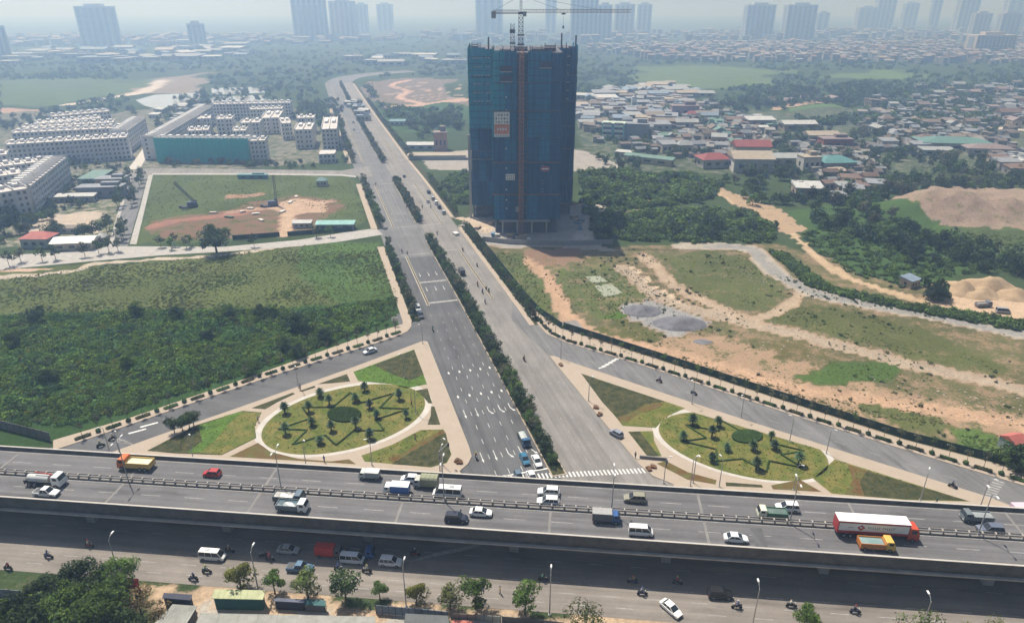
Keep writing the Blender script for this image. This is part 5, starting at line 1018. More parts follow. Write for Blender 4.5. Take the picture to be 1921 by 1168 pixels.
V = [
 (TK['big_dump'], 'dump_truck', on_deck(256, 871), LEFT, {'a': ORG, 'b': YEL, 'c': (.55, .55, .42)}, 'orange dump truck with a pale covered load, near the garden corner', 'truck'),
 (CP['hatch'], 'car', on_deck(397, 886), LEFT, c1(RED), 'bright red car alone on the far side of the flyover', 'car'),
 (TK['small_box'], 'box_truck', on_deck(693, 890), LEFT, {'a': (.5, .55, .52), 'b': (.28, .32, .32), 'c': (.6, .6, .58)}, 'small grey box truck beside the far parapet of the flyover', 'truck'),
 (CP['hatch'], 'car', on_deck(768, 896), LEFT, c1(WHT), 'white car just ahead of the olive canvas truck', 'car'),
 (TK['box'], 'box_truck', on_deck(744, 918), LEFT, {'a': WHT, 'b': (.04, .14, .42), 'c': WHT}, 'box truck with blue sides and a white roof', 'truck'),
 (TK['canvas'], 'canvas_truck', on_deck(799, 905), LEFT, {'a': (.45, .45, .40), 'b': OLV, 'c': (.27, .28, .19)}, 'olive canvas covered truck behind a white car', 'truck'),
 (CP['minibus'], 'minibus', on_deck(839, 924), LEFT, c1(WHT), 'white minibus with dark windows following the blue sided truck', 'minibus'),
 (CP['suv'], 'car', on_deck(1029, 921), LEFT, c1(WHT), 'white car on the flyover, farther of the side by side pair', 'car'),
 (CP['suv'], 'car', on_deck(1028, 939), LEFT, c1((.72, .73, .72)), 'white car on the flyover, nearer of the side by side pair', 'car'),
 (CP['suv'], 'car', on_deck(1191, 933), LEFT, c1((.26, .25, .19)), 'khaki off road car below the wide crossing', 'car'),
 (TK['open'], 'open_truck', on_deck(1448, 962), LEFT, {'a': (.66, .66, .52), 'b': GRN, 'c': (.12, .17, .15)}, 'small truck with a cream cab and green bed', 'truck'),
 (CP['suv'], 'car', on_deck(1477, 950), LEFT, c1(WHT), 'white car passing the cream and green truck', 'car'),
 (TK['open'], 'open_truck', on_deck(1832, 969), LEFT, {'a': (.16, .18, .19), 'b': (.2, .22, .23), 'c': (.3, .32, .32)}, 'dark grey truck at the far right of the flyover', 'truck'),
 (CP['suv'], 'car', on_deck(1858, 991), LEFT, c1((.12, .14, .19)), 'dark blue car beside the dark grey truck', 'car'),
 (TK['tank'], 'tank_truck', on_deck(86, 902), RIGHT, {'a': WHT, 'b': (.55, .56, .55), 'c': (.42, .05, .03)}, 'white tank truck carrying a red crane arm', 'truck'),
 (CP['pickup'], 'car', on_deck(87, 922), RIGHT, c1(WHT), 'white pickup driving beside the white tank truck', 'pickup'),
 (TK['mid_dump'], 'dump_truck', on_deck(543, 933), RIGHT, {'a': (.10, .14, .18), 'b': (.10, .12, .13), 'c': (.40, .39, .36)}, 'dark dump truck half hidden behind the white cabbed one', 'truck'),
 (TK['mid_dump'], 'dump_truck', on_deck(549, 949), RIGHT, {'a': WHT, 'b': (.16, .19, .20), 'c': (.08, .12, .14)}, 'dump truck with a white cab and grey body', 'truck'),
 (CP['suv'], 'car', on_deck(856, 970), RIGHT, c1((.02, .024, .045)), 'black off road car behind the white saloon', 'car'),
 (CP['sedan'], 'car', on_deck(902, 959), RIGHT, c1(WHT), 'white saloon with a dark roof glass ahead of the black car', 'car'),
 (TK['box'], 'box_truck', on_deck(1137, 970), RIGHT, {'a': (.04, .10, .26), 'b': (.13, .13, .14), 'c': (.34, .33, .32)}, 'truck with a blue cab and dark grey box', 'truck'),
 (CP['van'], 'van', on_deck(1202, 995), RIGHT, c1(WHT), 'small white van near the front parapet of the flyover', 'van'),
 (CP['sedan'], 'car', on_deck(1381, 1007), RIGHT, c1((.7, .72, .73)), 'white rounded saloon by the dark asphalt patch', 'car'),
 (SEMI, 'trailer_truck', on_deck(1690, 1000), RIGHT, {'a': (.50, .07, .03), 't': (.36, .03, .035)}, 'long red and white trailer truck with an orange red cab', 'truck'),
 (TK['mid_dump'], 'dump_truck', on_deck(1643, 1020), RIGHT, {'a': (.66, .42, .10), 'b': (.55, .20, .05), 'c': (.22, .32, .32)}, 'orange dump truck with a yellow cab beside the long trailer', 'truck'),
 (CP['minibus'], 'van', on_road(399, 1041), RIGHT, c1(WHT), 'white people carrier on the sunny side of the lower road', 'van', .86),
 (CP['pickup'], 'car', on_road(563, 1063), RIGHT, c1((.06, .14, .24)), 'blue pickup on the lower road behind a verge tree', 'pickup'),
 (CP['sedan'], 'car', on_road(541, 1029), RIGHT, c1(SIL), 'silver saloon in the shadow of the flyover', 'car'),
 (TK['box'], 'box_truck', on_road(618, 1035), RIGHT, {'a': (.16, .12, .1), 'b': (.62, .04, .02), 'c': (.62, .05, .03)}, 'truck with a bright red box in the flyover shadow', 'truck'),
 (CP['van'], 'van', on_road(661, 1047), RIGHT, c1((.62, .66, .72)), 'pale van in the flyover shadow next to the red truck', 'van'),
 (TK['open'], 'open_truck', on_road(676, 1036), RIGHT, {'a': (.04, .12, .34), 'b': (.08, .09, .11), 'c': (.05, .05, .05)}, 'small truck with a blue cab beyond the pale van', 'truck'),
 (CP['suv'], 'car', on_road(733, 1052), RIGHT, c1((.68, .7, .73)), 'white off road car at the edge of the flyover shadow', 'car'),
 (CP['suv'], 'car', on_road(1351, 1112), RIGHT+.04, c1(BLK), 'black car on the lower road at the edge of the shadow', 'car'),
 (CP['sedan'], 'car', on_road(1259, 1139), RIGHT-.85, c1(WHT), 'white saloon turning across the lower road', 'car'),
 (TK['open'], 'open_truck', on_road(983, 823), AANG+math.pi, {'a': (.03, .10, .20), 'b': (.12, .15, .15), 'c': (.42, .45, .43)}, 'blue cabbed truck waiting beside the median', 'truck'),
 (CP['sedan'], 'car', on_road(984, 859), AANG+math.pi, c1((.03, .14, .24)), 'blue saloon waiting ahead of the blue cabbed truck', 'car'),
 (CP['sedan'], 'car', on_road(1007, 863), AANG+math.pi, c1(WHT), 'white saloon waiting beside the median tip', 'car'),
 (CP['hatch'], 'car', on_road(973, 892), AANG+math.pi, c1((.10, .15, .20)), 'dark car on the wide zebra crossing', 'car'),
 (CP['sedan'], 'car', on_road(998, 893), AANG+math.pi, c1(WHT), 'white saloon crossing the zebra bars towards the flyover', 'car'),
 (CP['sedan'], 'car', on_road(694, 657, .04), math.atan2(SLIP_L_UP[3][1]-SLIP_L_UP[2][1], SLIP_L_UP[3][0]-SLIP_L_UP[2][0]), c1((.62, .64, .68)), 'silver saloon on the slip road past the scrub', 'car'),
 (CP['hatch'], 'car', on_road(1156, 812, .15), AANG+.45, c1((.22, .24, .30)), 'grey car parked on the garden pavement', 'car'),
 (CP['suv'], 'car', on_road(784, 578), AANG+math.pi, c1((.5, .52, .55)), 'silver car turning from the service lane into the slip road', 'car'),
 (CP['suv'], 'car', on_road(789, 590), AANG+math.pi, c1((.05, .06, .08)), 'dark car following the silver one into the slip road', 'car'),
 (TK['box'], 'box_truck', on_road(866, 510), AANG, {'a': (.05, .05, .06), 'b': (.03, .03, .035), 'c': (.05, .05, .055)}, 'black box truck beside the middle of the median', 'truck'),
 (CP['hatch'], 'car', on_road(750, 335), AANG, c1(BLK), 'black car at the far junction, nearer of two', 'car'),
 (CP['hatch'], 'car', on_road(758, 330), AANG, c1(DRK), 'black car at the far junction, farther of two', 'car'),
 (CP['sedan'], 'car', on_road(803, 377), AANG, c1((.28, .28, .28)), 'grey car by the end of the divider near the tower', 'car'),
 (CP['sedan'], 'car', on_road(664, 243), AANG+math.pi, c1(DRK), 'dark car on the distant avenue, middle of three', 'car'), (CP['sedan'], 'car', on_road(673, 247), AANG+math.pi, c1(SIL), 'silver car on the distant avenue, right of three', 'car'), (CP['sedan'], 'car', on_road(663, 229), AANG+math.pi, c1(BLU), 'blue car on the distant avenue, farthest of three', 'car'),
 (CP['van'], 'van', on_road(1882, 583), FA-.1, c1((.3, .3, .32)), 'dusty grey van beside the sand heaps', 'van'), (TK['open'], 'open_truck', on_road(1845, 571), FA+.2, {'a': (.12, .14, .2), 'b': (.2, .2, .22), 'c': (.3, .28, .25)}, 'dusty dark truck beside the sand heaps', 'truck'),
 (TK['box'], 'box_truck', on_road(1921, 958, .04), FA+.1, {'a': (.5, .45, .55), 'b': (.55, .40, .50), 'c': (.6, .5, .56)}, 'pink truck half out of frame on the slip road', 'truck'),
]
for q_ in V: veh(*q_)
# parked cars in front of the terraces and by the pale lot
for i, (u, v, c) in enumerate(((880-40, 398, SIL), (832, 388, BLK), (826, 380, WHT), (820, 372, SIL), (812, 360, DRK))): veh(CP['suv'], 'car', on_road(u-8, v, .15), AANG, c1(c), 'parked car by the tower yard, %s from the tower' % ordn(i), 'car')

# motorbikes with riders
def lathe_y(name, m, r, w): b = MB(); b.tube((0, -w/2, 0), (0, w/2, 0), r, r, 10); return b.mesh(name, [m])
def bike_proto():
    P = Proto(); b = MB(); b.loft([[(x, -w_, z0), (x, w_, z0), (x, w_*.8, z1), (x, -w_*.8, z1)] for x, w_, z0, z1 in ((-.75, .08, .55, .72), (-.4, .15, .38, .78), (.05, .13, .3, .62), (.3, .15, .3, .7), (.45, .1, .5, .95))]); P.part('body', b.mesh('body', ['paint']), (0, 0, 0), None, 'a')
    b = MB(); b.loft([[(x, -.13, z), (x, .13, z), (x, .11, z+.1), (x, -.11, z+.1)] for x, z in ((-.75, .76), (-.3, .74), (.05, .7))]); P.part('seat', b.mesh('seat', ['rubber']))
    wm = lathe_y('wheel', 'rubber', .29, .11)
    P.part('wheel', wm, (-.6, 0, .29)); P.part('wheel', wm, (.65, 0, .29)); b = MB(); b.tube((.65, .08, .3), (.42, .08, 1.0), .03, .03, 5); b.tube((.65, -.08, .3), (.42, -.08, 1.0), .03, .03, 5); b.tube((.38, -.34, 1.02), (.38, .34, 1.02), .025, .025, 5); P.part('handlebar', b.mesh('handlebar', ['metal_dark']))
    P.part('headlight', bm_('headlight', .5, 0, .88, .1, .16, .14, 'light_clear')); return P
BIKE = bike_proto()
def skin_person(name, joints, edges, radii):
    me = bpy.data.meshes.new(name+'_k'); me.from_pydata(joints, edges, []); o_ = bpy.data.objects.new(name+'_k', me); C.objects.link(o_)
    sk = o_.modifiers.new('s', 'SKIN'); sk.use_smooth_shade = True
    for i, r_ in enumerate(radii): me.skin_vertices[0].data[i].radius = (r_, r_)
    me.skin_vertices[0].data[0].use_root = True
    su = o_.modifiers.new('u', 'SUBSURF'); su.levels = 1; su.render_levels = 1
    dg = bpy.context.evaluated_depsgraph_get(); out_ = bpy.data.meshes.new_from_object(o_.evaluated_get(dg)); out_.name = name
    bpy.data.objects.remove(o_); return out_
J = [(-.25, 0, .86), (-.2, 0, 1.1), (-.14, 0, 1.33), (-.10, 0, 1.47), (-.06, 0, 1.62), (-.06, 0, 1.72),
     (-.13, .19, 1.34), (.1, .27, 1.12), (.35, .29, 1.04), (-.13, -.19, 1.34), (.1, -.27, 1.12), (.35, -.29, 1.04),
     (-.2, .12, .84), (.18, .18, .80), (.1, .17, .42), (.24, .17, .36), (-.2, -.12, .84), (.18, -.18, .80), (.1, -.17, .42), (.24, -.17, .36)]
ED = [(0, 1), (1, 2), (2, 3), (3, 4), (4, 5), (2, 6), (6, 7), (7, 8), (2, 9), (9, 10), (10, 11), (0, 12), (12, 13), (13, 14), (14, 15), (0, 16), (16, 17), (17, 18), (18, 19)]
RD = [.15, .155, .15, .06, .1, .08, .075, .055, .04, .075, .055, .04, .1, .08, .05, .045, .1, .08, .05, .045]
rider = skin_person('rider', J, ED, RD)
def dress(me):
    for q_ in ('cloth', 'cloth_dark', 'skin'): me.materials.append(MATS[q_])
    for p_ in me.polygons:
        c = p_.center; p_.material_index = 2 if c.z > 1.46 or (c.x > .24 and c.z > .9) else (0 if c.z > .92 and not (c.x > .0 and c.z < .95) else 1)
dress(rider)
b = MB(); b.blob((-.06, 0, 1.68), .145, 3, rough=.02, nu=10, nv=6); helmet = b.mesh('helmet', ['paint'], True)
SH = [(.35, .05, .05), (.08, .12, .3), (.5, .48, .42), (.05, .05, .06), (.1, .25, .15), (.45, .3, .1), (.25, .25, .28)]; SN = ['red', 'blue', 'cream', 'black', 'green', 'orange', 'grey']
HC = [(.6, .6, .58), (.05, .05, .05), (.35, .04, .04), (.05, .12, .35), (.5, .45, .1)]; HN = ['white', 'black', 'red', 'blue', 'yellow']
BK = [('on the lower road', FA, [(90, 1040), (14, 1062), (167, 1020), (362, 1082), (387, 1068), (506, 1045), (494, 1039), (635, 1064), (688, 1067), (779, 1036), (1019, 1083), (1187, 1087), (1271, 1089), (1205, 1109), (1383, 1134), (1485, 1132), (1605, 1143), (430, 1030)]),
      ('on the near avenue', AANG, [(812, 617), (983, 672), (893, 855), (910, 565), (896, 533), (905, 546), (912, 541), (917, 544), (895, 497)]), ('on the far avenue', AANG, [(820, 437), (818, 448), (756, 345), (868, 468), (705, 345), (764, 474), (754, 471), (792, 388), (808, 388)]),
      ('on the slip road by the fence', math.atan2(SLIP_R_UP[5][1]-SLIP_R_UP[4][1], SLIP_R_UP[5][0]-SLIP_R_UP[4][0]), [(1237, 712), (1302, 735), (1788, 909)]), ('on the slip road by the scrub', math.atan2(SLIP_L_UP[3][1]-SLIP_L_UP[2][1], SLIP_L_UP[3][0]-SLIP_L_UP[2][0]), [(210, 820), (188, 833), (312, 787)])]
bi = 0
for where, an, pts in BK:
    for k, (u, v) in enumerate(sorted(pts)):
        q_ = G(u, v, .8); hd = an+(math.pi if (bi % 3 == 0 and 'avenue' not in where) or (where == 'on the near avenue' and u < 900) else 0)+random.uniform(-.08, .08); z = .035; sc_ = 1.12
        BIKE.place('motorbike', (q_.x, q_.y, z), hd, sc_, color={'a': random.choice((BLK, DRK, (.25, .03, .03), (.05, .07, .2)))}, label='motorbike %s, %s from the left' % (where, ordn(k)), cat='motorbike', group='motorbikes '+where)
        i = bi % 7; j = bi % 5; r_ = obj('person', rider, None, (q_.x, q_.y, z), hd, sc_, label='rider in %s, %s helmet, %s, %s from the left' % (SN[i], HN[j], where, ordn(k)), cat='person', group='riders '+where, color=SH[i]); obj('helmet', helmet, r_, color=HC[j]); bi += 1
# people on foot
JS = [(0, 0, .95), (0, 0, 1.15), (0, 0, 1.4), (0, 0, 1.52), (.02, 0, 1.62), (.02, 0, 1.72), (0, .18, 1.4), (.03, .25, 1.12), (.1, .25, .86), (0, -.18, 1.4), (-.03, -.25, 1.12), (0, -.25, .86), (0, .09, .92), (.08, .1, .5), (.02, .1, .06), (.16, .1, .04), (0, -.09, .92), (-.02, -.1, .5), (-.16, -.1, .08), (-.03, -.1, .04)]
walker = skin_person('walker', JS, ED, [.13, .13, .15, .06, .1, .085, .07, .05, .04, .07, .05, .04, .1, .07, .05, .045, .1, .07, .05, .045])
for q_ in ('cloth', 'cloth_dark', 'skin'): walker.materials.append(MATS[q_])
for p_ in walker.polygons: p_.material_index = 2 if p_.center.z > 1.5 or (abs(p_.center.y) > .2 and p_.center.z < 1.0) else (0 if p_.center.z > .93 else 1)
for i, (u, v, tx) in enumerate(((779, 821, 'on the plaza beside the lawns'), (608, 862, 'on the ring path by the lamp post'), (484, 787, 'on the ring path near the scrub field'), (1192, 855, 'on the garden pavement near the benches'), (1758, 938, 'by the parapet at the narrow end of the garden'), (938, 1107, 'at the edge of the lower road behind a tree'), (563, 727, 'at the slip road side of the oval garden'), (772, 757, 'on the ring path near the plaza'), (1250, 870, 'beside the ring path under a lamp post'))):
    q_ = G(u, v, .8); o_ = obj('person', walker, None, (q_.x, q_.y, .16 if v < 1000 else .015), i*1.3, 1.08, label='person in %s standing %s' % (SN[i % 7], tx), cat='person', color=SH[i % 7])
    b = MB(); b.blob((.01, 0, 1.74), .12, i, rough=.03, nu=8, nv=5); obj('hair', b.mesh('hair', ['metal_dark']), o_)

# lamp posts
def lamp_proto(H, arm, double=False, mname='pole_grey'):
    P = Proto(); b = MB(); b.tube((0, 0, 0), (0, 0, H*.5), .13, .1, 7); b.tube((0, 0, H*.5), (0, 0, H), .1, .07, 7); P.part('pole', b.mesh('pole', [mname])); P.part('base_plate', bm_('base_plate', 0, 0, 0, .5, .5, .12, 'concrete'))
    for s_ in ((-1, 1) if double else (1,)):
        b = MB(); b.tube((0, 0, H-.2), (0, s_*arm*.5, H+.45), .05, .045, 5); b.tube((0, s_*arm*.5, H+.45), (0, s_*arm, H+.6), .045, .04, 5); P.part('arm', b.mesh('arm', [mname]))
        P.part('lamp_head', bm_('lamp_head', 0, s_*(arm+.3), H+.54, .3, .85, .16, 'lamp_white', .8))
    return P
LMED, LROAD, LGAR = lamp_proto(9.5, 1.3, True), lamp_proto(9.5, 1.1), lamp_proto(7.6, .8)
for i, (u, v) in enumerate(((-60, 892), (236, 907), (527, 923), (833, 941), (1147, 961), (1482, 984), (1836, 1008))):
    t, w = FI(u, v, DECK); LMED.place('median_lamp', F(t, 8.2, DECK+.28), FA, None, label='twin armed lamp post on the flyover median, %s from the left' % ordn(i), cat='lamp post', group='flyover lamp posts')
for i, (u, v) in enumerate(((226, 1085), (485, 1108), (762, 1136), (1031, 1152), (1410, 1180), (1721, 1204))):
    q_ = G(u, v); LROAD.place('street_lamp', (q_.x, q_.y, 0), FA, None, label='tall lamp post on the near verge of the lower road, %s from the left' % ordn(i), cat='lamp post', group='lower road lamp posts')
for nm, pts in (('garden beside the scrub field', [(206, 848), (226, 855), (363, 861), (574, 872), (698, 872), (828, 886), (830, 872), (758, 707), (793, 644), (560, 727), (780, 775)]), ('garden beside the green fence', [(1052, 673), (1104, 752), (1245, 905), (1298, 757), (1390, 783), (1481, 828), (1550, 850), (1726, 938), (1488, 918), (1295, 911), (1300, 905), (1349, 912), (1838, 952)])):
    for i, (u, v) in enumerate(sorted(pts)): q_ = G(u, v, .15); LGAR.place('garden_lamp', (q_.x, q_.y, .15), random.uniform(0, 6), random.uniform(.85, 1.0), label='slim lamp post in the %s, %s from the left' % (nm, ordn(i)), cat='lamp post', group='lamp posts of the '+nm)
# ---------------------------------------------------------------- tower under construction
mat('slab_grey', (0.12, 0.12, 0.13), 0.9, 0.15, 0.3)
mat('steel_rust', (0.20, 0.10, 0.055), 0.8, 0.3, 0.6)
def net_mat(name, col, col2, transp):
    m, n, l, out = nt_new(name); p = n.new('ShaderNodeBsdfPrincipled'); p.inputs['Roughness'].default_value = .85; p.inputs['Specular IOR Level'].default_value = .1
    geo = n.new('ShaderNodeNewGeometry'); mp = n.new('ShaderNodeMapping'); mp.inputs['Scale'].default_value = (.55, .55, .07); l.new(geo.outputs['Position'], mp.inputs[0])
    z = n.new('ShaderNodeTexNoise'); z.inputs['Scale'].default_value = 1.0; z.inputs['Detail'].default_value = 6; l.new(mp.outputs[0], z.inputs['Vector'])
    r = n.new('ShaderNodeMapRange'); r.inputs[1].default_value = .3; r.inputs[2].default_value = .7; l.new(z.outputs['Fac'], r.inputs[0])
    mx = n.new('ShaderNodeMix'); mx.data_type = 'RGBA'; l.new(r.outputs[0], mx.inputs[0]); mx.inputs[6].default_value = (*col, 1); mx.inputs[7].default_value = (*col2, 1); l.new(mx.outputs[2], p.inputs['Base Color'])
    t = n.new('ShaderNodeBsdfTransparent'); ms = n.new('ShaderNodeMixShader'); ms.inputs[0].default_value = transp; l.new(p.outputs[0], ms.inputs[1]); l.new(t.outputs[0], ms.inputs[2]); l.new(ms.outputs[0], out.inputs[0])
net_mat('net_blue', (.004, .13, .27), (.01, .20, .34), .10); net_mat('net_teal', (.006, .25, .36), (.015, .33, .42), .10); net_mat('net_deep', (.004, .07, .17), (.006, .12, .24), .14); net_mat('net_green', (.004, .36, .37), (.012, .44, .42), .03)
mat('net_seam', (.004, .05, .12), .9, .3, .3)
TX, TY = 6.0, 345.0
tw = empty('tower_block', (TX, TY, 0), label='tall unfinished tower wrapped in blue and teal safety netting', cat='tower block')
def tpart(name, mb, mats, par=None): mb.v = [(a-TX, b_-TY, c) for a, b_, c in mb.v]; return obj(name, mb.mesh(name, mats), par or tw)
TH, NF = 81.0, 26; FH = TH/NF
B1, B2, B3 = (-20.5, -8.5, 342, 376), (-8.5, 22.5, 316, 370), (22.5, 31.0, 348, 378)
for k in range(NF+1):
    b = MB(); z = k*FH
    for x0, x1, y0, y1 in (B1, B2, B3): b.box((x0+x1)/2, (y0+y1)/2, z, x1-x0-.8, y1-y0-.8, .28)
    tpart('floor_slab', b, ['slab_grey'])
b = MB()
for x0, x1, y0, y1 in (B1, B2, B3): b.box((x0+x1)/2, (y0+y1)/2+2, 0, (x1-x0)*.72, (y1-y0)*.8, TH)
tpart('core_wall', b, ['concrete_dark'])
cm_ = MB().box(0, 0, 0, .9, .9, TH).mesh('column', ['slab_grey'])
for x in (-19.5, -14.5, -9.5, -7.5, -2, 3.5, 9, 14.5, 21.5, 24, 30): obj('column', cm_, tw, (x-TX, (317.2 if -8 < x < 22 else 343.2 if x < 0 else 349.2)-TY, 0))
def net(x0, y0, x1, y1, z0, z1, m, seed):
    """one rippled sheet of netting"""
    rg = random.Random(seed); b = MB(); nu, nv_ = 8, 6; d = Vector((x1-x0, y1-y0, 0)); nn = Vector((d.y, -d.x, 0)).normalized(); ph = rg.uniform(0, 6); g_ = []
    for j in range(nv_+1):
        for i in range(nu+1): q_ = Vector((x0, y0, 0))+d*(i/nu)+nn*(.14*math.sin(i*1.9+ph)+rg.uniform(-.08, .08)); g_.append((q_.x, q_.y, z0+(z1-z0)*j/nv_))
    b.add(g_, [(j*(nu+1)+i, j*(nu+1)+i+1, (j+1)*(nu+1)+i+1, (j+1)*(nu+1)+i) for j in range(nv_) for i in range(nu)]); return tpart('net_panel', b, [m])
tiers = [6.5, 19, 34, 45, 57, 69, TH+1.6]; sd = 0
faces = [((-8.5, 315.6), (22.5, 315.6), 6), ((-20.5, 341.6), (-8.5, 341.6), 3), ((22.5, 347.6), (31, 347.6), 2), ((-20.9, 376), (-20.9, 341.6), 4), ((31.4, 347.6), (31.4, 378), 4), ((-8.9, 341.6), (-8.9, 315.6), 3), ((22.9, 315.6), (22.9, 347.6), 4)]
for fi, (a, c, nb) in enumerate(faces):
    for i in range(nb):
        for ti in range(len(tiers)-1):
            if fi in (3,) and ti < 2: continue
            xa, ya = a[0]+(c[0]-a[0])*(i+.01)/nb, a[1]+(c[1]-a[1])*(i+.01)/nb; xb, yb = a[0]+(c[0]-a[0])*(i+.99)/nb, a[1]+(c[1]-a[1])*(i+.99)/nb; sd += 1
            up = ti >= 3; m_ = ('net_teal' if fi in (1, 3, 5) and up else 'net_blue') if up else ('net_deep' if (ti+i+fi) % 3 else 'net_blue')
            if fi == 0 and i in (0,) and up: m_ = 'net_teal'
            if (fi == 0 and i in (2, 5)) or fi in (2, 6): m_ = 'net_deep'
            if fi == 0 and i == 2: ya += 1.5; yb += 1.5
            net(xa, ya, xb, yb, tiers[ti]+.12, tiers[ti+1]-.12-(random.uniform(-.6, 2.4) if ti == 5 else 0), m_, sd)
b = MB(); b.box(-21.2, 342.2, 0, 1.2, 1.4, 42); tpart('concrete_pier', b, ['concrete_light'])
for z, m_ in ((34, 'steel_rust'), (19, 'steel_rust'), (57, 'metal_dark')):
    b = MB(); b.box(7, 315.0, z-.15, 31.5, 1.0, .3); tpart('catch_ledge', b, [m_])
b = MB(); b.box(-14.7, 341.0, 30, 12.5, 1.0, .25); tpart('catch_ledge', b, ['metal_grey'])
# ground floor frames and canopies
for x in (-4.5, 2.5, 9.5, 16.5): b = MB(); b.box(x, 315.2, 0, .7, .7, 6.3); tpart('entrance_column', b, ['concrete_light'])
b = MB(); b.box(6, 314.6, 6.1, 24, 2.2, .5); tpart('entrance_beam', b, ['concrete'])
for x, w_ in ((-1, 6), (6, 6), (13, 6)): b = MB(); b.box(x, 316.5, .2, w_, .3, 5.4); tpart('entrance_bay', b, ['window_dark'])
sm = {}
for x0, x1, y in ((-20.5, -8.5, 341.2), (-8.5, 22.5, 315.2), (22.5, 31, 347.2)):
    me_ = MB().box(0, 0, 0, x1-x0, .1, .22).mesh('net_seam', ['net_seam'])
    for k in range(3, NF): obj('net_seam', me_, tw, ((x0+x1)/2-TX, y-TY, k*FH))
for x in (-5.4, -.3, 9.8, 12.2, 17.3, 19.2, 22.3): obj('pole_line', MB().box(0, 0, 0, .22, .12, TH-7).mesh('pole_line', ['net_seam']), tw, (x-TX, 315.1-TY, 6.8))
# lights, patches, banners on the netting
wl_ = MB().box(0, 0, 0, .55, .12, .55).mesh('white_lamp', ['lamp_white'])
for z in (12, 16, 21, 26, 31, 40, 45.5, 51, 57, 62.5): obj('white_lamp', wl_, tw, (-2.6-TX, 315.1-TY, z))
op = MB().box(0, 0, 0, .42, .12, .8).mesh('net_opening', ['concrete_light'])
for r_ in range(6):
    for k in range(6): obj('net_opening', op, tw, (-17.9+k*1.15+(1.2 if k > 3 else 0)-TX, 341.1-TY, 57.5+r_*3.9))
op2 = MB().box(0, 0, 0, 1.1, .12, .5).mesh('net_opening', ['concrete_light'])
for r_ in range(6): obj('net_opening', op2, tw, (27-TX, 347.0-TY, 58+r_*3.9))
for z in (20, 24, 31): 
    for k in range(2): obj('net_opening', MB().box(0, 0, 0, 1.1, .12, .22).mesh('net_opening', ['metal_grey']), tw, (14.2-TX, 315.2-TY, z+k*1.4))
for x, z in ((-2.5, 73.6), (14.5, 75.2), (-2.5, 69.5)): b = MB(); b.box(x, 315.3, z, 5.2, .5, 2.2); b.box(x, 314.8, z-.3, 5.4, 1.4, .3, 0, 1); tpart('open_bay', b, ['window_dark', 'concrete'])
ban = empty('hoarding_banner', (-4.6, 315.0, 45.5), label='white and orange banner hung on the blue netting', cat='banner')
obj('white_field', bm_('white_field', 0, 0, 0, 7.0, .15, 11.0, 'mirror_white'), ban); mat('orange_print', (.62, .22, .10), .8, .2, .8); obj('orange_field', bm_('orange_field', 0, -.1, 1.3, 6.7, .1, 4.3, 'orange_print'), ban)
for r_, z in enumerate((9.3, 7.7, 6.2)):
    for k in range(5): obj('print_mark', bm_('print_mark', -2.5+k*1.25, -.1, z, .3+.65*((k*7+r_*3) % 5)/5, .06, .75, 'metal_dark'), ban)
for k in range(6): obj('print_mark', bm_('print_mark', -2.6+k*1.05, -.1, .3, .6, .06, .5, 'metal_grey'), ban)
for k in range(4): obj('print_mark', bm_('print_mark', -1.8+k*1.2, -.18, 2.9, .75, .06, 1.1, 'mirror_white'), ban)
b2 = empty('small_banner', (-.8, 315.0, 25.8), label='small white printed sheet on the lower netting', cat='banner'); obj('white_field', bm_('white_field', 0, 0, 0, 4.2, .15, 2.8, 'mirror_white'), b2)
for r_ in range(2):
    for k in range(4): obj('print_mark', bm_('print_mark', -1.4+k*.95, -.1, .45+r_*1.1, .55, .06, .6, 'metal_dark'), b2)
b3 = empty('round_emblem', (15.3, 315.0, 31), label='dull red oval emblem on the tower netting', cat='sign'); b = MB(); b.add([(2.3*math.cos(t), 0, 1.3*math.sin(t)) for t in T64[::4]][::-1], [tuple(range(16))]); mat('emblem_red', (.32, .10, .14), .8, .1, 1); obj('disc', b.mesh('disc', ['emblem_red']), b3); obj('print_mark', bm_('print_mark', 0, -.06, -.2, 3.0, .06, .45, 'mirror_white'), b3)
# roof: forms, rebar and stair heads
for i, (x, y, w_, d_, h_) in enumerate(((13, 322, 9, 6, 2.6), (17, 326, 5, 5, 3.6), (-3, 322, 5, 4, 1.6), (-17.5, 346, 3.2, 3, 3.0), (4, 330, 6, 6, 2.2))): b = MB(); b.box(x, y, TH+.3, w_, d_, h_*.35); b.box(x, y, TH+.3+h_*.55, w_, d_, h_*.12); [b.tube((x+sx*w_*.45, y+sy*d_*.45, TH), (x+sx*w_*.45, y+sy*d_*.45, TH+h_), .12, .12, 4) for sx in (-1, 1) for sy in (-1, 1)]; tpart('formwork_table', b, ['crane_grey'])
rb = MB(); rg = random.Random(2)
for k in range(9): rb.tube((rg.uniform(-.3, .3), rg.uniform(-.3, .3), 0), (rg.uniform(-.4, .4), rg.uniform(-.4, .4), rg.uniform(1.8, 3.2)), .05, .05, 3)
rbm = rb.mesh('rebar_bundle', ['crane_grey'])
for x in (-20, -15, -11, -8, -4, 2, 8, 13, 18, 22, 26, 30.5): obj('rebar_bundle', rbm, tw, (x-TX, (318 if -8 <= x <= 22 else 343 if x < 0 else 350)-TY, TH), x)
for x, y, h_ in ((-11, 343, 5.5), (23.6, 349, 7), (30.4, 349, 6)): b = MB(); b.box(x, y, TH, .7, .7, h_); tpart('roof_column', b, ['crane_grey'])

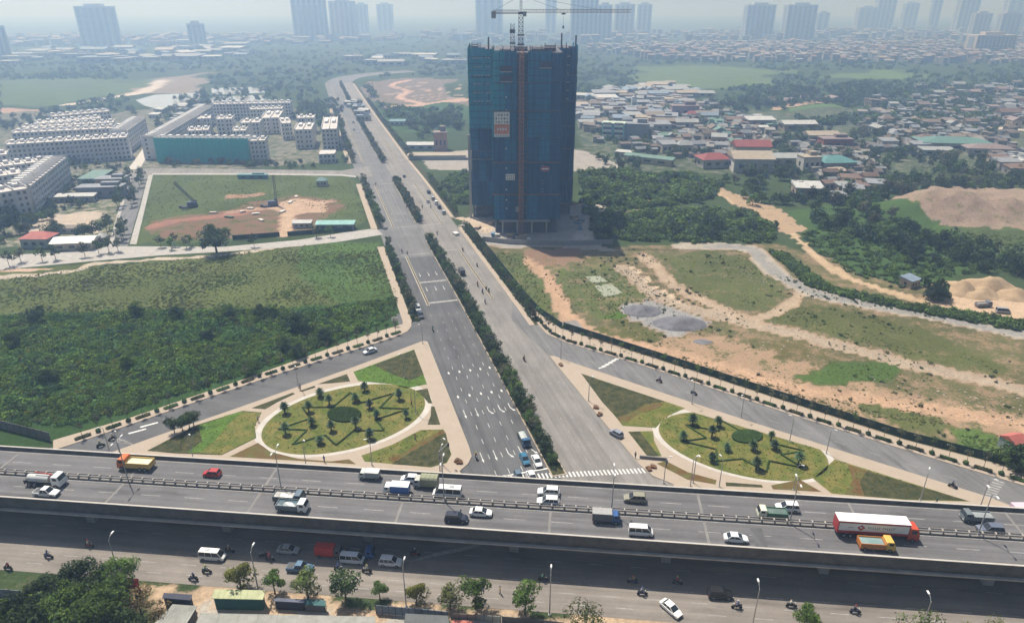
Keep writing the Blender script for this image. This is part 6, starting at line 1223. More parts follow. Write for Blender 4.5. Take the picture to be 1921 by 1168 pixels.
def lattice(mb, p0, p1, w, step, r, m=0, tri=False):
    p0, p1 = Vector(p0), Vector(p1); d = (p1-p0); L = d.length; d.normalize(); a = (Vector((0, 1, 0)) if abs(d.y) < .9 else Vector((1, 0, 0))); a = (a-d*a.dot(d)).normalized(); c = d.cross(a)
    cor = [a*w/2+c*w/2, a*w/2-c*w/2, -a*w/2-c*w/2, -a*w/2+c*w/2] if not tri else [c*w/2+a*w/2, c*w/2-a*w/2, -c*w*.5]
    for q_ in cor: mb.tube(p0+q_, p1+q_, r, r, 4, m)
    n_ = max(1, int(L/step))
    for k in range(n_):
        s0, s1 = p0+d*(L*k/n_), p0+d*(L*(k+1)/n_)
        for i in range(len(cor)):
            j = (i+1) % len(cor); mb.tube(s0+cor[i], s1+cor[j], r*.6, r*.6, 3, m, False); mb.tube(s0+cor[i], s0+cor[j], r*.6, r*.6, 3, m, False)
mat('hoist_rust', (.36, .17, .08), .7, .2, .4)
hs = empty('construction_hoist', (4.2, 314.2, 0), label='orange lattice hoist mast climbing the front of the blue tower', cat='hoist')
b = MB(); lattice(b, (0, 0, 0), (0, 0, TH+2), 1.9, 1.7, .2); obj('mast', b.mesh('mast', ['hoist_rust']), hs)
obj('hoist_cage', bm_('hoist_cage', -1.7, 0, 11, 1.6, 1.5, 2.4, 'metal_grey'), hs); obj('base_frame', bm_('base_frame', 0, 0, 0, 3.4, 2.2, .5, 'crane_orange'), hs)
for z in (20, 36, 52, 68): obj('wall_tie', bm_('wall_tie', 0, .8, z, 2.2, 1.0, .2, 'crane_orange'), hs)
cr = empty('tower_crane', (4.0, 332, TH), label='tower crane with a long level jib above the blue tower', cat='crane')
b = MB(); lattice(b, (0, 0, -2), (0, 0, 15.5), 1.9, 1.7, .17); obj('mast', b.mesh('mast', ['crane_grey']), cr)
b = MB(); lattice(b, (-3.8, 0, -2), (-3.8, 0, 11.5), 1.6, 1.7, .15); b.box(-3.8, 0, 7.5, 2.4, 2.2, 1.6); b.box(-3.8, 0, 3, 2.6, 2.4, .6); obj('hoist_tower', b.mesh('hoist_tower', ['crane_grey']), cr)
for z in (2.5, 6.5): obj('collar', bm_('collar', 0, 0, z, 3.2, 3.2, .5, 'crane_grey'), cr)
b = MB(); lattice(b, (1, 0, 16.6), (49, 0, 16.6), 1.3, 1.5, .1, tri=True); obj('jib', b.mesh('jib', ['crane_orange']), cr)
b = MB(); lattice(b, (-1, 0, 16.3), (-12.5, 0, 16.3), 1.4, 1.4, .12); b.box(-6, 0, 15.7, 11, 1.5, .2); obj('counter_jib', b.mesh('counter_jib', ['steel_rust']), cr)
obj('counterweight', bm_('counterweight', -12.2, 0, 13.6, 2.0, 1.8, 3.0, 'concrete'), cr); obj('cab', bm_('cab', 1.6, -1.4, 14.4, 1.6, 1.6, 2.0, 'metal_grey'), cr); obj('slewing_ring', bm_('slewing_ring', 0, 0, 15.3, 2.4, 2.4, 1.0, 'crane_grey'), cr)
b = MB(); lattice(b, (0, 0, 16), (0, 0, 23), .9, 1.2, .1); obj('apex', b.mesh('apex', ['crane_grey']), cr)
for x in (-11.5, 18, 36): b = MB(); b.tube((0, 0, 22.8), (x, 0, 17), .07, .07, 4); obj('tie_rod', b.mesh('tie_rod', ['metal_dark']), cr)
obj('trolley', bm_('trolley', 19, 0, 15.2, 1.8, 1.4, .6, 'metal_dark'), cr); b = MB(); b.tube((19, 0, 15.2), (19, 0, 10.5), .05, .05, 4); b.box(19, 0, 9.4, .7, .5, 1.2); obj('hook_block', b.mesh('hook_block', ['metal_dark']), cr)
# site clutter round the foot of the tower
for i in range(26):
    u, v = random.choice(((random.uniform(850, 935), random.uniform(415, 442)), (random.uniform(1075, 1105), random.uniform(385, 430)), (random.uniform(900, 1000), random.uniform(442, 450))))
    q_ = G(u, v); w_, d_, h_ = random.uniform(1.5, 4.5), random.uniform(1, 3), random.uniform(.5, 1.8); c_ = random.choice(((.5, .46, .4), (.36, .28, .2), (.2, .24, .3), (.6, .58, .55), (.05, .07, .1), (.10, .2, .3)))
    b = MB(); [b.box(random.uniform(-.2, .2), random.uniform(-.2, .2), h_*k/3, w_*random.uniform(.8, 1), d_*random.uniform(.8, 1), h_/3-.05) for k in range(3)]
    obj('material_stack', b.mesh('material_stack', ['wallpaint']), None, (q_.x, q_.y, 0), random.uniform(0, 3), label='%s stack of building material at the foot of the blue tower, %s of twenty six' % ({.5: 'buff', .36: 'brown', .2: 'slate', .6: 'white', .05: 'black', .10: 'blue'}[c_[0]], ordn(i)), cat='stack', group='material stacks round the tower', color=c_)
b = MB(); wall_along(b, GP([(905, 452), (960, 458), (1060, 460), (1150, 458)]), 0, .25, 0, 2.2); obj('site_hoarding', b.mesh('site_hoarding', ['metal_grey']), None, label='grey site hoarding in front of the blue tower', cat='hoarding')

# ---------------------------------------------------------------- terraces of the new estate
mat('terrace_wall', (.60, .61, .64), .85, .15, .2, detail=7); mat('terrace_white', (.66, .65, .64), .85, .12, .2); mat('terrace_roof', (.50, .47, .45), .85, .2, .3)
def terrace(Apx, Bpx, depth, h, floors, unit, label, side=1, wall='terrace_wall', netm=None, ribs=True, cat='terrace', name='terrace_block'):
    """roof edge of the seen facade from pixel A to B at height h; the block runs depth metres to the left of A-B times side"""
    a, c = G(*Apx, h), G(*Bpx, h); d = (c-a).to_2d(); L = d.length; an = math.atan2(d.y, d.x); mid = (a+c)/2; nrm = Vector((-math.sin(an), math.cos(an)))*side
    r_ = empty(name, (mid.x, mid.y, 0), an, label=label, cat=cat); y0 = depth/2*side; f_ = -side
    obj('wall', bm_('wall', 0, y0, 0, L, depth, h, wall), r_); obj('roof', bm_('roof', 0, y0, h, L+.3, depth+.3, .3, 'terrace_roof'), r_)
    nu = max(2, int(L/unit)); fh = h/floors
    for k in range(1, floors): obj('floor_band', bm_('floor_band', 0, f_*.12, k*fh-.15, L+.1, .5, .3, 'terrace_white'), r_)
    bl = MB()
    for i in range(nu+1): bl.box(-L/2+L*i/nu, f_*.1, 0, .35, .45, h+.9)
    o_ = obj('party_wall', bl.mesh('party_wall', ['terrace_white']), r_); o_['kind'] = 'stuff'
    wg = MB()
    for i in range(nu):
        x = -L/2+L*(i+.5)/nu
        for k in range(floors):
            for dx in (-.24, .24): wg.box(x+dx*unit, f_*.02, k*fh+.8, unit*.24, .12, fh*.5)
    for i in range(max(2, int(depth/5))):
        for k in range(floors):
            yy = depth*side*(i+.5)/max(2, int(depth/5))
            for sx in (-1, 1): wg.box(sx*(L/2), yy, k*fh+.8, .1, 1.4, fh*.5)
    o_ = obj('window_grid', wg.mesh('window_grid', ['window_dark']), r_); o_['kind'] = 'stuff'
    if ribs:
        for i in range(nu): obj('roof_room', bm_('roof_room', -L/2+L*(i+.5)/nu, y0+side*depth*.12, h+.3, unit*.42, depth*.3, 1.7, 'terrace_white'), r_)
        wl2 = MB()
        for i in range(nu+1): wl2.box(-L/2+L*i/nu, y0, h+.3, .3, depth*.96, 1.1)
        o_ = obj('roof_divider', wl2.mesh('roof_divider', ['terrace_white']), r_); o_['kind'] = 'stuff'
    if netm:
        n_ = max(2, int(L/12))
        for i in range(n_): obj('net_panel', bm_('net_panel', -L/2+L*(i+.5)/n_, f_*.7, .1, L/n_-.1, .08, h+1.2, netm), r_)
    return r_
terrace((288, 262), (466, 263), 12, 15.5, 5, 5.5, 'long terrace behind a teal green safety net facing the plot', netm='net_green')
terrace((468, 265), (498, 264), 12, 15, 5, 5, 'bare white end house beside the teal netted terrace', wall='terrace_white')
terrace((300, 258), (398, 200), 13, 15, 5, 5.5, 'oblique terrace running back from the teal netted one', side=1)
terrace((398, 196), (545, 193), 13, 15, 5, 5.5, 'rear terrace closing the courtyard behind the teal net')
terrace((405, 224), (436, 223), 16, 13, 4, 5.5, 'narrow courtyard terrace beside the oblique one', wall='terrace_white'); terrace((450, 231), (488, 230), 18, 13, 4, 5.5, 'middle courtyard terrace with cream walls', wall='terrace_white')
terrace((490, 222), (524, 221), 40, 13, 4, 5.5, 'deep courtyard terrace behind the bare white end house', wall='terrace_white'); terrace((552, 244), (585, 243), 30, 14, 4, 5.5, 'white terrace house by the orange earth lane', wall='terrace_white')
terrace((603, 243), (632, 242), 60, 15, 5, 6, 'tall plain white terrace beside the avenue trees', wall='terrace_white'); terrace((598, 290), (628, 289), 14, 6, 2, 6, 'low white roofed building at the junction corner', wall='terrace_white', ribs=False)
terrace((436, 246), (462, 245), 14, 12, 4, 5, 'cream terrace stub beside the middle courtyard one', wall='terrace_white'); terrace((352, 246), (392, 244), 14, 13, 4, 5, 'pale terrace nearest the oblique one', wall='terrace_white'); terrace((360, 224), (396, 222), 14, 13, 4, 5, 'pale terrace behind the nearest courtyard row', wall='terrace_white')
terrace((528, 232), (546, 231), 26, 13, 4, 5, 'slim white terrace at the orange earth lane', wall='terrace_white'); terrace((556, 222), (590, 221), 14, 13, 4, 5, 'white terrace row behind the earth lane', wall='terrace_white'); terrace((468, 206), (530, 204), 12, 13, 4, 5, 'inner terrace in front of the rear one', wall='terrace_white')
terrace((40, 240), (214, 230), 11, 15, 5, 5.5, 'terrace squeezed between the second and third rows', wall='terrace_white'); terrace((-60, 296), (14, 290), 12, 15, 5, 5.5, 'white terrace at the left edge above the ribbed roofs', wall='terrace_white'); terrace((-60, 338), (40, 326), 12, 15, 5, 5.5, 'inner white terrace beside the ribbed roofs', wall='terrace_white')
terrace((10, 272), (238, 258), 13, 15, 5, 5.5, 'long blue grey terrace facing the sheds'); terrace((22, 250), (228, 240), 13, 15, 5, 5.5, 'second long terrace behind the blue grey one', wall='terrace_white')
terrace((70, 232), (190, 222), 13, 15, 5, 5.5, 'third terrace of the left estate with white parapets', wall='terrace_white'); terrace((96, 219), (206, 209), 13, 15, 5, 5.5, 'rearmost terrace of the left estate', wall='terrace_white')
terrace((238, 246), (272, 222), 12, 15, 5, 5.5, 'terrace end turned towards the pale lane', side=1)
terrace((56, 350), (124, 296), 13, 15, 5, 5.5, 'terrace with ribbed white roofs turned towards the sheds', side=1); terrace((-60, 372), (52, 354), 14, 15, 5, 5.5, 'terrace front cut by the left edge with dark windows'); terrace((-40, 318), (90, 302), 12, 15, 5, 5.5, 'white terrace behind the ribbed roofs', wall='terrace_white')
# ---------------------------------------------------------------- houses, sheds and walls
ROOFC = {'red': (.22, .055, .05), 'rust': (.155, .105, .085), 'grey': (.22, .23, .25), 'white': (.42, .42, .41), 'green': (.12, .20, .17), 'teal': (.13, .23, .24), 'blue': (.17, .22, .28), 'cream': (.33, .28, .22), 'pale grey': (.26, .27, .27), 'brown': (.17, .135, .11), 'pink': (.22, .17, .165)}
WALLC = [(.40, .38, .34), (.34, .32, .29), (.45, .43, .41), (.38, .31, .23), (.30, .34, .34), (.27, .25, .24), (.45, .40, .31)]
HM = {}
def house_mesh(kind):
    if kind in HM: return HM[kind]
    r_ = MB(); w_ = MB(); w_.box(0, 0, 0, 1, 1, 1)
    if kind == 'gable': r_.add([(-.54, -.56, 1.0), (.54, -.56, 1.0), (.54, 0, 1.4), (-.54, 0, 1.4), (.54, .56, 1.0), (-.54, .56, 1.0), (-.54, -.56, .96), (.54, -.56, .96), (.54, .56, .96), (-.54, .56, .96)], [(0, 1, 2, 3), (3, 2, 4, 5), (1, 4, 2), (0, 3, 5), (0, 6, 7, 1), (4, 8, 9, 5)])
    if kind == 'hip': r_.add([(-.55, -.55, 1), (.55, -.55, 1), (.55, .55, 1), (-.55, .55, 1), (-.2, 0, 1.5), (.2, 0, 1.5)], [(0, 1, 5, 4), (1, 2, 5), (2, 3, 4, 5), (3, 0, 4)])
    if kind == 'shed': r_.add([(-.53, -.55, 1), (.53, -.55, 1), (.53, .55, 1.22), (-.53, .55, 1.22), (-.53, -.55, .95), (.53, -.55, .95), (.53, .55, .95), (-.53, .55, .95)], [(0, 1, 2, 3), (4, 5, 1, 0), (5, 6, 2, 1), (6, 7, 3, 2), (7, 4, 0, 3)])
    if kind == 'flat': r_.box(0, 0, 1, 1.04, 1.04, .07); r_.box(.2, .15, 1.07, .4, .4, .28)
    wn_ = MB()
    for s_ in (-1, 1):
        for x in (-.3, 0, .3): wn_.box(x, s_*.5, .35, .14, .02, .3)
    for s_ in (-1, 1): wn_.box(s_*.5, 0, .35, .02, .2, .3)
    HM[kind] = (w_.mesh('wall', ['wallpaint']), r_.mesh('roof', ['roofpaint']), wn_.mesh('window_grid', ['window_dark'])); return HM[kind]
def house(loc, w, d, h, kind, rc, label, rz=0.0, wc=None, group=None, cat='house', name='house', win=True, rcol=None):
    r_ = empty(name, (loc[0], loc[1], loc[2] if len(loc) > 2 else -.05), rz, (w, d, h), label=label, cat=cat, group=group); a, b_, c = house_mesh(kind)
    obj('wall', a, r_, color=wc or random.choice(WALLC)); obj('roof', b_, r_, color=rcol or ROOFC[rc])
    if win: obj('window_grid', c, r_)['kind'] = 'stuff'
    return r_
def H(u, v, w, d, h, kind, rc, label, rz=0.0, **kw): q_ = G(u, v); return house((q_.x, q_.y+d/2), w, d, h, kind, rc, label, rz, **kw)
# named buildings of the village
H(1342, 316, 20, 16, 6, 'hip', 'red', 'low house with a broad crimson hip roof beside the cream hall', .15); H(1413, 324, 25, 20, 9, 'gable', 'cream', 'large hall with a cream gable roof and pale walls', -.05, wc=(.55, .52, .48), cat='hall', name='hall')
H(1412, 299, 24, 14, 9, 'gable', 'red', 'long red roofed wing behind the cream hall', -.05, cat='hall', name='hall'); H(1478, 310, 26, 12, 5, 'shed', 'pale grey', 'low pale shed row right of the cream hall', 0)
H(1520, 322, 12, 10, 9, 'flat', 'cream', 'pale stone house with dark windows beside the green roof', .1, wc=(.5, .48, .44)); H(1572, 322, 22, 20, 6, 'hip', 'teal', 'wide teal metal hip roof among village trees', .1, rcol=(.08, .20, .20))
H(1570, 282, 22, 12, 8, 'flat', 'pink', 'red fronted shop house under a grey roof', 0, wc=(.26, .10, .09)); H(1545, 268, 24, 14, 6, 'gable', 'cream', 'cream roofed shop house left of the red front', 0)
H(1500, 246, 28, 14, 6, 'gable', 'white', 'long bright white roofed warehouse in mid village', .05, cat='warehouse', name='warehouse'); H(1428, 240, 24, 12, 7, 'shed', 'white', 'white roofed shed left of the long warehouse', .05)
q_ = G(1152, 262); tl = empty('apartment_building', (q_.x, q_.y+6, 0), -.25, label='turquoise three storey building with white balcony bands', cat='building'); obj('wall', bm_('wall', 0, 0, 0, 18, 12, 12.5, 'wallpaint'), tl, color=(.18, .50, .48))
for k in range(3): 
    for s_ in (-1, 1): obj('balcony', bm_('balcony', s_*4.6, -6.3, 2.6+k*3.9, 7.2, 1.0, 1.3, 'mirror_white'), tl); obj('window', bm_('window', s_*4.6, -6.02, 4.0+k*3.9, 7, .1, 1.7, 'window_dark'), tl)
obj('roof', bm_('roof', 0, 0, 12.5, 19, 13, .5, 'roofpaint'), tl, color=(.42, .48, .40)); obj('stair_bay', bm_('stair_bay', 0, -6.2, 0, 2.0, .6, 12.4, 'wallpaint'), tl, color=(.10, .32, .34))
H(1196, 260, 20, 12, 11, 'flat', 'grey', 'grey windowless block beside the turquoise building', -.2, wc=(.28, .29, .31), win=False, cat='building', name='apartment_building'); H(1221, 242, 6, 6, 9, 'flat', 'cream', 'narrow orange cream house behind the grey block', 0, wc=(.55, .38, .24))
H(1285, 222, 26, 12, 11, 'flat', 'pink', 'broad mauve building behind the village sheds', 0, wc=(.34, .24, .27), cat='building', name='apartment_building'); H(1300, 224, 12, 9, 5, 'hip', 'red', 'small crimson roof in front of the mauve building', 0)
H(1189, 206, 5, 5, 12, 'flat', 'white', 'slim white tower house among grey sheds', 0, wc=(.62, .64, .64)); H(1520, 372, 15, 12, 6, 'shed', 'white', 'white roofed shed on the slope below the village', -.15, wc=(.4, .3, .26))
H(1556, 356, 10, 8, 4, 'gable', 'rust', 'small rusty roof above the white roofed shed', .3); H(1590, 360, 12, 7, 4, 'shed', 'pale grey', 'pale tin roof between trees above the track', .1)
H(1800, 284, 46, 24, 6, 'hip', 'teal', 'very broad teal and pink hip roofed hall', -.15, cat='hall', name='hall', rcol=(.10, .19, .17)); H(1762, 292, 22, 10, 4, 'shed', 'pale grey', 'pale lean to beside the broad teal hall', -.1); H(1860, 292, 30, 14, 5, 'hip', 'pink', 'faded pink roof right of the broad teal hall', -.15)
H(1712, 540, 6, 5, 3.2, 'shed', 'blue', 'small blue roofed hut beside the dirt track', .5, cat='hut', name='hut'); H(1906, 850, 4.2, 4, 3, 'gable', 'red', 'little red roofed hut behind the green fence', .3, cat='hut', name='hut', rcol=(.40, .12, .10))
H(826, 284, 10, 10, 13, 'flat', 'pink', 'unfinished brick four storey house left of the blue tower', .1, wc=(.40, .25, .20), cat='building', name='apartment_building'); H(790, 282, 22, 8, 4, 'shed', 'white', 'long white roofed shed beside the brick house', 0)
H(820, 300, 40, 8, 3.2, 'shed', 'cream', 'low cream roofed shed strip along the pale lot', .03, win=False); H(1218, 308, 34, 6, 4.5, 'shed', 'green', 'long green roofed open shed beside the pale lot', -.55); H(1172, 296, 12, 5, 4, 'shed', 'white', 'short white roofed shed at the end of the green roofed one', -.5)
H(745, 236, 14, 8, 4, 'shed', 'teal', 'teal roofed shed in the meadow left of the tower', 0)
# buildings by the side street and the plot
H(66, 466, 12, 9, 4.5, 'hip', 'red', 'red tiled cottage beside the white tent roof', 0, rcol=(.40, .12, .10)); H(134, 470, 17, 10, 3.6, 'gable', 'white', 'white tent roofed shed by the cross road', .12, rcol=(.72, .70, .66)); H(190, 458, 4, 4, 3.2, 'hip', 'white', 'small white pointed tent by the side street', 0)
H(186, 372, 24, 9, 6, 'flat', 'grey', 'dark grey shed row between the terraces and the street', .1, wc=(.2, .21, .24)); H(168, 350, 12, 18, 5, 'shed', 'green', 'green roofed shed behind the dark grey row', .05); H(205, 352, 16, 10, 5, 'flat', 'grey', 'grey shed cluster by the side street', .1); H(140, 380, 20, 5, 3.5, 'shed', 'white', 'narrow white roofed lean to of the shed row', .1); H(120, 438, 16, 4, 2.6, 'shed', 'brown', 'dark low shelter behind the white tent roof', 0)
H(628, 432, 18, 5, 3, 'shed', 'teal', 'teal roofed site office on the plot corner', .02, rcol=(.22, .40, .38)); H(473, 336, 18, 3.5, 2.6, 'flat', 'teal', 'row of teal site cabins at the far edge of the plot', 0, rcol=(.12, .25, .28), wc=(.05, .18, .2)); H(603, 350, 6, 5, 3.5, 'hip', 'teal', 'small teal roofed cabin at the plot corner', .1)
H(566, 428, 9, 4, 2.6, 'shed', 'white', 'white roofed site shelter near the gate', .05)
# random village fabric, one house at a time
taken = []
def fabric(poly, n_, wr, hr, kinds, cols, where, group, mind=9.0, cat='house'):
    pt = sample_poly(poly, n_*6); c_ = []
    for x, y in pt:
        if all((x-a)**2+(y-b_)**2 > mind*mind for a, b_ in taken): taken.append((x, y)); c_.append((x, y))
        if len(c_) >= n_: break
    c_.sort(); tally = {}
    for x, y in c_:
        rc = random.choice(cols); k = tally.get(rc, 0); tally[rc] = k+1; kd = random.choice(kinds); w = random.uniform(*wr)
        house((x, y), w, w*random.uniform(.5, .9), random.uniform(*hr), kd, rc, '%s roofed %s %s, %s from the left' % (rc, cat, where, ordn(k)), random.choice((0, 0, -.25, .15, 1.57))+random.uniform(-.1, .1), group=group, cat=cat, name=cat)
fabric([(1082, 205), (1180, 185), (1260, 185), (1330, 215), (1330, 240), (1250, 255), (1225, 262), (1130, 232), (1085, 255)], 66, (8, 20), (3.5, 6.5), ('shed', 'gable', 'shed', 'flat'), ('grey', 'pale grey', 'grey', 'grey', 'cream', 'brown', 'brown', 'blue'), 'in the village right of the tower', 'houses right of the tower', 11)
fabric([(1085, 190), (1130, 172), (1250, 160), (1330, 178), (1240, 186), (1150, 188)], 30, (12, 28), (4, 6), ('shed', 'gable'), ('grey', 'pale grey', 'blue', 'cream', 'white'), 'on the far side of the village', 'houses on the far side of the village', 14)
fabric([(1240, 262), (1340, 245), (1420, 250), (1440, 275), (1350, 285), (1270, 290), (1225, 285)], 42, (6, 13), (3.5, 7), ('shed', 'flat', 'gable', 'hip'), ('grey', 'pale grey', 'grey', 'rust', 'green', 'brown', 'brown'), 'between the turquoise building and the cream hall', 'houses near the cream hall', 8)
fabric([(1330, 225), (1420, 225), (1480, 255), (1420, 248), (1340, 242)], 18, (6, 14), (3.5, 7), ('shed', 'flat', 'gable'), ('grey', 'white', 'rust', 'green', 'pale grey'), 'left of the long white warehouse', 'houses by the warehouse', 8)
fabric([(1640, 230), (1790, 225), (1850, 250), (1800, 272), (1700, 285), (1650, 275)], 34, (6, 14), (3.5, 6), ('shed', 'flat', 'gable', 'hip'), ('grey', 'pale grey', 'brown', 'brown', 'rust', 'grey'), 'left of the broad teal hall', 'houses left of the teal hall', 10)
fabric([(1640, 180), (1760, 165), (1921, 160), (1921, 195), (1850, 215), (1700, 222), (1620, 205)], 40, (8, 16), (3.5, 7), ('shed', 'flat', 'gable'), ('grey', 'pale grey', 'grey', 'pink', 'brown', 'brown'), 'in the far village below the right skyline', 'houses of the far village', 13)
fabric([(1880, 215), (1921, 205), (1921, 250), (1895, 245)], 12, (10, 18), (4, 9), ('flat', 'gable'), ('rust', 'grey', 'pink'), 'beyond the pale curving road', 'houses beyond the curving road', 9)
fabric([(1870, 298), (1921, 300), (1921, 335), (1880, 325)], 10, (9, 16), (4, 6), ('shed', 'flat'), ('white', 'grey', 'rust'), 'at the right edge above the rubble mound', 'houses above the rubble mound', 8)
fabric([(1540, 320), (1640, 345), (1650, 365), (1560, 375)], 9, (8, 14), (3, 6), ('shed', 'gable'), ('grey', 'white', 'rust', 'cream'), 'on the slope below the teal hip roof', 'houses on the slope', 8)
fabric([(640, 180), (690, 190), (740, 270), (720, 275)], 8, (7, 14), (3, 5), ('shed', 'flat'), ('white', 'grey', 'blue'), 'beside the far avenue', 'houses beside the far avenue', 9)
fabric([(280, 215), (350, 195), (380, 205), (310, 240)], 9, (8, 14), (3, 5), ('flat', 'shed'), ('white', 'pale grey'), 'between the estate and the pale lake', 'houses by the pale lake', 9)
fabric([(0, 100), (100, 98), (330, 92), (460, 88), (480, 108), (330, 118), (140, 118), (0, 122)], 46, (18, 60), (6, 11), ('shed', 'flat', 'gable'), ('white', 'pale grey', 'grey', 'blue', 'cream'), 'in the hazy works left of the avenue', 'hazy works buildings', 30)
fabric([(1450, 186), (1565, 184), (1565, 192), (1450, 197)], 6, (9, 16), (3, 5), ('gable', 'flat'), ('rust', 'pink'), 'above the small green paddy', 'houses above the small paddy', 10)
fabric([(830, 98), (870, 98), (870, 120), (700, 125), (600, 118)], 14, (20, 50), (5, 9), ('shed', 'flat'), ('white', 'blue', 'pale grey'), 'in the hazy fields left of the crane', 'hazy sheds left of the crane', 30)
# ---------------------------------------------------------------- hazy city: tower blocks one by one, the low roofs as one mass
mat('far_wall', (.52, .53, .55), .85, .1, .02); mat('far_tan', (.50, .44, .38), .85, .1, .02); mat('far_glass', (.22, .26, .31), .4, .05, .02)
def high(x0, x1, ytop, ybase, label, nst=5, m='far_wall', dep=.45, hgt=None):
    b0 = G((x0+x1)/2, ybase); wpx = (x1-x0); Zc = b0.y*_c+CAMZ*_s; w = wpx*Zc/FPX; d = max(18.0, w*dep)
    if hgt is None:
        yc = -(ytop-CY)/FPX; k = b0.y/(_c+_s*yc); hgt = CAMZ+k*(-_s+_c*yc)
    hgt = min(hgt, 196.0); r_ = empty('tower_block', (b0.x, b0.y+d/2, -.05), label=label, cat='tower block'); obj('shaft', bm_('shaft', 0, 0, 0, w, d, hgt, m), r_); obj('roof_crown', bm_('roof_crown', 0, 0, hgt, w*.5, d*.5, 6, m), r_)
    for i in range(nst): obj('window_strip', bm_('window_strip', -w/2+w*(i+.5)/nst, -d/2-.3, 3, w/nst*.5, .9, hgt-7, 'far_glass'), r_)
    for s_ in (-1, 1): obj('side_strip', bm_('side_strip', s_*(w/2+.2), 0, 3, .8, d*.5, hgt-7, 'far_glass'), r_)
    nf = max(4, int(hgt/14)); 
    for k in range(1, nf): obj('floor_line', bm_('floor_line', 0, -d/2-.5, hgt*k/nf, w*.98, 1.4, 1.0, m), r_)
    return r_
for q_ in ((155, 217, 12, 88, 'broad hazy slab block standing alone at the far left', 5), (357, 385, 44, 90, 'small hazy block between the slab and the avenue', 3), (553, 612, -30, 76, 'tall dark blue hazy tower left of the crane', 6), (622, 668, 2, 72, 'hazy block immediately right of the tall dark tower', 5), (669, 692, 8, 62, 'pale slim block behind the hazy pair', 3), (709, 738, 8, 58, 'pale distant block farthest left of the crane', 3), (893, 943, -25, 68, 'tall pale tower right behind the crane', 4), (1023, 1043, -20, 62, 'very slim tall tower behind the jib', 2), (1070, 1120, -2, 78, 'broad hazy block under the tip of the jib', 6), (1119, 1146, 9, 76, 'lower wing beside the broad hazy block', 3), (1152, 1188, 8, 68, 'hazy block with a sloped shoulder beyond the jib tip', 4), (1194, 1220, 8, 64, 'narrow hazy block next to the sloped one', 3), (1395, 1448, 9, 74, 'left one of the hazy twin blocks', 6), (1470, 1525, 9, 74, 'right one of the hazy twin blocks', 6), (1790, 1826, -12, 62, 'tall pale tower near the right skyline', 4), (1638, 1672, -8, 58, 'pale tower left of the slim right skyline tower', 4), (1740, 1757, -8, 58, 'slim pale tower on the right skyline', 2), (-14, 14, 48, 112, 'hazy block cut by the left edge', 3), (1530, 1552, 24, 60, 'small pale block right of the twins', 2), (1690, 1716, 6, 56, 'faint pale block among the right towers', 3), (1880, 1921, -5, 58, 'faint tall block at the right edge', 3)): high(*q_[:5], q_[5])
for q_ in ((1605, 1640, 14, 58, 'tan hazy block among the right towers', 3), (1820, 1852, 25, 72, 'left striped tan block above the wide slab', 4), (1870, 1906, 25, 74, 'right striped tan block above the wide slab', 4), (1826, 1900, 66, 102, 'wide tan slab block with pale stripes at the right', 10)): high(*q_[:5], q_[5], 'far_tan')
def mass(name, n_, poly, label, hr=(5, 14), wr=(7, 16), cols=('far_low', 'far_low_tan', 'roof_far_red')):
    pt = sample_poly(poly, n_); b = MB()
    for x, y in pt:
        w, d, h, rz = random.uniform(*wr), random.uniform(*wr), random.uniform(*hr), random.uniform(-.3, .3); b.box(x, y, -.1, w, d, h, rz, random.randrange(2)); hw_, hd_ = w*.54, d*.54; c_, s2 = math.cos(rz), math.sin(rz); rr_ = random.choice((.25, .7, 1.4)) if hr[1] < 5 else random.choice((.3, 1.2, 2.2)); k_ = [(-hw_, -hd_, h-.1), (hw_, -hd_, h-.1), (hw_, hd_, h-.1), (-hw_, hd_, h-.1), (-hw_, 0, h+rr_), (hw_, 0, h+rr_)]
        b.add([(x+p0*c_-p1*s2, y+p0*s2+p1*c_, p2) for p0, p1, p2 in k_], [(0, 1, 5, 4), (2, 3, 4, 5), (1, 2, 5), (3, 0, 4)], random.choice((2, 2, 1, 1, 0)))
    return obj(name, b.mesh(name, list(cols)), label=label, cat='rooftops', kind='stuff')
mat('far_low', (.25, .255, .265), .85, .2, .01); mat('far_low_tan', (.28, .245, .22), .85, .2, .01); mat('roof_far_red', (.22, .155, .14), .85, .2, .02)
mass('distant_rooftops', 1500, [(1080, 92), (1300, 84), (1500, 82), (1800, 84), (2100, 86), (2100, 116), (1800, 122), (1500, 118), (1250, 116)], 'dense hazy belt of low red and grey roofs below the skyline')
mass('distant_rooftops', 600, [(700, 66), (1900, 58), (2200, 60), (2200, 82), (1500, 80), (900, 84)], 'faint farthest rooftops melting into the haze', (6, 22), (10, 26))
mass('distant_rooftops', 420, [(-200, 72), (560, 66), (800, 74), (560, 84), (-200, 92)], 'faint rooftops left of the avenue under pale haze', (6, 16), (12, 30))
mat('old_tile', (.13, .105, .095), .9, .25, .1); mat('old_tin', (.17, .18, .19), .8, .25, .1); mat('old_wall', (.25, .235, .215), .9, .2, .1)
mass('village_rooftops', 330, [(1085, 190), (1260, 165), (1420, 225), (1480, 262), (1440, 300), (1250, 300), (1100, 262)], 'jumble of small old roofs filling the village right of the tower', (2.6, 4.6), (4, 9), ('old_wall', 'old_tin', 'old_tile'))
mass('village_rooftops', 260, [(1600, 215), (1760, 180), (1921, 165), (1921, 300), (1800, 295), (1640, 285)], 'jumble of small old roofs at the right edge of the plain', (2.6, 4.6), (4, 9), ('old_wall', 'old_tin', 'old_tile'))
mass('village_rooftops', 150, [(1480, 270), (1640, 275), (1650, 330), (1540, 345)], 'small old roofs round the stone house', (2.4, 4), (4, 8), ('old_wall', 'old_tin', 'old_tile'))
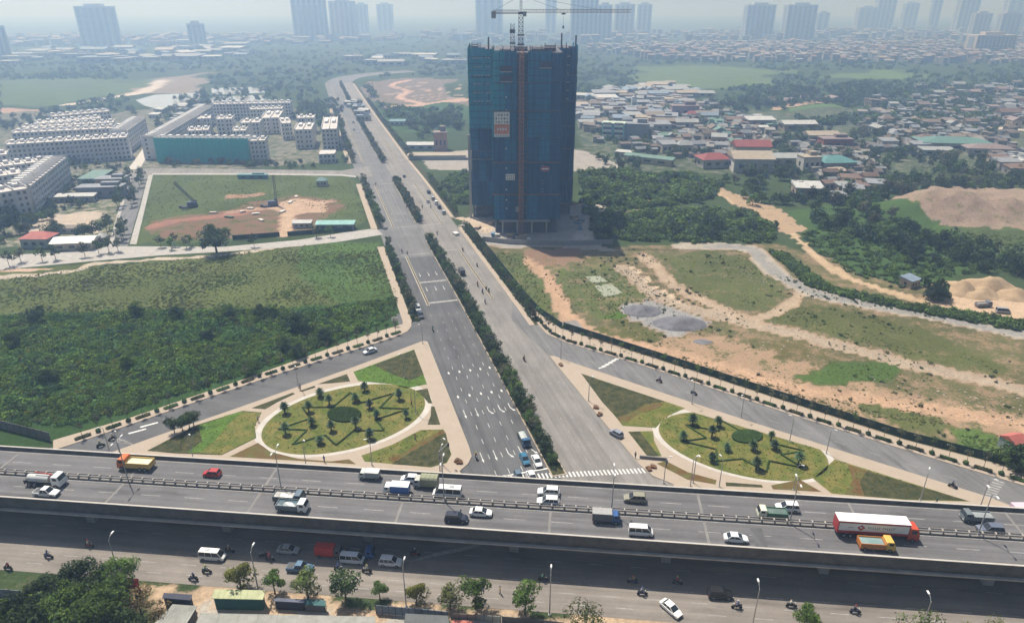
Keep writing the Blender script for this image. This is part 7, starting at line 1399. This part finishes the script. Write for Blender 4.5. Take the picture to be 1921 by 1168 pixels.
# lake, wet paddies and ponds
def water(name, pts, m, label, z=.02): b = MB(); b.poly([(*q_, 0) for q_ in GP(pts)]); me = b.mesh(name, [m]); (me.flip_normals() if me.polygons[0].normal.z < 0 else None); return obj(name, me, None, (0, 0, z), label=label, cat='pond', kind='structure')
water('lake', [(254, 188), (290, 178), (380, 174), (372, 186), (362, 194), (340, 198), (330, 202), (290, 203), (272, 199)], 'water_lake', 'pale bright lake behind the new estate')
water('paddy_water', [(396, 166), (500, 162), (505, 174), (398, 178)], 'water_lake', 'flooded paddies beyond the estate'); water('paddy_water', [(394, 182), (500, 178), (500, 190), (392, 194)], 'water_lake', 'flooded paddy strip nearest the estate')
water('pond', [(1098, 519), (1124, 517), (1141, 528), (1112, 531)], 'water_pond', 'smaller green pond on the waste ground', .05); water('pond', [(1115, 536), (1147, 532), (1168, 550), (1134, 557)], 'water_pond', 'larger green pond on the waste ground', .05)
# heaps
def heap(u, v, rx, ry, h, m, label, seed, cat='heap', name='sand_heap'):
    q_ = G(u, v); b = MB(); N_ = 20; rg = np.random.default_rng(seed); vs_ = []
    for j in range(N_+1):
        for i in range(N_+1):
            x, y = (i/N_*2-1), (j/N_*2-1); r_ = math.hypot(x, y); k = max(0, 1-r_); z = h*(k**.9)*(1+.35*math.sin(5*x+seed)*math.cos(4*y+seed))+(rg.random()-.5)*.15*min(1, k*5)
            vs_.append((x*rx, y*ry, z if k > 0 else -.3))
    b.add(vs_, [(j*(N_+1)+i, j*(N_+1)+i+1, (j+1)*(N_+1)+i+1, (j+1)*(N_+1)+i) for j in range(N_) for i in range(N_)]); return obj(name, b.mesh(name, [m], True), None, (q_.x, q_.y, 0), label=label, cat=cat)
heap(1205, 583, 7, 5.5, 2.0, 'gravel', 'lower grey gravel heap nearer the ponds', 1, name='gravel_heap'); heap(1275, 607, 9.5, 6, 2.6, 'gravel', 'larger dark grey gravel heap by the track', 2, name='gravel_heap'); heap(1322, 642, 4, 2.5, .5, 'gravel', 'small flat patch of grey gravel', 3, name='gravel_heap')
heap(1800, 545, 9, 7, 4, 'sand', 'sand heap nearest the dark trees', 4); heap(1850, 540, 12, 8, 5.5, 'sand', 'largest sand heap at the right', 5); heap(1835, 552, 9, 6, 3, 'sand', 'front sand heap among the trucks', 6); heap(1900, 555, 9, 6, 3, 'sand', 'sand heap at the right edge', 7)
# green fence behind the right slip pavement, one panel at a time
mat('fence_green', (.010, .040, .030), .8, .25, .5); mat('fence_blue', (.16, .20, .25), .7, .3, .6); mat('tin_grey', (.25, .25, .225), .65, .25, .5, detail=8)
FP = [A(196, 24.6)[:2], A(150, 24.6)[:2], A(100, 24.6)[:2]]+GP([(1012, 588), (1050, 614), (1250, 678), (1500, 760), (1700, 824), (1900, 876), (2100, 938)])
fn = empty('green_fence', (*FP[3], 0), label='long dark green sheet fence along the waste ground', cat='fence'); o0 = FP[3]
pan = MB().box(0, 0, .1, 3.96, .06, 2.3).mesh('fence_panel', ['fence_green']); pst = MB().box(0, 0, 0, .1, .14, 2.5).mesh('fence_post', ['metal_dark'])
for x, y, an in walk(FP, 4.0, 2.0): obj('fence_panel', pan, fn, (x-o0[0], y-o0[1], 0), an)
for x, y, an in walk(FP, 4.0): obj('fence_post', pst, fn, (x-o0[0], y-o0[1], 0), an)
# plot fence, low walls
def fence(pts, step, h, m, label, cat='fence', name='panel_fence', gap=.04):
    o_ = pts[0]; r_ = empty(name, (*o_, 0), label=label, cat=cat); me = MB().box(0, 0, .05, step-gap, .07, h).mesh('fence_panel', [m]); p2 = MB().box(0, 0, 0, .1, .16, h+.2).mesh('fence_post', ['metal_dark'])
    for x, y, an in walk(pts, step, step/2): obj('fence_panel', me, r_, (x-o_[0], y-o_[1], 0), an)
    for x, y, an in walk(pts, step): obj('fence_post', p2, r_, (x-o_[0], y-o_[1], 0), an)
    return r_
fence(GP([(437, 450), (480, 447), (520, 444)]), 3, 2.2, 'fence_green', 'green site fence on the plot left of the gate'); fence(GP([(540, 443), (600, 438), (664, 433)]), 3, 2.2, 'fence_green', 'green site fence on the plot right of the gate')
fence(GP([(-40, 795), (0, 803), (92, 826)]), 2.5, 2.6, 'concrete_dark', 'dark boundary wall at the corner of the scrub field', 'wall')
fence(GP([(706, 1150), (790, 1157), (845, 1163)]), 1.2, 2.0, 'fence_blue', 'corrugated blue grey fence along the front yards'); fence(GP([(846, 1160), (930, 1166), (940, 1167)]), 1.5, 1.4, 'tin_grey', 'grey fence continuing towards the big verge tree'); fence(GP([(942, 1168), (1000, 1173), (1060, 1180)]), 1.8, 1.6, 'metal_dark', 'dark blue fence under the big verge tree')
fence(GP([(-60, 1118), (0, 1122), (70, 1128), (110, 1132)]), 2.2, 2.4, 'fence_blue', 'pale blue wall beside the front grove', 'wall')
# front yard sheds
def slab_house(pts, h, tilt, wallm, roofm, label, wc=None, rc=None, name='shed', over=.25):
    """shed over a pixel quad on the ground (front-left, front-right, back-right, back-left)"""
    w = GP(pts); cx_, cy_ = sum(p_[0] for p_ in w)/4, sum(p_[1] for p_ in w)/4; L_ = [(p_[0]-cx_, p_[1]-cy_) for p_ in w]; r_ = empty(name, (cx_, cy_, 0), label=label, cat='shed')
    b = MB(); b.prism(L_, 0, h); obj('wall', b.mesh('wall', [wallm]), r_, color=wc); k = 1+over/3; zs = [h+.02, h+.02, h+.02+tilt, h+.02+tilt]; b = MB(); top = [(x*k, y*k, z+.12) for (x, y), z in zip(L_, zs)]; bot = [(x*k, y*k, z) for (x, y), z in zip(L_, zs)]
    b.add(bot+top, [(4, 5, 6, 7), (3, 2, 1, 0), (0, 1, 5, 4), (1, 2, 6, 5), (2, 3, 7, 6), (3, 0, 4, 7)]); obj('roof', b.mesh('roof', [roofm]), r_, color=rc)
    n_ = 9; rbm_ = MB()
    for i in range(n_+1):
        f_ = i/n_; p0 = Vector(top[0]).lerp(Vector(top[1]), f_); p1 = Vector(top[3]).lerp(Vector(top[2]), f_); rbm_.tube(p0+Vector((0, 0, .01)), p1+Vector((0, 0, .01)), .05, .05, 4)
    o_ = obj('roof_rib', rbm_.mesh('roof_rib', [roofm]), r_, color=rc); o_['kind'] = 'stuff'
    return r_
slab_house([(406, 1142), (494, 1144), (498, 1130), (412, 1128)], 2.6, .3, 'wallpaint', 'roofpaint', 'dark green container shed with a pale yellow green roof', (.012, .10, .085), (.40, .42, .24))
slab_house([(313, 1143), (362, 1147), (364, 1137), (316, 1134)], 2.8, .0, 'wallpaint', 'roofpaint', 'small dark navy shed by the leaning tin roof', (.02, .025, .05), (.04, .045, .07)); slab_house([(519, 1142), (572, 1145), (573, 1139), (520, 1136)], 1.9, .0, 'wallpaint', 'roofpaint', 'dark navy lean to beside the green shed', (.025, .03, .05), (.10, .11, .15))
slab_house([(262, 1225), (330, 1225), (372, 1160), (330, 1157)], 2.2, .5, 'wallpaint', 'tin_grey', 'long leaning roof of weathered grey tin', (.2, .17, .13)); slab_house([(360, 1230), (700, 1240), (692, 1172), (392, 1166)], 1.4, .3, 'wallpaint', 'tin_grey', 'broad flat yard roof of pale grey green sheets', (.3, .28, .25)); slab_house([(184, 1180), (206, 1182), (214, 1162), (196, 1160)], 2.8, .4, 'wallpaint', 'tin_grey', 'little tin roof among the grove trees', (.12, .1, .09))
slab_house([(760, 1210), (845, 1215), (838, 1172), (765, 1168)], 1.8, .2, 'wallpaint', 'roofpaint', 'dark grey yard roof below the corrugated fence', (.2, .2, .2), (.10, .11, .11)); slab_house([(850, 1200), (890, 1202), (886, 1168), (850, 1166)], .25, .0, 'wallpaint', 'roofpaint', 'red tiled terrace beside the yard fence', (.4, .3, .25), (.42, .14, .11)); 
slab_house([(575, 1146), (612, 1148), (610, 1140), (576, 1138)], 1.5, .3, 'wallpaint', 'roofpaint', 'small teal roofed stall by the verge trees', (.1, .1, .1), (.05, .14, .14)); slab_house([(228, 1112), (262, 1115), (264, 1104), (232, 1102)], 2.2, .2, 'wallpaint', 'roofpaint', 'bright red canopied stall behind the front grove', (.2, .05, .04), (.5, .04, .04), 'stall')
# piling rigs on the plot
def rig(u, v, ln, tilt, label):
    q_ = G(u, v); r_ = empty('piling_rig', (q_.x, q_.y, 0), .3, label=label, cat='rig'); 
    for s_ in (-1, 1): obj('crawler_track', bm_('crawler_track', 0, s_*1.7, 0, 5, .8, 1.0, 'metal_dark'), r_)
    obj('body', bm_('body', -.3, 0, 1.1, 4.5, 3, 1.8, 'wallpaint'), r_, color=(.10, .12, .2)); obj('cab', bm_('cab', 1.5, 1.0, 1.2, 1.6, 1.3, 2.2, 'glass_dark'), r_); b = MB(); lattice(b, (1.8, 0, 1.8), (1.8+ln*math.sin(tilt), 0, 1.8+ln*math.cos(tilt)), 1.0, 1.3, .12); obj('boom', b.mesh('boom', ['metal_dark']), r_)
    b = MB(); b.tube((-2, 0, 3), (1.8+ln*math.sin(tilt), 0, 1.8+ln*math.cos(tilt)), .05, .05, 3); obj('stay_cable', b.mesh('stay_cable', ['metal_dark']), r_)
    b = MB(); [b.box(-3-1.5*(k % 3), -2+1.3*(k % 4), 0, 1.6, 1.2, .6+.35*(k % 3)) for k in range(7)]; obj('spoil_stack', b.mesh('spoil_stack', ['metal_dark']), r_)
rig(362, 388, 15, -.62, 'crawler rig with a slanting lattice boom on the red earth'); rig(513, 386, 15, .02, 'crawler rig with an upright lattice boom on the red earth')
for i, (u, v, w_, c_) in enumerate(((470, 392, 3.5, (.6, .58, .54)), (480, 402, 4, (.62, .6, .56)), (455, 398, 3, (.55, .5, .45)), (530, 398, 4, (.6, .55, .5)), (545, 380, 5, (.62, .58, .52)), (556, 370, 4, (.55, .5, .44)), (490, 414, 4, (.6, .57, .5)), (430, 408, 5, (.1, .14, .1)), (400, 400, 4, (.5, .42, .36)))):
    q_ = G(u, v); b = MB(); [b.box(0, 0, k*.28, w_*(1-.06*k), 1.6, .24) for k in range(3)]; obj('pallet_stack', b.mesh('pallet_stack', ['wallpaint']), None, (q_.x, q_.y, 0), i*.4, label='low stack of pale slabs on the red earth, %s of nine' % ordn(i), cat='stack', group='slab stacks on the plot', color=c_)
b = empty('road_sign', (*GP([(741, 612)])[0], .15), .2, label='white roadside board at the slip road corner', cat='sign'); obj('board', bm_('board', 0, 0, 1.9, 2.0, .08, 1.5, 'mirror_white'), b)
for s_ in (-.7, .7): obj('leg', bm_('leg', s_, 0, 0, .1, .1, 1.9, 'metal_grey'), b)
# benches and small planters on the plazas
for i, (u, v) in enumerate(((862, 868), (858, 865), (1052, 685), (1118, 765), (1125, 778), (1217, 880), (1225, 876))):
    q_ = G(u, v, .15); b = MB(); b.box(0, 0, 0, 1.5, 1.0, .45); leaves(b, (0, 0, .6), .7, 60, .13, random.Random(i), .6, 1); obj('planter', b.mesh('planter', ['steel_rust', 'dry_leaf']), None, (q_.x, q_.y, .15), i, label='low reddish planter on the plaza, %s from the left' % ordn(i), cat='planter', group='plaza planters')
b = empty('entrance_sign', (*GP([(1225, 862)])[0], .15), -.15, label='low dark stone sign by the small lawn bed', cat='sign'); obj('board', bm_('board', 0, 0, .1, 6.5, .3, .7, 'concrete_dark'), b); obj('plinth', bm_('plinth', 0, 0, 0, 7, .8, .12, 'concrete'), b)
# plain panel gantry on the plaza corner
b = empty('traffic_signal', (*GP([(825, 884)])[0], .15), .9, label='traffic signal mast leaning over the plaza corner', cat='traffic signal'); m_ = MB(); m_.tube((0, 0, 0), (0, 0, 5.6), .12, .09, 6); m_.tube((0, 0, 5.4), (3.4, 0, 6.2), .07, .05, 5); obj('mast', m_.mesh('mast', ['pole_grey']), b); obj('signal_head', bm_('signal_head', 3.2, 0, 5.2, .35, .35, 1.0, 'metal_dark'), b); obj('signal_head', bm_('signal_head', .25, 0, 3.4, .35, .35, 1.0, 'metal_dark'), b)
# ---------------------------------------------------------------- air
hz, n, l, out = nt_new('air')
pvn = n.new('ShaderNodeVolumePrincipled'); pvn.inputs['Density'].default_value = 0.00065; pvn.inputs['Color'].default_value = (0.43, 0.63, 1.0, 1)
pvn.inputs['Anisotropy'].default_value = 0.58; pvn.inputs['Absorption Color'].default_value = (0.93, 0.96, 1, 1)
l.new(pvn.outputs[0], out.inputs['Volume'])
b = MB(); b.box(0, 4300, -1.0, 18400, 9800, 215.0); h_ = obj('haze', b.mesh('haze', [hz]), label='pale blue winter haze thickening towards the far city', cat='haze', kind='stuff')
